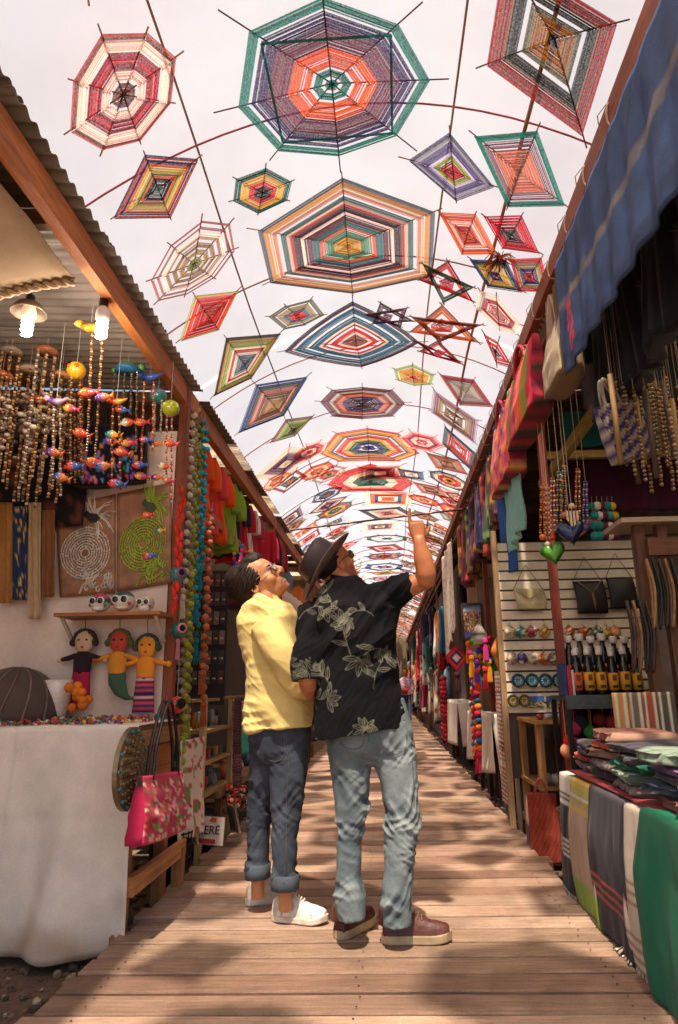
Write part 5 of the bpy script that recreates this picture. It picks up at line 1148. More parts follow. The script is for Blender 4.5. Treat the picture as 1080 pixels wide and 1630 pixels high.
mobile('clay mobile with yellow sun cap and orange fish near the bulb', 122, 590, 3.2, .05, ('d8a020', 'c8501c'), [(114, 112, 740), (128, 130, 750)], BR, [(113, 650, .09, 5), (130, 690, .10, 0), (118, 742, .10, 2)], 'ball')
mobile('clay mobile with violet dove cap and charms in front of the beads', 90, 640, 3.15, .045, ('6a4a8a', 'c8a0c0'), [(86, 84, 780), (96, 97, 790)], ['8a7464', 'd0c0a8'], [(86, 720, .09, 4), (98, 760, .09, 1)], 'bird')
# shell wind chimes deeper in the stall
SC = ['b09a84', '8a7464', 'd0c0a8', '6a5444']
for i, (px, py, bot, lab) in enumerate(((4, 600, 800, 'shell wind chime with drab shells hidden at the stall end'), (62, 640, 810, 'low shell wind chime with mixed brown shells over the cloth strips'), (18, 560, 790, 'shell wind chime with pale shells and bamboo, farthest from the post'), (48, 590, 800, 'shell wind chime with orange ring and long tubes under the shaded lamp'), (75, 560, 770, 'shell wind chime with grey shells between brown bead strands'), (98, 600, 800, 'cream shell wind chime in front of the black pouches'))):
    Y = 3.3 + .1 * (i % 2); c = V3(W(px, py, Y=Y)); t = thing('shell_chime', lab, 'wind chime', tuple(c), 'shell wind chimes'); b = MB(); b.tube([c, (c[0], c[1], 3.02)], .0012, 4, H('b8a890')); obj('thread', b, M('cloth'), t)
    b = MB(); b.lathe(c, [(.06, -.01), (.065, .0), (.05, .02), (.001, .03)], 14, H(('a85a30', 'c8582a', '8a7a68', 'b89a7a', '9a5a3a', 'c89060')[i])); obj('top_ring', b, M('ceramic'), t, smooth=True)
    zb = W(px, bot, Y=Y).z
    for k in range(6):
        a = 6.283 * k / 6; x0 = c + V3((.05 * math.cos(a), .05 * math.sin(a), 0)); strand(t, x0, (x0[0], x0[1], zb + random.uniform(0, .12)), .009, random.choice((BR, SC, ['a87a4a', '5a3a24', 'c8a070'])))
    b = MB()
    for k in range(34): b.ball(c + V3((random.gauss(0, .04), random.gauss(0, .04), random.uniform(-.35, -.12) if i % 2 else random.uniform(-.5, -.3))), random.uniform(.012, .026), 7, 5, jitc(H(random.choice(SC)), .2), (1, 1, .6))
    obj('shell_cluster', b, M('ceramic'), t, smooth=True)['kind'] = 'stuff'
for i in range(6):
    px = 100 + 6 * i; c = V3(W(px, 470 + 20 * (i % 3), Y=3.75)); t = thing('bead_string', 'long brown bead string hanging from the iron roof behind the bulb', 'beads', tuple(c), 'brown bead strings behind the bulb'); strand(t, c, W(px + 2, 760 + 10 * (i % 2), Y=3.75), .009, random.choice((BR, ['a8704a', '7a4a30', 'c89a6a'])))
    b = MB(); b.tube([c, (c[0], c[1], 3.03)], .0015, 4, H('b8a890')); obj('thread', b, M('cloth'), t)
# lamp bulb (lit) and the shaded lamp
def bulb(label, px, py, Y, shade=False):
    c = V3(W(px, py, Y=Y)); t = thing('hanging_lamp', label, 'lamp', tuple(c), None); b = MB(); b.tube([c + V3((0, 0, .12)), (c[0], c[1], 3.04)], .004, 6, H('1a1818')); obj('cable', b, M('plastic'), t)
    b = MB(); b.lathe(c, [(.018, .13), (.022, .12), (.022, .075), (.026, .07)], 14, H('1c1a1a')); obj('socket', b, M('plastic'), t, smooth=True)
    b = MB(); b.lathe(c, [(.024, .075), (.03, .06), (.034, .035), (.032, .01), (.022, -.002)], 16, H('e8e0d4')); obj('ballast', b, M('plastic'), t, smooth=True)
    b = MB(); b.tube([c + V3((.021 * math.cos(a), .021 * math.sin(a), -.005 - .0035 * a)) for a in np.linspace(0, 22, 110)], .0065, 7, H('ffffff')); obj('spiral_tube', b, M('glow', e=14.0), t, smooth=True)
    if shade: b = MB(); b.lathe(c, [(.02, .09), (.06, .075), (.085, .03), (.082, .03), (.055, .07), (.02, .082)], 22, H('a08a74')); obj('shade', b, M('metal'), t, smooth=True)
    ld = D.lights.new('bulb_light', 'POINT'); ld.energy = 2.2; ld.color = (1, .86, .70); ld.shadow_soft_size = .035; lo = D.objects.new('bulb_light', ld); COL.objects.link(lo); lo.parent = t; lo.location = (0, 0, -.14)
bulb('lit spiral energy-saving bulb hanging bare from the timber beam', 163, 512, 2.80)
bulb('lit spiral bulb under a grey metal shade among shell chimes', 45, 508, 2.80, True)
# black pouches
for i, (px, py, lab) in enumerate(((158, 728, 'black pouch embroidered with coloured flowers, left partly behind brown beads'), (206, 722, 'black pouch embroidered with coloured flowers beneath the turtle mobile'))):
    rng = random.Random(20 + i); fl2 = [(rng.uniform(.15, .85), rng.uniform(.3, .95), rng.choice(('c83a5a', '3a8a6a', 'd8a03a', '7a4ab0', 'd86a9a', '4a8ac0')), rng.uniform(.02, .05)) for _ in range(60)]
    def pp(u, v, fl2=fl2):
        for a, q, c_, r in fl2:
            if (u - a) ** 2 + (v - q) ** 2 < r * r: return H(c_)
        return H('17131a')
    P0 = V3(W(px - 28, py - 50, Y=3.9)); P1 = V3(W(px + 28, py - 50, Y=3.9)); tote('embroidered_pouch', lab if i else 'black pouch embroidered with coloured flowers behind the brown bead strands', P0, P1 - P0, (0, 0, -.40), (0, -1, 0), .09, pp, .006, H('17131a'), lambda a: H('17131a'), hlen=.2, group='black embroidered pouches')
# orange and clay ornaments hung on the post: string with birdhouse shapes
def clay_pot(label, px, py, c1, c2):
    c = V3(W(px, py, X=-1.24)); t = thing('clay_birdhouse', label, 'ornament', tuple(c), 'clay ornaments on the post'); b = MB(); b.ball(c, .05, 16, 12, H(c1)); o = obj('pot', b, M('ceramic'), t, smooth=True)
    b = MB(); b.lathe(c + V3((.03, -.035, .008)), [(.022, -.005), (.031, .0), (.031, .008), (.022, .008)], 16, H(c2), axis=((.75, .65, 0), (0, 0, 1), (.65, -.75, 0))); obj('rim', b, M('ceramic'), t, smooth=True)
    b = MB(); b.ball(c + V3((.024, -.029, .008)), .0255, 12, 8, H('140e0c')); obj('opening', b, M('cloth'), t)
    b = MB(); b.tube([c, c + V3((0, 0, .3))], .0018, 4, H('b0a088')); obj('cord', b, M('cloth'), t); put(TAS, 'tassel', t, c - V3((0, 0, .045)), (.04, .04, .13), H(c2))
clay_pot('round clay birdhouse in turquoise and purple on the red post', 284, 915, '3f7a74', '7a4a7a')
clay_pot('round clay birdhouse in dark green with pink mouth on the red post', 285, 1003, '2f5a48', 'c87a84')
clay_pot('round clay birdhouse in red with black tassel on the post', 282, 1122, 'c03a24', '1c1618')
c = V3(W(288, 790, X=-1.25)); t = thing('chili_string', 'string of bright red felt chilies on the post', 'garland', tuple(c)); b = MB()
for i in range(22):
    p = c + V3((random.uniform(-.02, .02), random.uniform(-.02, .02), .06 - .035 * i)); b.tube([p, p + V3((.015, -.02, -.03)), p + V3((.02, -.03, -.065))], [.013, .014, .003], 7, jitc(H('d8301c'), .15))
obj('felt_chili', b, M('felt'), t, smooth=True)
# pompom garlands
GC = dict(grey=['a89c92', 'b4a8a0', '948a84'], olive=['a8ae3c', '989e34', 'b4ba50'], cream=['e0d2a8', 'd8c898', 'e8dcb8'], teal=['2aa4b4', '34b0c4', '228a9c'], rust=['c4704a', 'd07c50', 'b05a38'], yellow=['d8c82a', 'e0d840', 'c8b828'])
gl = [('cream', 294, 652, 950), ('grey', 302, 650, 1000), ('cream', 309, 648, 940), ('grey', 307, 690, 1070), ('olive', 316, 640, 1010), ('grey', 313, 660, 1100), ('olive', 322, 655, 1130), ('olive', 319, 700, 1160), ('teal', 326, 660, 950), ('teal', 331, 675, 900), ('teal', 327, 740, 1010), ('olive', 312, 770, 1190), ('rust', 335, 820, 1060), ('rust', 338, 800, 1110), ('olive', 306, 900, 1230), ('yellow', 284, 690, 780)]
cnt = {}
ORD = ['first', 'second', 'third', 'fourth', 'fifth', 'sixth']
for nm, px, y0, y1 in gl:
    yy = (4.0 if nm == 'cream' else 4.12) + .035 * ((px * 7) % 5) + (px - 294) * .006; p0 = W(px, y0, Y=yy); p1 = W(px, y1, Y=yy); L = p0.z - p1.z; cnt[nm] = cnt.get(nm, 0) + 1
    garland(f'{nm} felt pompom garland hanging by the red post' + ('' if cnt[nm] == 1 else f', {ORD[cnt[nm] - 1]} {nm} one'), (p0.x, yy, p0.z), L, max(4, int(L / .062)), [H(c) for c in GC[nm]], .0215 if nm != 'teal' else .019, tassel=.16 if nm in ('olive', 'rust', 'cream', 'teal') else None)

# ================================================================ second left stall
def left_stall(y0, y1, label, detail=True, back='6a5a4c'):
    s = thing('market_stall', label, 'market stall', (-1.9, (y0 + y1) / 2, -.1), 'market stalls'); roof(s, -1, XE, 3.075, y0 + .04, y1, 2.4, .06, H('8a6e5c'), lambda y, k: k % 2 == 1)
    timber(s, 'beam', (-1.315, y0 + .03, 2.985), (-1.315, y1 - .02, 2.985), .055, .13, H('b06a38'))
    timber(s, 'rail', (-1.40, y0 + .1, 2.42), (-1.40, y1 - .05, 2.42), .04, .07, H('b8784a'))
    timber(s, 'post', (-1.33, y1 - .06, -.12), (-1.33, y1 - .06, 2.92), .07, .07, H('a0623a'))
    for y in np.arange(y0 + .5, y1, .95): timber(s, 'rafter', (-3.6, y, 3.13), (-1.36, y, 3.02), .045, .075, H('7a5a40'))
    b = MB(); b.box((-3.6, y0, .0), (-3.56, y1, 3.4)); obj('back_wall', b, M('paint'), s, color=H(back))
    b = MB(); b.box((-3.55, y1 - .025, .0), (-1.38, y1 - .001, 3.0)); obj('side_wall', b, M('paint'), s, color=H(back))
    return s
left_stall(4.3, 7.6, 'timber market stall hung with orange garments and pompom garlands', back='5a4c44')
left_stall(7.6, 12., 'timber market stall with white curtain beyond the garment stall', back='7a6a5a')
left_stall(12., 20., 'deeper timber market stall half hidden behind the two people', False)
left_stall(20., 29., 'distant timber market stall of the iron-roofed row', False)
left_stall(29., 38., 'farthest timber market stall of the iron-roofed row', False)
gcol = [('e8501c', 'bright orange garment hanging closest to the pompom garlands'), ('f0602a', 'second bright orange garment on the beam'), ('d84a4a', 'coral red garment between the orange ones'), ('ef5a1a', 'third orange garment beside the coral red one'), ('7aa02c', 'lime green garment hanging next to the orange ones'), ('8fb03a', 'pale lime garment behind the green one'), ('2c2430', 'dark charcoal garment after the lime ones'), ('c8202c', 'crimson garment with ruffled front'), ('e8dccc', 'cream white garment past the crimson one'), ('a83a40', 'dusty red garment near the stall post')]
for i, (c_, lab) in enumerate(gcol):
    y = 4.72 + .24 * i; garment(lab, (-1.52, y, 2.92), (.95, .3, 0), (0, 1, 0), .34, .62 if i < 8 else .56, [H(c_)], depth=.09, seed=i * 1.7, group='bright garments hanging from the beam')
# tassel bunches under the rail
for i in range(7):
    c = V3(W(382 + 9 * i, 868 + 7 * i, Y=5.2)); t = thing('tassel_bunch', ['orange', 'blue', 'pink', 'yellow', 'purple', 'teal', 'violet'][i] + '-led bunch of bright tassels and pompoms under the rail', 'tassels', tuple(c), 'tassel bunches under the rail')
    cols = ['e86a2a', '3a7ab8', 'd83a7a', 'e8c03a', '5a2a8a', '2a9a9a', '7a3aa0']
    for k in range(5):
        p = c + V3((random.uniform(-.05, .05), random.uniform(-.05, .05), random.uniform(-.16, .0))); put(POM, 'pompom', t, p, .016, jitc(H(cols[(i + k) % 7]), .15)); put(TAS, 'tassel', t, p - V3((0, 0, .014)), (.045, .045, .15), jitc(H(cols[(i + k * 2) % 7]), .15))
    b = MB(); b.tube([c, (c[0], c[1], 2.42)], .002, 4, H('8a3a4a')); obj('cord', b, M('cloth'), t)
c = V3(W(392, 952, Y=5.35)); b = MB(); b.lathe(c, [(.14, -.09), (.15, -.04), (.15, .03), (.12, .09), (.01, .10)], 24, [H('4a1420'), H('6a1c2a'), H('3a1018'), H('5a1826'), H('4a1420')]); tag(obj('knitted_hat', b, M('cloth'), smooth=True), 'dark maroon striped knitted hat beneath the tassels', 'hat')
# card wall of earrings
t = thing('earring_display', 'dark display board covered with rows of small jewellery cards', 'display board', (-2.3, 6.2, .9)); b = MB(); b.box((-3.0, 6.02, .95), (-1.45, 6.05, 2.15)); obj('board', b, M('paint'), t, color=H('2e2a28'))
for r in range(6):
    for q in range(12):
        b = MB(); x = -2.15 + .058 * q; z = 2.0 - .175 * r; b.box((x, 6.0, z), (x + .046, 6.006, z + .12), jitc(H(random.choice(('4a4a44', '5a5850', '6a4a44', '3a4248', '8a7a6a'))), .3)); b.ball((x + .015, 5.995, z + .05), .010, 6, 4, jitc(H(random.choice(('c8c0b0', 'c84a4a', '4a8a9a', 'd8a050'))), .3)); b.ball((x + .032, 5.995, z + .05), .010, 6, 4, jitc(H(random.choice(('c8c0b0', 'b8a890'))), .3)); obj('jewellery_card', b, M('plastic'), t)
for i in range(6):
    c = V3(W(398 + 5 * i, 1065, Y=5.8)); b = MB(); P0 = c; tote('small_red_pouch', 'small red embroidered pouch hanging under the jewellery cards', c, (.06, .02, 0), (0, 0, -.16), (0, -1, 0), .04, lambda u, v: jitc(H('c8301f'), .1) if (int(u * 6) + int(v * 7)) % 3 else H('e8a040'), .003, H('8a1a1a'), lambda a: H('a02018'), hlen=.16, group='small red pouches')
# cabinet of goods
cb = thing('display_cabinet', 'pale wooden cabinet with open shelves of trinkets at the boardwalk', 'cabinet', (-1.6, 5.0, -.12))
fx = -1.34; za, zb = W(365, 1300, X=fx).z, W(365, 1115, X=fx).z; ya, yb = W(322, 1200, X=fx).y, W(366, 1200, X=fx).y
for y in (ya, yb): timber(cb, 'stile', (fx, y, -.12), (fx, y, 1.0), .04, .05, H('c8a878'), TIMZ)
for z in (1.0, .78, .56, .34, .1): timber(cb, 'shelf' if z < 1 else 'top_rail', (fx - .12, ya + .02, z), (fx - .12, yb - .02, z), .26 if z < 1 else .05, .022, H('b89868'), TIM)
b = MB(); b.box((fx - .34, ya, -.1), (fx - .32, yb, 1.0)); obj('back_board', b, M('paint'), cb, color=H('3a302a'))
for r, z in enumerate((.79, .57, .35, .11)):
    for q in range(7):
        y = ya + .06 + (yb - ya - .1) * q / 6.5; b = MB(); h_ = random.uniform(.06, .14); c_ = H(random.choice(('3a4a44', '5a6a60', 'a83a4a', '2a6a6a', 'c88a3a', '4a3a44', '8a8a80')))
        if r % 2 == 0: b.lathe((fx - .08, y, z + .012), [(.022, 0), (.026, h_ * .5), (.018, h_ * .9), (.02, h_)], 10, c_)
        else: b.box((fx - .2, y, z + .012), (fx - .03, y + .055, z + .012 + h_ * .5), c_)
        tag(obj('trinket_jar' if r % 2 == 0 else 'folded_cloth', b, M('ceramic' if r % 2 == 0 else 'cloth'), smooth=r % 2 == 0), 'small dark jar on a shelf of the pale cabinet' if r % 2 == 0 else 'small folded cloth on a shelf of the pale cabinet', 'jar' if r % 2 == 0 else 'textile', 'cabinet jars' if r % 2 == 0 else 'cabinet cloths')
# white floral scarf bundle by the tote
P0 = V3(W(286, 1180, X=-1.27)); P1 = V3(W(326, 1172, X=-1.27)); 
def flo(u, v):
    q = noise.noise((u * 7, v * 11, 2)); return H('e4d8c8') if q < .18 else H('b8404a') if q < .36 else H('7a9a5a')
b = MB(); b.sheet(fold_sheet(P0, P1, P0 + V3((0, .02, -.56)), P1 + V3((0, 0, -.60)), (1, -.3, 0), .045, 2.2, 1.), 30, 36, flo, th=.005); tag(obj('floral_scarf', b, M('cloth'), smooth=True), 'crumpled white floral scarf hanging behind the pink tote', 'scarf')
# bead necklaces beside the cabinet
for i in range(16):
    turq = i >= 9; px = 371 + 1.6 * i; c = V3(W(px, 1116, X=-1.2)); bot = V3(W(px + 1, 1255 if not turq else 1150, X=-1.2)); t = thing('bead_necklace', 'turquoise bead necklace with long flat pendant beside the cabinet' if turq else 'dark plum bead necklace beside the pale cabinet', 'necklace', tuple(c), 'turquoise necklaces' if turq else 'plum necklaces')
    strand(t, c, bot, .006, ['c8d8d0', '8aa8a0'] if turq else random.choice((['4a1a3a', '6a2a4a'], ['3a1430', '5a3a5a'], ['7a2a3a', '3a1a2a'])))
    if turq: b = MB(); b.prism([(-.014, 0), (.014, 0), (.012, -.20), (0, -.25), (-.012, -.20)], bot, (.4, .9, 0), (0, 0, 1), .01, jitc(H('3fb0a0'), .15)); obj('pendant', b, M('ceramic'), t)
b = MB(); rng = random.Random(2)
for i in range(120): p = V3(W(rng.uniform(372, 396), rng.uniform(1250, 1285), X=-1.22)); b.ball(p + V3((rng.uniform(-.08, 0), 0, 0)), rng.uniform(.01, .02), 6, 4, jitc(H(rng.choice(('d84a1c', 'c8201c', '2a2024', 'd8c8b0'))), .2))
tag(obj('bead_heap', b, M('ceramic')), 'heap of orange and black beads under the necklaces', 'beads', kind='stuff')
# a rail that carries the necklaces and low goods table beyond
t = thing('low_bench', 'low wooden bench of goods behind the necklaces', 'bench', (-1.5, 6.2, -.12)); b = MB(); b.box((-2.0, 5.35, .28), (-1.3, 7.3, .33)); obj('bench_top', b, TIM, t, color=H('8a6844'))
for y in (5.45, 7.2): b = MB(); b.box((-1.36, y, -.13), (-1.31, y + .05, .28)); obj('leg', b, TIMZ, t, color=H('7a5838'))
b = MB(); b.tube([(-1.2, 5.0, 1.02), (-1.2, 6.2, 1.02)], .012, 8); tag(obj('necklace_rail', b, M('wood', axis=1), color=H('8a6a48')), 'thin wooden rail carrying the bead necklaces', 'rail')
# white curtain and red embroidered cloths further down
P0 = V3((-1.36, 8.1, 2.35)); b = MB(); b.sheet(fold_sheet(P0, P0 + V3((.1, 2.6, 0)), P0 + V3((0, 0, -1.7)), P0 + V3((.1, 2.6, -1.7)), (1, 0, 0), .05, 7, 2.), 60, 16, lambda u, v: H('e0d0bc'), th=.005); tag(obj('white_curtain', b, M('cloth'), smooth=True), 'gathered cream white curtain behind the two people', 'curtain')
for i, c_ in enumerate(('c01c34', '2a2028', 'a82a3c', '8a2038')):
    garment(['scarlet embroidered dress hanging by the stall post', 'black dress beside the scarlet one', 'raspberry shawl hanging past the black dress', 'wine red shawl nearest the white curtain'][i], (-1.42, 7.2 + .22 * i, 2.85), (.9, .4, 0), (0, 1, 0), .36, .8, [H(c_)], depth=.08, seed=i * 2.3, group='embroidered dresses', pat=lambda a, s, c_=c_: H('d8a050') if noise.noise((a * 4, s * 12, i)) > .42 else H(c_))
rng = random.Random(12)
LC = ['b8302c', '2a3a5a', 'd8b080', '3a6a5a', '8a2a4a', 'd87a2a', 'e0d4c0', '4a3a5a', '6a8a9a', 'c84a6a']
LN = ['brick red', 'navy', 'sand', 'sea green', 'plum', 'amber', 'off-white', 'dark violet', 'pale blue', 'rose']
for i in range(30):
    k = rng.randrange(10); y = 8.6 + .9 * i; garment(f'{LN[k]} garment hung deep in the iron-roofed row', (-1.5, y, 2.3 + .5 * (i % 2)), (.6, .8, 0), (.8, -.6, 0), .42, rng.uniform(.8, 1.2), [H(LC[k])], depth=.07, seed=i, group='garments deep in the iron-roofed row', sleeves=False)
for i in range(5):
    y = 5.6 + .5 * i; c = V3((-1.45, y, .335)); b = MB(); b.lathe(c, [(.05, 0), (.07, .05), (.05, .1), (.03, .13), (.04, .15)], 14, jitc(H(('7a8a9a', 'b86a4a', 'c8a0a8', '3a5a6a', 'd8c8a8')[i]), .1)); tag(obj('clay_jug', b, M('ceramic'), smooth=True), ['blue grey', 'terracotta', 'pale pink', 'dark teal', 'sand coloured'][i] + ' small jug on the low bench', 'jug', 'jugs on the low bench')
# ================================================================ right row
BX, BZ = 1.10, 3.58
RED_P = H('7c3420')
def right_stall(y0, y1, label, back='6a584a', posts=()):
    s = thing('market_stall', label, 'market stall', (2.2, (y0 + y1) / 2, -.1), 'market stalls'); roof(s, 1, BX + .06, BZ + .12, y0 + .02, y1, 2.9, .06, H('6a5648'), lambda y, k: y < 3.4)
    timber(s, 'beam', (BX, y0 + .02, BZ), (BX, y1 - .02, BZ), .06, .13, H('8a4a2c'))
    timber(s, 'inner_beam', (BX + .11, y0 + .02, BZ - .07), (BX + .11, y1 - .02, BZ - .07), .05, .10, H('9a6844'))
    for y in np.arange(y0 + .4, y1, 1.1): timber(s, 'rafter', (1.2, y, BZ + .05), (3.9, y, BZ + .21), .045, .08, H('5a4232'))
    for y in posts: timber(s, 'post', (1.2, y, -.13), (1.2, y, BZ - .01), .055, .055, RED_P, M('wood', axis=2))
    b = MB(); b.box((3.6, y0, -.1), (3.64, y1, 3.7)); obj('back_wall', b, M('paint'), s, color=H(back))
    return s
sA = right_stall(.2, 5.75, 'timber market stall with slatted display wall and textile table', posts=(4.72,))
sB = right_stall(5.75, 10.2, 'timber market stall with painting, tassels and belts past the slatted wall', posts=(7.9,))
sC = right_stall(10.2, 16., 'timber market stall with cream crochet hanging', posts=(12.5, 15.5))
sD = right_stall(16., 26., 'distant timber market stall of garment racks', posts=(20., 25.))
sE = right_stall(26., 38., 'farthest timber market stall with garment racks', posts=(31., 37.))
# ties and wire hooks along the beam
for i in range(14):
    y = 2.4 + .42 * i + random.uniform(-.1, .1); b = MB(); c = V3((BX, y, BZ)); b.tube([c + V3((.042 * math.cos(a), .01 * math.sin(a * 2), .078 * math.sin(a))) for a in np.linspace(0, 6.283, 13)], .005, 5, H('b09a84')); b.tube([c + V3((-.03, 0, .06)), c + V3((-.07, .03, .02)), c + V3((-.06, .05, -.05))], .003, 4, H('8a7868'))
    tag(obj('beam_tie', b, M('cloth')), 'small cord tie knotted round the timber beam', 'tie', 'cord ties on the beam')
# slatted wall facing the aisle
YS = 5.72
sw = thing('slat_wall', 'cream slatted display wall of ornaments, plates and pouches', 'display wall', (1.8, YS, .6))
xl, xr = W(800, 1000, Y=YS).x, W(1050, 1000, Y=YS).x; z0, z1 = W(850, 1135, Y=YS).z, W(850, 862, Y=YS).z; n = 17; dz = (z1 - z0) / n
b = MB(); b.box((xl, YS + .012, z0 - .5), (xr, YS + .03, z1)); obj('backing', b, M('paint'), sw, color=H('4a3c32'))
for i in range(n): b = MB(); b.box((xl, YS - .012, z0 + i * dz + .004), (xr, YS + .012, z0 + (i + 1) * dz - .012)); obj('slat', b, M('paint'), sw, color=jitc(H('e6d6bd'), .06))
timber(sw, 'edge_post', (xl - .025, YS, -.12), (xl - .025, YS, z1 + .1), .045, .045, H('a8845c'))
def sl(px, py, d=.05): return V3(W(px, py, Y=YS - d))
OC = [('c8b49a', 'ivory'), ('1f7a7a', 'teal'), ('8a2a3a', 'crimson'), ('b8802a', 'ochre'), ('c8641c', 'orange'), ('c05a24', 'burnt orange'), ('3a6a5a', 'moss green'), ('c89a2a', 'golden'), ('d87a2a', 'amber')]
def ornament(px, py, c_, lab):
    c = sl(px, py); t = thing('ball_ornament', lab, 'ornament', tuple(c), 'painted ball ornaments'); b = MB(); b.ball(c, .050, 14, 10, H(c_)); v = np.array(b.v); cc = np.array(b.c); k = pnoise(v * 38 + px); cc[k > .22] = H('e8d8b8'); cc[k < -.28] = np.array(H(c_)) * .35; b.c = cc.tolist(); obj('ball', b, M('ceramic'), t, smooth=True)
    b = MB(); b.lathe(c + V3((0, 0, .046)), [(.012, 0), (.012, .014), (.004, .016)], 8, H('a89a80')); b.tube([c + V3((0, 0, .06)), c + V3((.006, .01, .09)), c + V3((0, .045, .10))], .0018, 4, H('b0a898')); obj('hook', b, M('metal'), t)
for i, px in enumerate((812, 829, 846, 867, 906, 929, 951, 966, 979)): ornament(px, 1006, OC[i][0], f'{OC[i][1]} painted ball ornament in the upper row on slats')
O2 = [('b8a088', 'sandy'), ('4a4a9a', 'violet blue'), ('c8b8a0', 'cream'), ('c8621c', 'tangerine'), ('5a6a5a', 'grey green'), ('3a4a8a', 'dark blue'), ('7a7a3a', 'olive'), ('6a5a4a', 'brown')]
for i, px in enumerate((816, 831, 849, 866, 881, 902, 918, 935)): ornament(px, 1048, O2[i][0], f'{O2[i][1]} painted ball ornament in the lower row on slats')
def plate(px, py, r, c1, c2, lab):
    c = sl(px, py, .03); t = thing('small_plate', lab, 'plate', tuple(c), 'small plates on the slatted wall'); ax = ((1, 0, 0), (0, 0, 1), (0, -1, 0)); b = MB(); b.lathe(c, [(.001, .002), (r * .6, .003), (r * .7, .008), (r, .016), (r, .012), (r * .6, -.004), (.001, -.005)], 22, [H(c2), H(c2), H(c1), H(c1), H(c1), H(c1), H(c1)], axis=ax); obj('dish', b, M('ceramic'), t, smooth=True)
    b = MB()
    for k in range(8): a = k * .785; b.ball(c + V3((r * .42 * math.cos(a), -.005, r * .42 * math.sin(a))), r * .10, 6, 4, H('e8dcc0'))
    obj('painted_dots', b, M('ceramic'), t)
for i, px in enumerate((825, 847, 868, 889)): plate(px, 1083, .058, '1c3a4a', ('2f8aa8', '3a9ab0', '2a7a9a', '2f8a9a')[i], ['blue rimmed small plate at the slat wall edge', 'blue rimmed small plate, second along its row', 'blue rimmed small plate, third along its row', 'blue rimmed small plate behind the red post'][i])
for i, px in enumerate((817, 835)): plate(px, 1115, .05, '5a4a24', '8a7a3a', ['bronze small dish at the slat wall edge', 'bronze small dish next to the postcards'][i])
for i, px in enumerate((855, 882)):
    c = sl(px, 1117, .03); t = thing('postcard', ['blue landscape postcard beside the bronze dishes', 'blue landscape postcard behind the red post'][i], 'postcard', tuple(c), 'postcards'); b = MB(); b.sheet(lambda u, v: c + V3((-.06 + .12 * u, .01 * v, .045 - .09 * v)), 12, 10, lambda u, v: H('4a7ac0') if v < .45 else H('c8b890') if noise.noise((u * 6, v * 6, i)) > 0 else H('4a5a3a'), th=.004); obj('card', b, M('paper'), t)
# pouches on the wall
def clutch(px, py, w_, h_, col, lab, kind):
    c = sl(px, py, .06); P0 = c + V3((-w_ / 2, 0, h_ / 2)); t = thing('flat_pouch', lab, 'pouch', tuple(c), 'flat pouches on the slatted wall')
    f = lambda u, v: P0 + V3((w_ * u + .02 * math.sin(v * 2), -.02 * math.sin(u * 3.14) * math.sin(v * 3.14), -h_ * v)); b = MB(); b.sheet(f, 14, 12, lambda u, v: H(col), th=.03); obj('pouch_body', b, M('leather'), t, smooth=True)
    b = MB(); b.tube([P0, c + V3((0, .03, h_ / 2 + .22)), P0 + V3((w_, 0, 0))], .004, 5, H('6a5a4a')); obj('strap', b, M('leather'), t)
    if kind == 'flap': b = MB(); b.prism([(0, 0), (w_, 0), (w_ / 2, -h_ * .5)], P0 + V3((0, -.045, 0)), (1, 0, 0), (0, 0, 1), .004, H('b0a070')); obj('flap', b, M('leather'), t)
    if kind == 'necklace': b = MB(); b.tube([P0 + V3((.03, -.035, 0)), c + V3((0.02, -.045, .03)), P0 + V3((w_ - .02, -.035, 0))], .004, 5, H('b89a6a')); b.tube([c + V3((.02, -.045, .03)), c + V3((.03, -.045, -.05)), c + V3((.035, -.04, -.11))], [.006, .012, .003], 7, H('c08a60')); obj('pendant_necklace', b, M('metal'), t)
clutch(842, 954, .25, .17, 'b8ac80', 'pale olive envelope pouch hung by chain on slats', 'flap')
clutch(938, 951, .25, .27, '161216', 'black pouch with hanging gold pendant necklace on slats', 'necklace')
clutch(988, 944, .22, .26, '1c1418', 'black pouch with plum edge next to the wooden frame', 'none')

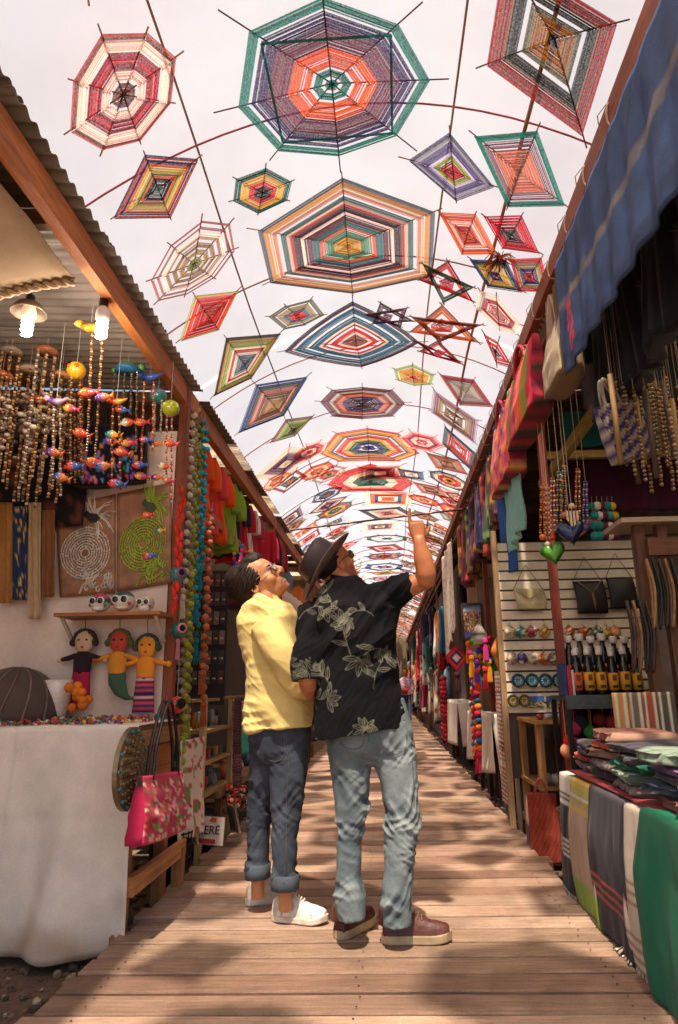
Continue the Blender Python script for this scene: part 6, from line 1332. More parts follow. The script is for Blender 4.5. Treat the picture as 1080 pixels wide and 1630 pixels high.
# bottle shelf
YB = 4.55; bx0, bx1 = W(894, 1110, Y=YB).x, W(1000, 1110, Y=YB).x; zb = W(930, 1106, Y=YB).z
bs = thing('bottle_shelf', 'grey metal shelf unit loaded with bottles beside the red post', 'shelf', (1.5, YB, -.13))
b = MB(); b.box((bx0, YB - .12, zb - .085), (bx1 + .3, YB - .10, zb)); obj('front_rail', b, M('metal', met=.4), bs, color=H('54564e'))
b = MB(); b.box((bx0, YB - .10, zb - .03), (bx1 + .3, YB + .3, zb - .005)); obj('shelf_plate', b, M('metal', met=.4), bs, color=H('4a4a44'))
for x, y in ((bx0, YB - .1), (bx0, YB + .27), (bx1 + .28, YB - .1)): timber(bs, 'leg', (x + .012, y, -.13), (x + .012, y, zb - .03), .03, .03, H('1e1c1c'), M('metal', met=.4))
def bottle(x, y, k, lab, lc):
    z = zb - .005; t = thing('syrup_bottle', lab, 'bottle', (x, y, z), 'bottles on the grey shelf'); b = MB(); b.lathe((x, y, z), [(.030 * k, 0), (.034 * k, .01), (.034 * k, .17 * k), (.028 * k, .21 * k), (.014 * k, .25 * k), (.013 * k, .285 * k)], 14, H('1c0f0a')); obj('glass_body', b, M('ceramic'), t, smooth=True)
    b = MB(); b.lathe((x, y, z), [(.0355 * k, .035 * k), (.0355 * k, .155 * k)], 14, H(lc)); o = obj('label_wrap', b, M('paper'), t, smooth=True)
    b = MB(); b.box((x - .014 * k, y - .037 * k, z + .10 * k), (x + .014 * k, y - .034 * k, z + .14 * k), H('7a3a1c')); b.box((x - .018 * k, y - .037 * k, z + .05 * k), (x + .018 * k, y - .034 * k, z + .07 * k), H('3a2a1c')); obj('label_print', b, M('paper'), o)
    b = MB(); b.lathe((x, y, z), [(.02 * k, .272 * k), (.022 * k, .276 * k), (.022 * k, .306 * k), (.019 * k, .31 * k), (.001, .31 * k)], 12, H('d8ccbc')); obj('cap', b, M('plastic'), t, smooth=True)
for r in range(3):
    for q in range(6):
        x = bx0 + .10 + q * .078 + r * .039 - .05 * (r == 2); bottle(x, YB - .05 + r * .12, (.92, 1.0, 1.3)[r] + random.uniform(-.04, .04), ['front row', 'middle row', 'back row'][r] + ' dark bottle with ' + ('yellow' if q != 0 else 'orange') + ' label and white cap on grey shelf', 'd89a2a' if q else 'c85a24')
for i, c_ in enumerate(('2a3a6a', 'b8283a', 'c8b8a8')): b = MB(); x = bx0 + .005 + .028 * i; b.box((x, YB - .07, zb - .004), (x + .024, YB + .07, zb + .20 - .02 * i)); tag(obj('small_box', b, M('paper'), color=H(c_)), ['navy', 'red', 'cream'][i] + ' slim carton at the end of the bottle shelf', 'carton')
# pompoms and dark cloth beneath the shelf
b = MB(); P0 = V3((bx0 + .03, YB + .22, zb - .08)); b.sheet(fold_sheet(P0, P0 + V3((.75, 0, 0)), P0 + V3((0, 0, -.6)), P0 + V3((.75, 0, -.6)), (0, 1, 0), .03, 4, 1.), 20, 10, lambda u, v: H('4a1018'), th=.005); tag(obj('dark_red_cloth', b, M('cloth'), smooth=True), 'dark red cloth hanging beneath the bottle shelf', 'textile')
pcs = [(908, 1180, 'd8281c'), (903, 1195, 'e89a70'), (922, 1185, '5a2a7a'), (940, 1165, '3a8a3a'), (945, 1188, 'e07a24'), (965, 1187, '8aa83a'), (955, 1145, '8a2a1c'), (925, 1150, '2a2428'), (975, 1150, 'a83a2a'), (915, 1160, 'c83a5a'), (985, 1175, 'd8a83a')]
for i, (px, py, c_) in enumerate(pcs):
    c = V3(W(px, py, Y=YB + .05)); nm = ['scarlet', 'peach', 'purple', 'green', 'orange', 'lime', 'brick', 'black', 'rust', 'pink', 'mustard'][i]; t = thing('yarn_pompom', f'{nm} yarn pompom dangling under the bottle shelf', 'pompom', tuple(c), 'pompoms under the bottle shelf'); put(POM, 'ball', t, c, .045, H(c_)); b = MB(); b.tube([c, (c[0], c[1], zb - .03)], .003, 4, H(c_)); obj('cord', b, M('cloth'), t)
# shelf stand and woven bags
ws = thing('wooden_stand', 'rough wooden shelf stand below the slatted wall', 'stand', (1.3, 5.3, -.13)); xa, ya = 1.07, 5.45
ST = H('b07a44')
for x, y in ((xa, 5.0), (xa, 5.62), (1.55, 5.0), (1.55, 5.62)): timber(ws, 'leg', (x, y, -.13), (x, y, .80), .05, .05, ST)
for z in (.80, .36): b = MB(); b.box((xa - .03, 4.96, z), (1.6, 5.66, z + .025)); obj('shelf', b, TIM, ws, color=H('b8883c') if z > .5 else ST)
timber(ws, 'bottom_rail', (xa, 5.0, -.06), (xa, 5.62, -.06), .04, .06, ST)
for i in range(14):
    top = i < 8; x = 1.10 + .055 * (i % 8); y = 5.03 + random.uniform(0, .1); z = .827 if top else .387; b = MB(); r = random.uniform(.022, .034) if top else .05
    b.lathe((x + (0 if top else .03 * (i % 8)), y, z), [(r * .6, 0), (r, r * .6), (r, r * 1.1), (r * .7, r * 1.5), (r * .55, r * 1.3), (r * .5, r * .3)], 12, jitc(H(('a83a3a', 'c8b8b0', '8a8a90', 'd8d0c0', '5a4a4a')[i % 5]) if top else H('a8a890'), .15)); tag(obj('small_bowl', b, M('ceramic'), smooth=True), 'small bowl on the wooden stand\'s top shelf' if top else 'pale grey green bowl on the wooden stand\'s lower shelf', 'bowl', 'top shelf bowls' if top else 'lower shelf bowls')
P0 = V3(W(838, 1262, Y=4.98)); P1 = V3(W(884, 1262, Y=4.98))
tote('woven_bag', 'red woven palm bag with white zigzag side standing beside the stand', P0, P1 - P0, (0, 0, P0[2] * -1 - .08), (0, -1, .0), .14, lambda u, v: H('7a2a1c') if (int((u * 14 + v * 16)) % 2) else H('8f3a26'), .006, H('8a3a28'), lambda a: H('d8cdb8') if int(a * 40) % 2 else H('3a302a'), hlen=.10, m=M('cloth'))
x, y = 1.16, 4.55; t = thing('cane_basket', 'tall narrow brown cane basket at the table corner', 'basket', (x, y, -.13)); b = MB()
rgs = []
for k in range(17): z = -.12 + .026 * k; rgs.append([(x + (.075 + .004 * (k % 2) + .002 * k) * math.cos(a), y + (.075 + .004 * (k % 2) + .002 * k) * math.sin(a), z) for a in np.linspace(0, 6.283, 21)[:-1]])
b.rings(rgs, [H('9a6434') if k % 2 else H('7a4a24') for k in range(17)]); obj('basket_body', b, M('wood', axis=2), t)
b = MB(); b.tube([(x + .112 * math.cos(a), y + .112 * math.sin(a), .305) for a in np.linspace(0, 6.283, 21)], .009, 6, H('6a3f20')); obj('rim', b, M('wood', axis=2), t)
c = V3((1.22, 4.72, .35)); b = MB(); b.lathe(c, [(.001, .01), (.12, .006), (.145, .0), (.145, -.014), (.001, -.01)], 28, H('b08a5c'), axis=((.4, -.9, 0), (.25, .1, .96), (-.86, -.42, .27))); tag(obj('round_board', b, M('wood', axis=2)), 'round tan wooden board leaning behind the cane basket', 'board')

# ---------------------------------------------------------------- textile table
TX, TZ = .99, .575
tt = thing('textile_table', 'low timber table under the textile piles at the boardwalk edge', 'table', (1.6, 3., -.13))
b = MB(); b.box((TX + .02, 1.5, TZ - .03), (2.4, 4.02, TZ)); obj('table_top', b, TIM, tt, color=H('7a5638'))
for x, y in ((TX + .06, 3.96), (TX + .06, 2.0), (2.3, 3.96), (2.3, 2.0)): timber(tt, 'leg', (x, y, -.13), (x, y, TZ - .03), .06, .06, H('6a4a30'))
def stripes(base, bands):
    def f(u, v):
        for a, b_, c_ in bands:
            if a <= v < b_: return H(c_)
        return H(base)
    return f
def drape(label, y0, y1, zend, colfn, off=0., seed=0., fr=None, xin=.35):
    x = TX - .012 - off
    def fn(u, v):
        y = y0 + (y1 - y0) * u
        q = noise.noise((u * 2.6, v * 1.5, seed)); q2 = noise.noise((u * 7, v * 3, seed + 5))
        if v < .2: t = v / .2; return (x + xin * (1 - t), y, TZ + .012 + off + .006 * q2)
        t = (v - .2) / .8; return (x - .012 - .03 * math.sin(t * 2.4) - (.028 * q + .012 * q2) * min(1, t * 3), y + .02 * q * t, TZ + .012 + off - (TZ + off + .012 - zend) * t + .01 * q2 * t)
    t = thing('hanging_blanket', label, 'blanket', (x, (y0 + y1) / 2, zend), 'blankets draped over the textile table'); b = MB(); b.sheet(fn, 26, 60, lambda u, v: jitc(colfn(u, max(0, (v - .2) / .8)), .04), th=.012); obj('cloth', b, M('cloth'), t, smooth=True)
    if fr:
        b = MB()
        for i in range(26): p = V3(fn(i / 25, 1)); b.tube([p, p + V3((random.uniform(-.01, .01), random.uniform(-.006, .006), -.05))], .003, 4, H(fr))
        obj('fringe', b, M('cloth'), t)
yy = lambda px: W(px, 1330, X=TX - .04).y
drape('white and charcoal striped blanket at the far corner of the textile table', yy(918), yy(896), .02, stripes('2f2c30', [(0, .16, 'd8cfc2'), (.18, .195, 'd8cfc2'), (.215, .23, 'd8cfc2'), (.25, .262, 'd8cfc2'), (.56, .575, 'c8c0b6'), (.60, .615, 'c8c0b6'), (.64, .655, 'c8c0b6'), (.68, .69, 'c8c0b6')]), seed=1., fr='c8bfb2')
drape('yellow green striped blanket with beige body and lime hem', yy(950), yy(915), .0, stripes('b09a82', [(0, .05, 'c8a84a'), (.06, .10, 'b0b04a'), (.11, .13, 'd8d0b0'), (.14, .18, 'a8a03a'), (.2, .24, 'c8a85a'), (.78, 1.1, '8aa83a')]), off=.004, seed=2.)
drape('charcoal blanket with red stripes near the hem', yy(998), yy(946), .015, stripes('352f33', [(0, .02, '5a5054'), (.62, .635, 'c8504a'), (.65, .665, 'd8b0a8'), (.68, .695, 'c8504a'), (.71, .725, 'd8a8a0'), (.74, .755, 'c04844')]), off=.012, seed=3., fr='4a4448')
drape('cream linen blanket with faint brown lines', yy(1050), yy(994), .02, lambda u, v: H('9a7a62') if v > .42 and int(v * 60) % 4 == 0 else H('d2c2ac'), off=.008, seed=4., fr='c8b8a0')
drape('emerald green blanket beside the cream linen one', yy(1120), yy(1032), .01, lambda u, v: H('0a6a48'), off=.03, seed=6.)
drape('dark teal blanket beyond the emerald green one', 1.7, yy(1118), .05, lambda u, v: H('1c3a3c'), off=.01, seed=7.)
def folded(label, x0, y0, z, w_, d, h_, cols, seed):
    sk = random.uniform(-.07, .07); 
    def fn(a, s):  # a round the cross-section, s along the width
        t = a * 2 * math.pi; cx, cz = math.cos(t), math.sin(t); px = x0 + d / 2 + d / 2 * math.copysign(abs(cx) ** .35, cx) + (s - .5) * sk; pz = z + h_ / 2 + h_ / 2 * math.copysign(abs(cz) ** .4, cz)
        q = noise.noise((cx * 1.5 + seed, s * 4, cz)); px += (.005 * math.sin(cz * 9 + seed) if cx < 0 else 0); return (px + .022 * q, y0 + w_ * s + .02 * noise.noise((cx * 2, seed, cz)) + (cx * .5) * sk * -1, pz + .012 * noise.noise((px * 7, s * 4, seed)) * (1 if cz > 0 else .35))
    b = MB(); na, nsx = 56, 26; rg = [[fn(k / na, s / nsx) for k in range(na)] for s in range(nsx + 1)]; rnd = random.Random(seed); per = rnd.choice((3, 4, 5, 7)); plain = rnd.random() < .4
    cl = []
    for s in range(nsx + 1):
        for k in range(na):
            c = H(cols[0]); 
            if not plain and s % per == 0: c = H(cols[1])
            if not plain and k % 9 == 0: c = mixc(c, H(cols[1]), .6)
            cl.append(jitc(c, .05))
    b.rings(rg, cl); t = thing('folded_textile', label, 'textile', (x0 + d / 2, y0 + w_ / 2, z), 'folded textiles on the table'); obj('cloth_roll', b, M('cloth'), t, smooth=True)
FT = [('b03430', 'c87a3a', 'red and orange'), ('7a5a78', '9a7a8a', 'mauve plaid'), ('5a5054', '8a7a74', 'grey brown'), ('2a3a4a', '6a7a88', 'slate blue'), ('8a9a84', '5a7060', 'sage striped'), ('1c5a44', '2a4a40', 'emerald'), ('8a6a58', 'a88a70', 'tan and brown'), ('3a3438', '5a5258', 'charcoal'), ('8a4a3c', 'b08a70', 'terracotta'), ('2a6a68', 'd8d0c0', 'teal and white'), ('6a3a6a', '8a5a8a', 'violet'), ('b09a84', 'd0c0ac', 'oatmeal')]
lay = [(3.66, .02, [2, 0]), (3.62, .34, [10, 2, 0, 1]), (3.62, .78, [11, 6, 1, 8]), (3.25, .0, [7, 2, 6]), (3.25, .42, [7, 1, 11]), (3.25, .80, [0, 6, 3, 2, 11]), (2.86, -.02, [2, 4, 5]), (2.86, .42, [6, 7, 2]), (2.86, .80, [1, 11, 7, 6]), (2.45, -.02, [8, 3, 2]), (2.45, .40, [7, 3]), (2.45, .78, [2, 6, 11]), (2.05, -.02, [8, 9, 4]), (2.05, .40, [7, 9, 6]), (2.05, .78, [7, 3, 2])]
fcount = {}
for y0, dx, st_ in lay:
    z = TZ + .05 if dx < .2 else TZ + .016
    for k, ci in enumerate((st_ + [(st_[0] + 5) % 12, (st_[-1] + 2) % 12])[:5]):
        h_ = random.uniform(.028, .05); a, b_, nm = FT[ci]; fcount[nm] = fcount.get(nm, 0) + 1
        lev = ['lowest', 'second', 'third', 'fourth', 'topmost'][k]; folded(f'{nm} folded textile, {lev} in its pile on the table' if fcount[nm] == 1 else f'{nm} folded textile, {lev} in pile, one of several {nm} ones', TX + dx + random.uniform(0, .04), y0 + random.uniform(-.02, .02), z, .33, .32, h_, [a, b_, a], random.random() * 20); z += h_ + .002
b = MB(); b.sheet(lambda u, v: (TX - .02 + .2 * v, 1.6 + 2.28 * u, TZ + .042 + .004 * noise.noise((u * 12, v * 2, 0))), 40, 4, lambda u, v: H('8a2a24'), th=.008); tag(obj('red_runner', b, M('cloth'), smooth=True), 'narrow red cloth runner along the table edge under the piles', 'textile')
b = MB()
for i in range(60): p = V3((TX - .03, W(1000, 1490, X=TX - .04).y, .03)); a = random.uniform(0, 6.28); b.tube([p, p + V3((.03 * math.cos(a), .05 * math.sin(a), -.005)), p + V3((-.05 * random.random(), .09 * math.sin(a), -.024))], .0035, 4, jitc(H(random.choice(('d8ccb8', '2a2626', 'b8a890'))), .1))
tag(obj('loose_fringe', b, M('cloth')), 'tangle of white and black fringe on the planks by the blankets', 'fringe')

# ---------------------------------------------------------------- bags hanging from the beam
def bagpts(pxl, pyb, pxr, Zt, X=BX - .01):
    a = W(pxl, pyb, X=X); y0 = a.y; y1 = W(pxr, pyb, X=X).y; return y0, y1
def hbag(label, y_far, y_near, zt, zb_, colfn, gus, hcol, dep=.17, hl=.26, X=BX - .05):
    tote('hanging_tote', label, (X, y_far, zt), (0, y_near - y_far, 0), (0, 0, zb_ - zt), (-1, 0, 0), dep, colfn, .016, hcol, gus, hlen=hl, group='tote bags hanging from the beam')
def vstr(cols, ph=0.): return lambda u, v: H(cols[int((u + ph) * len(cols) * 1.6) % len(cols)])
def gst(cols): return lambda a: H(cols[int(a * 26) % len(cols)])
def plaid(c1, c2, c3): return lambda u, v: H(c3) if (int(u * 9) % 3 == 0) and (int(v * 10) % 3 == 0) else H(c2) if (int(u * 9) % 3 == 0) or (int(v * 10) % 3 == 0) else H(c1)
hbag('red, green and orange striped tote hanging from the beam', 4.88, 4.02, 3.36, 2.84, vstr(['f0560c', '6a9a1a', 'd01830', 'c8184a', 'f0680c']), gst(['8a1c34', '2a3a2a', 'b02840', '5a1a2a']), H('b01028'), hl=.14)
hbag('pink and coral plaid tote hanging beside the aqua scarf', 5.75, 4.92, 3.32, 2.70, plaid('d8285a', 'f0702c', '9a1440'), gst(['a8203c', 'd8a060', '8a1c3a', '5a2a3a']), H('a81030'), hl=.15)
hbag('beige canvas tote hanging next to the denim cloth', 3.98, 3.58, 3.30, 2.86, lambda u, v: jitc(H('b8a384'), .05), lambda a: H('8a7458'), H('b8a080'), hl=.18, X=BX + .03)
# denim garments
def den(u, v):
    s = v + .05 * math.sin(u * 7); base = H('33486e') if s < .40 else H('857a70') if s < .48 else H('3a5078') if s < .86 else H('2a3a5a')
    if .9 < u < .96 and .45 < v < .85 and noise.noise((u * 90, v * 30, 0)) > -.1: return H('d84a5a')
    return mixc(base, H('2e4266'), max(0, min(1, .5 + noise.noise((u * 14, v * 2, 3)))) * .6)
b = MB(); b.sheet(fold_sheet((BX - .03, .9, 3.52), (BX - .03, 3.50, 3.50), (BX - .05, .9, 2.70), (BX - .02, 3.52, 2.80), (-1, 0, 0), .02, 11, 2.), 140, 30, den, th=.008); t = obj('denim_cloth', b, M('denim'), smooth=True); tag(t, 'large faded denim cloth with beige stripes hanging from the beam', 'textile')
for i in range(6):
    y = 1.5 + .42 * i; garment(['black dress behind the denim cloth, deepest in the corner', 'black dress behind the denim cloth', 'black dress behind the denim cloth', 'black dress behind the denim cloth', 'black dress behind the denim cloth', 'black dress behind the denim cloth beside the beige tote'][i], (BX + .24, y, 3.46), (0, 1, 0), (1, 0, 0), .40, .86, [H('15131a')], depth=.10, seed=i * 1.3, group='black dresses behind the denim')
# narrow cloth bundles on hooks
for i, (y, c_, nm) in enumerate(((3.62, '6a5648', 'brown'), (3.78, 'a89078', 'tan'))):
    P0 = V3((BX + .01, y, 3.5)); b = MB(); b.sheet(fold_sheet(P0, P0 + V3((0, .10, 0)), P0 + V3((0, .02, -.45)), P0 + V3((0, .16, -.48)), (-1, 0, 0), .03, 2, i), 14, 18, lambda u, v: jitc(H(c_), .05), th=.02); tag(obj('cloth_bundle', b, M('cloth'), smooth=True), f'twisted {nm} cloth bundle hooked on the beam near the beige tote', 'textile')
# scarves
def scarf(label, px0, px1, y0, y1, c_, amp=.05, X=BX - .02, taper=.5):
    a, q = W(px0, y0, X=X), W(px1, y0, X=X); e = W(px0 + 5, y1, X=X); L = a.z - W((px0 + px1) / 2, y1, X=X).z * 1.0
    zbot = W((px0 + px1) / 2, y1, X=X).z; P0 = V3((X, a.y, a.z)); P1 = V3((X, q.y, a.z)); m_ = (P0 + P1) / 2
    b = MB(); b.sheet(fold_sheet(P0, P1, (m_ + (P0 - m_) * taper) * (1, 1, 0) + V3((0, 0, zbot)), (m_ + (P1 - m_) * taper) * (1, 1, 0) + V3((0, 0, zbot + .12)), (-1, .3, 0), amp, 2.6, px0), 44, 50, lambda u, v: jitc(H(c_), .06), th=.006)
    tag(obj('hanging_scarf', b, M('cloth'), smooth=True), label, 'scarf', 'scarves hanging from the beam')
scarf('aqua gauze scarf hanging from the beam next to the pink tote', 794, 824, 664, 888, '8abaac', .05, X=BX - .03)
scarf('denim blue long scarf hanging behind the aqua scarf', 786, 802, 680, 948, '2f5a98', .06, X=BX - .01)
scarf('black thin scarf hanging beyond the blue scarf', 778, 792, 720, 975, '1c1a20', .05, X=BX + .08)
# hearts
def heart(label, px, py, Y, r, c1, c2):
    c = V3(W(px, py, Y=Y)); t = thing('clay_heart', label, 'ornament', tuple(c), 'clay hearts'); out = [(16 * math.sin(a) ** 3, 13 * math.cos(a) - 5 * math.cos(2 * a) - 2 * math.cos(3 * a) - math.cos(4 * a)) for a in np.linspace(0, 6.283, 33)[:-1]]
    b = MB(); dx = V3((.92, -.25, .15)); dz = V3((-.15, 0, .98)); nn = np.cross(dx, dz)
    b.rings([[c + dx * x * r / 16 * k + dz * (y_ + 2) * r / 15 * k + nn * o for x, y_ in out] for k, o in ((.05, .045), (.5, .042), (.85, .025), (1, 0), (.85, -.025), (.5, -.042), (.05, -.045))], [H(c2), H(c2), H(c1), H(c1), H(c1), H(c2), H(c2)]); v = np.array(b.v); cc = np.array(b.c); cc *= (1 + .6 * pnoise(v * 26))[:, None]; b.c = np.clip(cc, 0, 1).tolist(); obj('heart_body', b, M('ceramic'), t, smooth=True)
    b = MB(); b.tube([c + V3((0, 0, r * .6)), (c[0], c[1], 3.45)], .002, 4, H('b8a890')); obj('cord', b, M('cloth'), t)
heart('glossy green clay heart hanging in front of the red post', 881, 882, 4.3, .085, '2f6a1c', '5aa02a')
heart('dark blue clay heart with feather fringe beside the green one', 909, 848, 4.25, .095, '1c2440', '2a3a68')
c = V3(W(911, 818, Y=4.15)); t = thing('bead_fringe', 'gold and white bead fringe over the dark blue heart', 'ornament', tuple(c)); b = MB()
for i in range(11): b.tube([c + V3((-.035 + .007 * i, 0, .02)), c + V3((-.035 + .007 * i, 0, -.04 - .05 * (1 - abs(i - 5) / 5)))], .004, 5, H(('d8a83a', 'e8dcc8', '2a2a30')[i % 3]))
obj('fringe', b, M('ceramic'), t); put(BALL, 'clay_skull_bead', t, c + V3((0, -.01, .05)), .02, H('d8c8b0')); b = MB(); b.tube([c, (c[0], c[1], 3.45)], .002, 4, H('b8a890')); obj('cord', b, M('cloth'), t)
NC = [['d8622a', 'e8a030', '8a2a1c'], ['c8b090', '7a5a3a'], ['c83a2a', 'e8d8b0'], ['3a6a8a', 'c8a04a'], ['d87a5a', '4a8a5a'], ['8a4a2a', 'd8a050'], ['5a4a8a', '8a8ab8']]
NN = ['orange', 'tan', 'red and cream', 'blue and gold', 'coral and green', 'amber', 'lilac']
for i, (px, y0, y1) in enumerate(((864, 770, 850), (872, 775, 862), (880, 760, 850), (890, 750, 835), (898, 740, 815), (920, 745, 820), (932, 765, 835))):
    c = V3(W(px, y0, Y=4.3)); t = thing('bead_necklace', f'{NN[i]} bead necklace dangling above the clay hearts', 'necklace', tuple(c), 'necklaces above the hearts')
    for k in (-.014, .014): strand(t, c + V3((k * .6, 0, 0)), V3(W(px, y1, Y=4.3)) + V3((k, 0, 0)), .009, NC[i])
    put(BALL, 'pendant', t, W(px, y1 + 5, Y=4.3), .022, H(NC[i][0])); b = MB(); b.tube([c, (c[0], c[1], 3.45)], .0016, 4, H('a89880')); obj('cord', b, M('cloth'), t)
# teal and plum pompom string
for i in range(5):
    px = 942 + 8 * i; p0 = W(px, 790, Y=5.2); garland(['teal', 'white and teal', 'plum', 'teal and white', 'yellow'][i] + ' pompom string hanging in the shade before the slatted wall', (p0.x, 5.2, p0.z), .33, 4, [H(c_) for c_ in (['2a8a84'], ['d8d0c0', '2a8a84'], ['6a1c3a'], ['2a8a84', 'd8d0c0'], ['c8a83a', '6a1c3a'])[i]], .035, group='pompom strings before the slatted wall')
P0 = V3((1.35, 5.35, 2.95)); b = MB(); b.sheet(fold_sheet(P0, P0 + V3((1.4, 0, 0)), P0 + V3((0, 0, -.5)), P0 + V3((1.4, 0, -.5)), (0, -1, 0), .05, 5, 3.), 50, 14, lambda u, v: jitc(H('3a1028'), .1), th=.006); tag(obj('plum_cloth', b, M('cloth'), smooth=True), 'dark plum cloth hung across above the slatted wall', 'textile')
b = MB(); b.sheet(fold_sheet((1.45, 5.0, 3.2), (2.1, 5.0, 3.2), (1.45, 5.0, 2.9), (2.1, 5.0, 2.9), (0, -1, 0), .05, 3, 5.), 30, 10, lambda u, v: jitc(H('1c5a54'), .08), th=.006); tag(obj('teal_cloth', b, M('cloth'), smooth=True), 'dark teal cloth hanging high behind the tote bags', 'textile')
timber(sA, 'yellow_rail', (1.30, 5.0, 2.83), (2.6, 5.0, 2.83), .05, .06, H('8a7434')); timber(sA, 'brace', (1.22, 4.9, 2.55), (1.62, 3.3, 3.1), .05, .07, H('8a7434'))
# purple striped bag and dried bundles
P0 = V3(W(946, 650, Y=3.3)); P1 = V3(W(1002, 642, Y=3.3))
t = tote('striped_sling_bag', 'purple and cream striped sling bag hanging in the shade', P0, P1 - P0 + V3((0, 0, .03)), (.10, .03, -.30), (0.3, -1, 0), .10, lambda u, v: H('8a7c6c') if int((v * 1.0 + u * .4) * 11) % 2 else H('2c2450'), .010, H('8a7a68'), lambda a: H('b4a490') if int(a * 22) % 2 else H('3a2e62'), hlen=.13)
for i in range(26):
    px = 968 + 4.6 * i; yb = 3.2 + .25 * ((i * 5) % 4) / 3; y0 = 590 + random.uniform(-25, 25); c = V3(W(px, y0, Y=yb)); t = thing('bamboo_chime', 'brown bamboo and seed chime hanging in the dark upper corner', 'wind chime', tuple(c), 'bamboo chimes in the shade'); L = random.uniform(.45, .68)
    cols = random.choice((['8a6a3a', '5a4024'], ['a8844a', '6a4a2c', '3a2a1c'], ['6a5440', '9a8468'], ['4a3424', '7a5a38']))
    if i % 3: strand(t, c - V3((0, 0, .1)), c - V3((0, 0, L)), .012, cols)
    else: b = MB(); b.tube([c - V3((0, 0, .1)), c - V3((0, 0, L * .9))], .015, 8, H(cols[0])); obj('bamboo_tube', b, M('wood', axis=2), t, smooth=True)
    b = MB(); b.tube([c - V3((0, 0, .1)), (c[0], c[1], 3.6)], .0018, 4, H('8a7a68')); obj('thread', b, M('cloth'), t)
c = V3(W(1000, 615, Y=3.45)); t = thing('driftwood_bundle', 'bundle of pale dried branches tied above the striped bag', 'bundle', tuple(c)); 
for i in range(9): b = MB(); a = random.uniform(-.5, .5); b.tube(crom([c + V3((random.uniform(-.05, .05), 0, .12)), c + V3((.08 * a, random.uniform(-.04, .04), -.08)), c + V3((.25 * a + .04, 0, -.3))], 4), list(np.linspace(.016, .008, 9)), 7, jitc(H(('9a8a70', '6a5a3a', '8a8468')[i % 3]), .15)); obj('branch', b, M('wood', axis=2), t, smooth=True)
b = MB(); b.tube([c + V3((0, 0, .1)), (c[0], c[1], 3.6)], .003, 4, H('8a7a68')); obj('cord', b, M('cloth'), t)
# side shelf frame deeper in the stall
fr = thing('rack_frame', 'dark wooden rack frame with pale shelf behind the bottles', 'rack', (2.2, 4.3, -.13)); YR = 4.05
xq = W(1030, 900, Y=YR).x; zq = W(1040, 828, Y=YR).z
b = MB(); b.box((W(985, 828, Y=YR).x, YR - .05, zq - .02), (3.4, YR + .3, zq + .01)); obj('shelf', b, TIMX, fr, color=H('b09a84'))
for px in (1035, 1072): x = W(px, 960, Y=YR).x; timber(fr, 'upright', (x, YR + .05, -.13), (x, YR + .05, zq - .02), .06, .06, H('6a4228'))
timber(fr, 'cross_rail', (W(1030, 870, Y=YR).x, YR + .0, zq - .17), (3.4, YR + .0, zq - .17), .05, .11, H('7a4a2c'))
b = MB(); b.box((W(1045, 900, Y=YR).x, YR + .32, .4), (3.5, YR + .36, zq - .03)); obj('panel', b, M('leather'), fr, color=H('6a5440'))
for i in range(9):
    x = W(1000 + 10 * i, 1000, Y=YR).x; b = MB(); ztop = zq - .25 if i > 3 else zq - .5; b.tube(crom([(x, YR - .03, ztop), (x + .02, YR - .05, ztop - .2), (x - .015, YR - .05, ztop - .42), (x + .01, YR - .03, ztop - .2), (x + .004, YR - .02, ztop)], 5), .010, 6, jitc(H(('3a2418', '8a6238', '1c1614')[i % 3]), .15)); tag(obj('leather_belt', b, M('leather'), smooth=True), 'looped ' + ('dark brown', 'tan', 'black')[i % 3] + ' leather belt on the wooden rack frame', 'belt', 'leather belts on the rack')
for i in range(4):
    x = W(985 + 24 * i, 1140, Y=3.9).x; P0 = V3((x, 3.98, 1.02)); b = MB(); c_ = ('c88a4a', '7a6a5a', 'a8553a', '5a5448')[i]; b.sheet(fold_sheet(P0, P0 + V3((.10, 0, 0)), P0 + V3((0, 0, -.42)), P0 + V3((.10, 0, -.42)), (0, -1, 0), .015, 1.5, i), 12, 20, lambda u, v: H('d8c8a8') if int(u * 6) % 3 == 1 else H(c_), th=.006); tag(obj('hanging_rug', b, M('cloth'), smooth=True), ('orange', 'grey', 'rust', 'dark grey')[i] + ' striped rug strip hanging behind the textile piles', 'rug', 'rug strips behind the piles')
t = timber(sA, 'rug_rail', (1.75, 4.0, 1.04), (3.4, 4.0, 1.04), .03, .04, H('4a3a30'))
# upper dark textiles further inside
for i in range(7):
    P0 = V3((1.5 + .28 * i, 4.6 + .05 * i, 3.55)); b = MB(); c_ = ('2a1c24', '3a2a1c', '1c2424', '4a3424', '241c2a', '3a2024', '2c2820')[i]; b.sheet(fold_sheet(P0, P0 + V3((.3, .1, 0)), P0 + V3((0, 0, -.55)), P0 + V3((.3, .1, -.55)), (0, -1, 0), .04, 2, i), 16, 12, lambda u, v: jitc(H(c_), .1), th=.006); tag(obj('dark_cloth', b, M('cloth'), smooth=True), ('aubergine', 'umber', 'blackish green', 'brown', 'blackish violet', 'wine', 'drab')[i] + ' cloth hanging high in the dark stall', 'textile', 'dark cloths high in the stall')

# ---------------------------------------------------------------- next stalls
rng = random.Random(31)
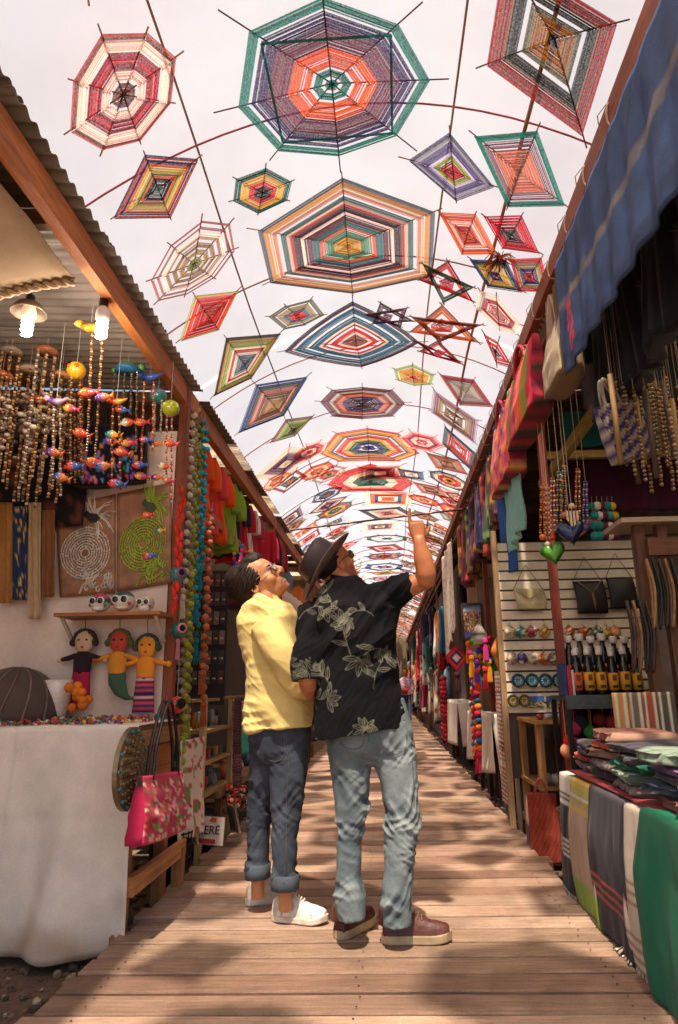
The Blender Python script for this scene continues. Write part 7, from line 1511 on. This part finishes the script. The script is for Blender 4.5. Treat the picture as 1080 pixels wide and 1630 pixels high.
# bunches of scarves high by the beam
for i in range(12):
    y = 6.15 + .3 * i; k = i % 6; c_ = ('3a2a3a', '5a3a2a', '2a4a3a', '6a2a3a', '3a3a5a', '8a5a3a')[k]; c2 = ('8a4a6a', 'a8783a', '6a8a4a', 'b84a3a', '6a5a9a', 'c8a04a')[k]
    garment(('plum', 'umber', 'forest green', 'wine', 'indigo', 'ochre')[k] + ' patterned scarf bundle hanging past the blue scarf' + ('' if i < 6 else ', in the second run'), (1.16, y, 3.38), (.5, .85, 0), (.85, -.5, 0), .30, rng.uniform(.75, 1.05), [H(c_)], depth=.13, seed=i * 1.9, sleeves=False, group='scarf bundles past the blue scarf', pat=lambda a, s, c_=c_, c2=c2, i=i: H(c2) if noise.noise((a * 3 + i, s * 7, i)) > .1 else H(c_))
# painting
YP = 8.3; P0 = V3(W(735, 962, Y=YP)); P1 = V3(W(766, 962, Y=YP)); hgt = .42; t = thing('framed_painting', 'framed village painting of a colourful crowd on the partition', 'painting', tuple(P0)); w_ = P1[0] - P0[0]
def pnt(u, v):
    if v < .22: return mixc(H('4a8ac0'), H('c8b8a8'), v * 3)
    if v > .8: return H('4a4a9a') if noise.noise((u * 5, v * 5, 1)) > -.2 else H('7a5ab0')
    q = noise.noise((u * 16, v * 16, 2)); return H('c83a2a') if q > .25 else H('e8a83a') if q > .1 else H('2a6a4a') if q > -.12 else H('7a3a5a') if q > -.3 else H('e8d8c0')
b = MB(); b.sheet(lambda u, v: P0 + V3((w_ * u, 0, -hgt * v)), 30, 34, pnt, th=.01); obj('canvas', b, M('paper'), t)
for a, e in (((0, 0), (1, 0)), ((0, 1), (1, 1)), ((0, 0), (0, 1)), ((1, 0), (1, 1))): b = MB(); b.bar(P0 + V3((w_ * a[0], -.01, -hgt * a[1])), P0 + V3((w_ * e[0], -.01, -hgt * e[1])), .025, .025, H('4a3424')); obj('frame_side', b, M('wood', axis=2), t)
b = MB(); b.box((1.14, YP + .02, -.1), (3.5, YP + .05, 2.4)); obj('partition', b, M('paint'), sB, color=H('9a7a5c'))
b = MB(); b.box((1.3, 6.9, 1.55), (1.95, 6.95, 2.1)); tag(obj('dark_tapestry', b, M('cloth'), color=H('5a4a24')), 'olive brown tapestry on a panel behind the red post', 'tapestry')
# bright tassel bunch by the post
c0 = V3(W(764, 1022, Y=7.2)); t = thing('tassel_cluster', 'big cluster of neon tassels and pompoms tied to the red post', 'tassels', tuple(c0)); tcs = ['e8401c', 'e86a1c', '2a5ab0', '5aa02a', 'd83a8a', '7a3aa0', 'e8d8b0', 'e8a020', 'c82030']
for i in range(34):
    p = c0 + V3((random.uniform(-.13, .13), random.uniform(-.1, .1), random.uniform(-.30, .05))); (put(POM, 'pompom', t, p, .032, H(tcs[i % 9])) if i % 2 else put(TAS, 'tassel', t, p, (.085, .085, .24), H(tcs[(i * 5) % 9])))
b = MB(); b.lathe(c0, [(.09, -.02), (.08, .08), (.04, .16), (.01, .2)], 14, [H('e8dcc8'), H('1c1a1c'), H('e8dcc8'), H('1c1a1c')]); obj('checked_top', b, M('cloth'), t, smooth=True)
c0 = V3(W(795, 1030, Y=6.0)); b = MB(); b.tube(crom([c0 + V3((0, 0, .18)), c0 + V3((.03, 0, .08)), c0 + V3((-.03, 0, -.05)), c0 + V3((.01, 0, -.2))], 5), [.02] * 5 + [.05] * 6 + [.03] * 5, 10, H('d8823a')); tag(obj('felt_ornament', b, M('felt'), smooth=True), 'orange and tan felt figure at the slat wall edge', 'ornament')
c0 = V3(W(727, 1047, Y=8.6)); t = thing('yarn_diamond', 'magenta and orange yarn diamond with tassel on the far post', 'ornament', tuple(c0)); vs3 = [c0 + V3(q) for q in ((-.16, 0, 0), (0, 0, .17), (.16, 0, 0), (0, 0, -.17))]
for a, e, c_ in ((0, .35, 'e8dcd0'), (.35, .6, '7a2a7a'), (.6, .8, 'd8481c'), (.8, 1, 'a82a5a')): obj('yarn_band', yarn_mesh(c0, vs3, a, e, H(c_), 4, .012, V3((0, 1, 0))), YM, t)
put(TAS, 'tassel', t, c0 - V3((0, 0, .17)), (.12, .12, .25), H('3a2a2c'))
# framed box, belts stand, tables
b = MB(); b.box((1.28, 7.05, .95), (1.9, 7.1, 1.28), H('17131a')); t = thing('black_case', 'shallow black display case on legs below the tassels', 'display case', (1.6, 7.1, -.12)); obj('case', b, M('plastic'), t)
for x in (1.3, 1.88): timber(t, 'leg', (x, 7.08, -.12), (x, 7.08, .95), .03, .03, H('2a2420'))
for i in range(5): c = V3((1.36 + .1 * i, 7.02, 1.16)); b = MB(); [b.ball(c + V3((random.uniform(-.04, .04), random.uniform(-.02, .02), random.uniform(-.1, .1))), .02, 6, 4, jitc(H(random.choice(('8a9a3a', '6a2a3a', 'c8a03a', 'd8d0b8'))), .2)) for _ in range(18)]; tag(tag(obj('seed_bunch', b, M('ceramic')), 'bunch of green and wine seeds hung at the black case', 'seeds', 'seed bunches'), None, None, kind='stuff')
bst = thing('belt_stand', 'narrow white-edged stand of woven red and white belts', 'stand', (1.1, 6.3, -.12)); timber(bst, 'upright', (1.06, 5.95, -.12), (1.06, 5.95, 1.18), .03, .04, H('cbb9a0')); timber(bst, 'upright', (1.06, 6.6, -.12), (1.06, 6.6, 1.18), .03, .04, H('cbb9a0')); timber(bst, 'top_rail', (1.06, 5.9, 1.19), (1.06, 6.66, 1.19), .04, .035, H('cbb9a0'))
for i in range(8):
    y = 6.02 + .072 * i; b = MB(); b.sheet(lambda u, v: (1.03 + .006 * noise.noise((v * 4, i, 0)), y + .055 * u, 1.17 - 1.12 * v), 6, 90, lambda u, v: H('b83a30') if noise.noise((int(u * 6) * 1.7, int(v * 60) * .9, i)) > .12 else H('e0d2c2') if int(v * 90) % 3 else H('3a302c'), th=.012); tag(obj('woven_belt', b, M('cloth')), 'red and white woven belt hanging on the narrow stand', 'belt', 'woven belts on the stand')
def cloth_table(label, x0, y0, x1, y1, z, col, tl):
    t = thing('small_table', tl, 'table', ((x0 + x1) / 2, (y0 + y1) / 2, -.12)); b = MB(); b.box((x0 + .03, y0 + .03, z - .03), (x1, y1 - .03, z - .006)); obj('table_top', b, TIM, t, color=H('6a4a30'))
    for x, y in ((x0 + .06, y0 + .06), (x0 + .06, y1 - .06), (x1 - .05, y0 + .06)): timber(t, 'leg', (x, y, -.13), (x, y, z - .03), .04, .04, H('3a3434'))
    b = MB(); b.box((x0, y0, z - .004), (x1, y1, z + .006), H(col)); o1 = thing('draped_cloth', label, 'tablecloth', (x0, y0, z)); obj('top_cloth', b, M('cloth'), o1)
    b = MB(); b.sheet(fold_sheet((x0, y1, z), (x0, y0, z), (x0 - .02, y1, .12), (x0 - .02, y0, .20), (-1, 0, 0), .03, 4, x0 * 9 + y0), 36, 14, lambda u, v: H(col), th=.005); obj('front_drop', b, M('cloth'), o1, smooth=True)
    b = MB(); b.sheet(fold_sheet((x0, y0, z), (x1, y0, z), (x0 + .05, y0 - .02, .18), (x1, y0 - .02, .3), (0, -1, 0), .03, 3, y0), 24, 14, lambda u, v: H(col), th=.005); obj('side_drop', b, M('cloth'), o1, smooth=True)
cloth_table('white cloth on the small table below the neon tassels', 1.08, 7.3, 1.8, 8.1, .78, 'd8cdc0', 'small table under white cloth below the neon tassels')
cloth_table('white cloth on the low table before the crochet hanging', 1.06, 10.6, 1.7, 12.3, .85, 'e0d6c8', 'low table under white cloth before the crochet hanging')
cloth_table('white cloth on the table beside the pompom garlands', 1.08, 8.7, 1.6, 9.5, .75, 'd8cabc', 'table under white cloth beside the pompom garlands')
for i in range(6): b = MB(); b.lathe((1.25, 7.4 + .1 * i, .79), [(.04, 0), (.045, .05), (.04, .1)], 12, H(('5a7a4a', 'c84a4a', 'd8c8a0', '3a5a6a', 'c88a3a', '7a9a5a')[i])); tag(obj('woven_ring', b, M('cloth')), ('green', 'red', 'straw', 'blue', 'amber', 'pale green')[i] + ' woven napkin cup on the small white table', 'cup', 'woven cups on the small table')
for i, (y, z) in enumerate(((8.15, 1.45), (8.3, 1.5), (8.45, 1.42), (8.6, 1.38))):
    garland(['first', 'second', 'third', 'fourth'][i] + ' multicoloured pompom garland from the red post toward the crochet hanging', (1.05, y, z), 1.15, 15, [H(c_) for c_ in ('c8203c', 'e8d0b8', '2a5a8a', '3a8a5a', 'e07a2a', '5a1c3a', 'd8405a')], .04, tassel=.16, group='multicoloured pompom garlands')
b = MB(); b.sheet(lambda u, v: (1.06 + .02 * math.sin(u * 20), 10.3 + 1.9 * u, 3.35 - (1.35 + .5 * u) * v + .03 * math.sin(u * 30) * v), 70, 40, lambda u, v: H('8a7a64') if noise.noise((u * 38, v * 30, 0)) > .38 else H('ddcfb8'), th=.006); tag(obj('crochet_hanging', b, M('cloth'), smooth=True), 'cream crochet textile hanging from the beam beyond the garlands', 'textile')
b = MB(); b.box((1.25, 10.15, 0), (3.5, 10.2, 2.9)); obj('partition', b, M('paint'), sC, color=H('b89a7c'))
for i in range(7): garland(('crimson', 'raspberry', 'scarlet', 'deep red', 'cherry', 'ruby', 'brick')[i] + ' felt garland by the low white table', (1.03, 12.5 + .12 * i, 1.3), 1.15, 14, [H(c_) for c_ in ('b81c34', 'c8283c', '8a1428')], .045, group='red felt garlands')
# garment racks down the lane
RC = ['b8302c', '2a3a5a', 'd8b080', '3a6a5a', '8a2a4a', 'd87a2a', 'e0d4c0', '4a3a5a', '6a8a9a', 'c84a6a', '2a2428', 'b8a890']
RN = ['brick red', 'navy', 'sand', 'sea green', 'plum', 'amber', 'off-white', 'dark violet', 'pale blue', 'rose', 'black', 'oatmeal']
for i in range(64):
    y = 12.8 + .39 * i; k = rng.randrange(12); k2 = rng.randrange(12)
    garment(f'{RN[k]} garment on the racks down the timber-beamed row', (1.12 + rng.uniform(-.05, .12), y, rng.choice((2.75, 2.4, 2.1, 3.1)) if i % 2 else rng.uniform(1.35, 1.6)), (.5, .86, 0), (.86, -.5, 0), .48, rng.uniform(.9, 1.25), [H(RC[k])], depth=.09, seed=i, group='garments on the racks', sleeves=False, pat=None if rng.random() < .6 else (lambda a, s, k=k, k2=k2, i=i: H(RC[k2]) if noise.noise((a * 4, s * 9, i)) > .15 else H(RC[k])))
for i in range(6):
    y = 13.5 + 4 * i; rk = thing('garment_rack', ['first', 'second', 'third', 'fourth', 'fifth', 'sixth'][i] + ' long garment rail past the crochet hanging', 'rack', (1.15, y, -.1), 'garment rails'); timber(rk, 'rail', (1.15, y - 2, 3.2), (1.15, y + 1.9, 3.2), .03, .03, H('5a4a40')); timber(rk, 'rail', (1.15, y - 2, 1.66), (1.15, y + 1.9, 1.66), .03, .03, H('5a4a40')); timber(rk, 'upright', (1.18, y + 1.9, -.1), (1.18, y + 1.9, 3.2), .04, .04, H('7a4a30'))
    b = MB(); b.box((1.3, y - 2, -.1), (1.34, y + 2, 3.2)); obj('backing', b, M('cloth'), rk, color=H('6a5a4c'))
for i in range(5):
    y = 11.2 + .4 * i; garment(('turquoise', 'tan fringed', 'orange', 'dark green', 'white')[i] + ' shawl hung near the crochet hanging', (1.1, 13.0 + .35 * i, 2.6), (.5, .86, 0), (.86, -.5, 0), .4, .9, [H(('2a7a9a', 'c8a878', 'e87a1c', '1c5a4a', 'e0d8cc')[i])], depth=.08, seed=i, sleeves=False, group='shawls near the crochet hanging')
# distant walker
def walker(label, x, y, hgt, shirtc, jeanc, bag=True):
    t = thing('person', label, 'person', (x, y, 0), 'people on the boardwalk'); k = hgt / 1.65; P = lambda a, b_, c_: V3((x + a * k, y + b_ * k, c_ * k))
    b = MB(); b.rings([ell(P(0, 0, z), (w_ * k, 0, 0), (0, d * k, 0), 18) for z, w_, d in ((.86, .16, .12), (1.0, .15, .11), (1.2, .18, .12), (1.33, .19, .11), (1.39, .12, .08), (1.42, .06, .06))])
    for s in (-1, 1): limb(b, [P(.17 * s, 0, 1.33), P(.23 * s, 0, 1.1), P(.20 * s, -.1, .95 if s > 0 else 1.0)], [.07 * k, .06 * k, .048 * k], n=10, sub=3)
    v, nn, f = remesh(b, .016, 3); v = v + nn * (.012 * ridged(v, (8, 8, 14), 1.))[:, None]; finish(t, 'shirt', v, f, np.tile(H(shirtc), (len(v), 1)), M('cloth'))
    b = MB(); b.rings([ell(P(0, 0, z), (w_ * k, 0, 0), (0, .11 * k, 0), 16) for z, w_ in ((.72, .14), (.85, .165), (.95, .15))])
    for s in (-1, 1): limb(b, [P(.085 * s, 0, .85), P(.09 * s, -.03 * s, .48), P(.09 * s, -.10 * s, .08)], [.09 * k, .07 * k, .055 * k], n=12, sub=3)
    v, nn, f = remesh(b, .016, 3); v = v + nn * (.010 * ridged(v, (8, 8, 20), 3.))[:, None]; finish(t, 'jeans', v, f, np.tile(H(jeanc), (len(v), 1)), M('denim'))
    b = MB(); head_parts(b, P(0, 0, 1.55), (0, -1, -.15), (0, -.1, 1), .95 * k); limb(b, [P(0, 0, 1.3), P(0, 0, 1.42), P(0, -.01, 1.5)], [.07 * k, .055 * k, .055 * k], n=10, sub=3); b.rings([ell(P(0, 0, z), (.09 * k, 0, 0), (0, .07 * k, 0), 12) for z in (.9, 1.1, 1.32)])
    for s in (-1, 1): limb(b, [P(.14 * s, 0, 1.28), P(.22 * s, 0, 1.1), P(.19 * s, -.13, .93 if s > 0 else .99), P(.17 * s, -.19, .9 if s > 0 else .97)], [.05 * k, .045 * k, .036 * k, .04 * k], n=8, sub=3); limb(b, [P(.07 * s, 0, .95), P(.09 * s, -.03 * s, .48), P(.09 * s, -.10 * s, .08)], [.05 * k, .05 * k, .04 * k], n=8, sub=3)
    v, nn, f = remesh(b, .011, 2); finish(t, 'body', v, f, np.tile(SKIN, (len(v), 1)), M('skin'))
    b = MB(); b.ball(P(0, .015, 1.60), .1 * k, 14, 10, H('1c1310'), (.9, 1, .95)); obj('hair', b, M('hair'), t, smooth=True)
    for s in (-1, 1): b = MB(); c = P(.09 * s, -.10 * s, 0); b.rings([ell(c + V3((0, dy, .045 * k)), (.045 * k * w_, 0, 0), (0, .001, .045 * k), 12) for dy, w_ in ((.08, .6), (.03, 1), (-.08, 1), (-.15, .6))], H('d8ccc0')); obj('shoe', b, M('leather'), t, smooth=True)
    if bag: b = MB(); b.ball(P(-.05, -.18, .98), .11 * k, 12, 9, H('a82430'), (1.1, .7, .9)); tag(obj('red_bag', b, M('leather'), smooth=True), 'red bag held before the far walker', 'bag')
pw = W(648, 1151, Z=0); walker('far person in lilac shirt and jeans walking toward the couple', pw.x, pw.y, 1.62, 'c8a0b0', '3a4858')
pw = W(634, 1128, Z=0); walker('farther person in orange top on the boardwalk behind the lilac shirt', pw.x, pw.y, 1.6, 'c8582c', '3a3438', False)
for o in D.objects:
    if '_w' in o: del o['_w']
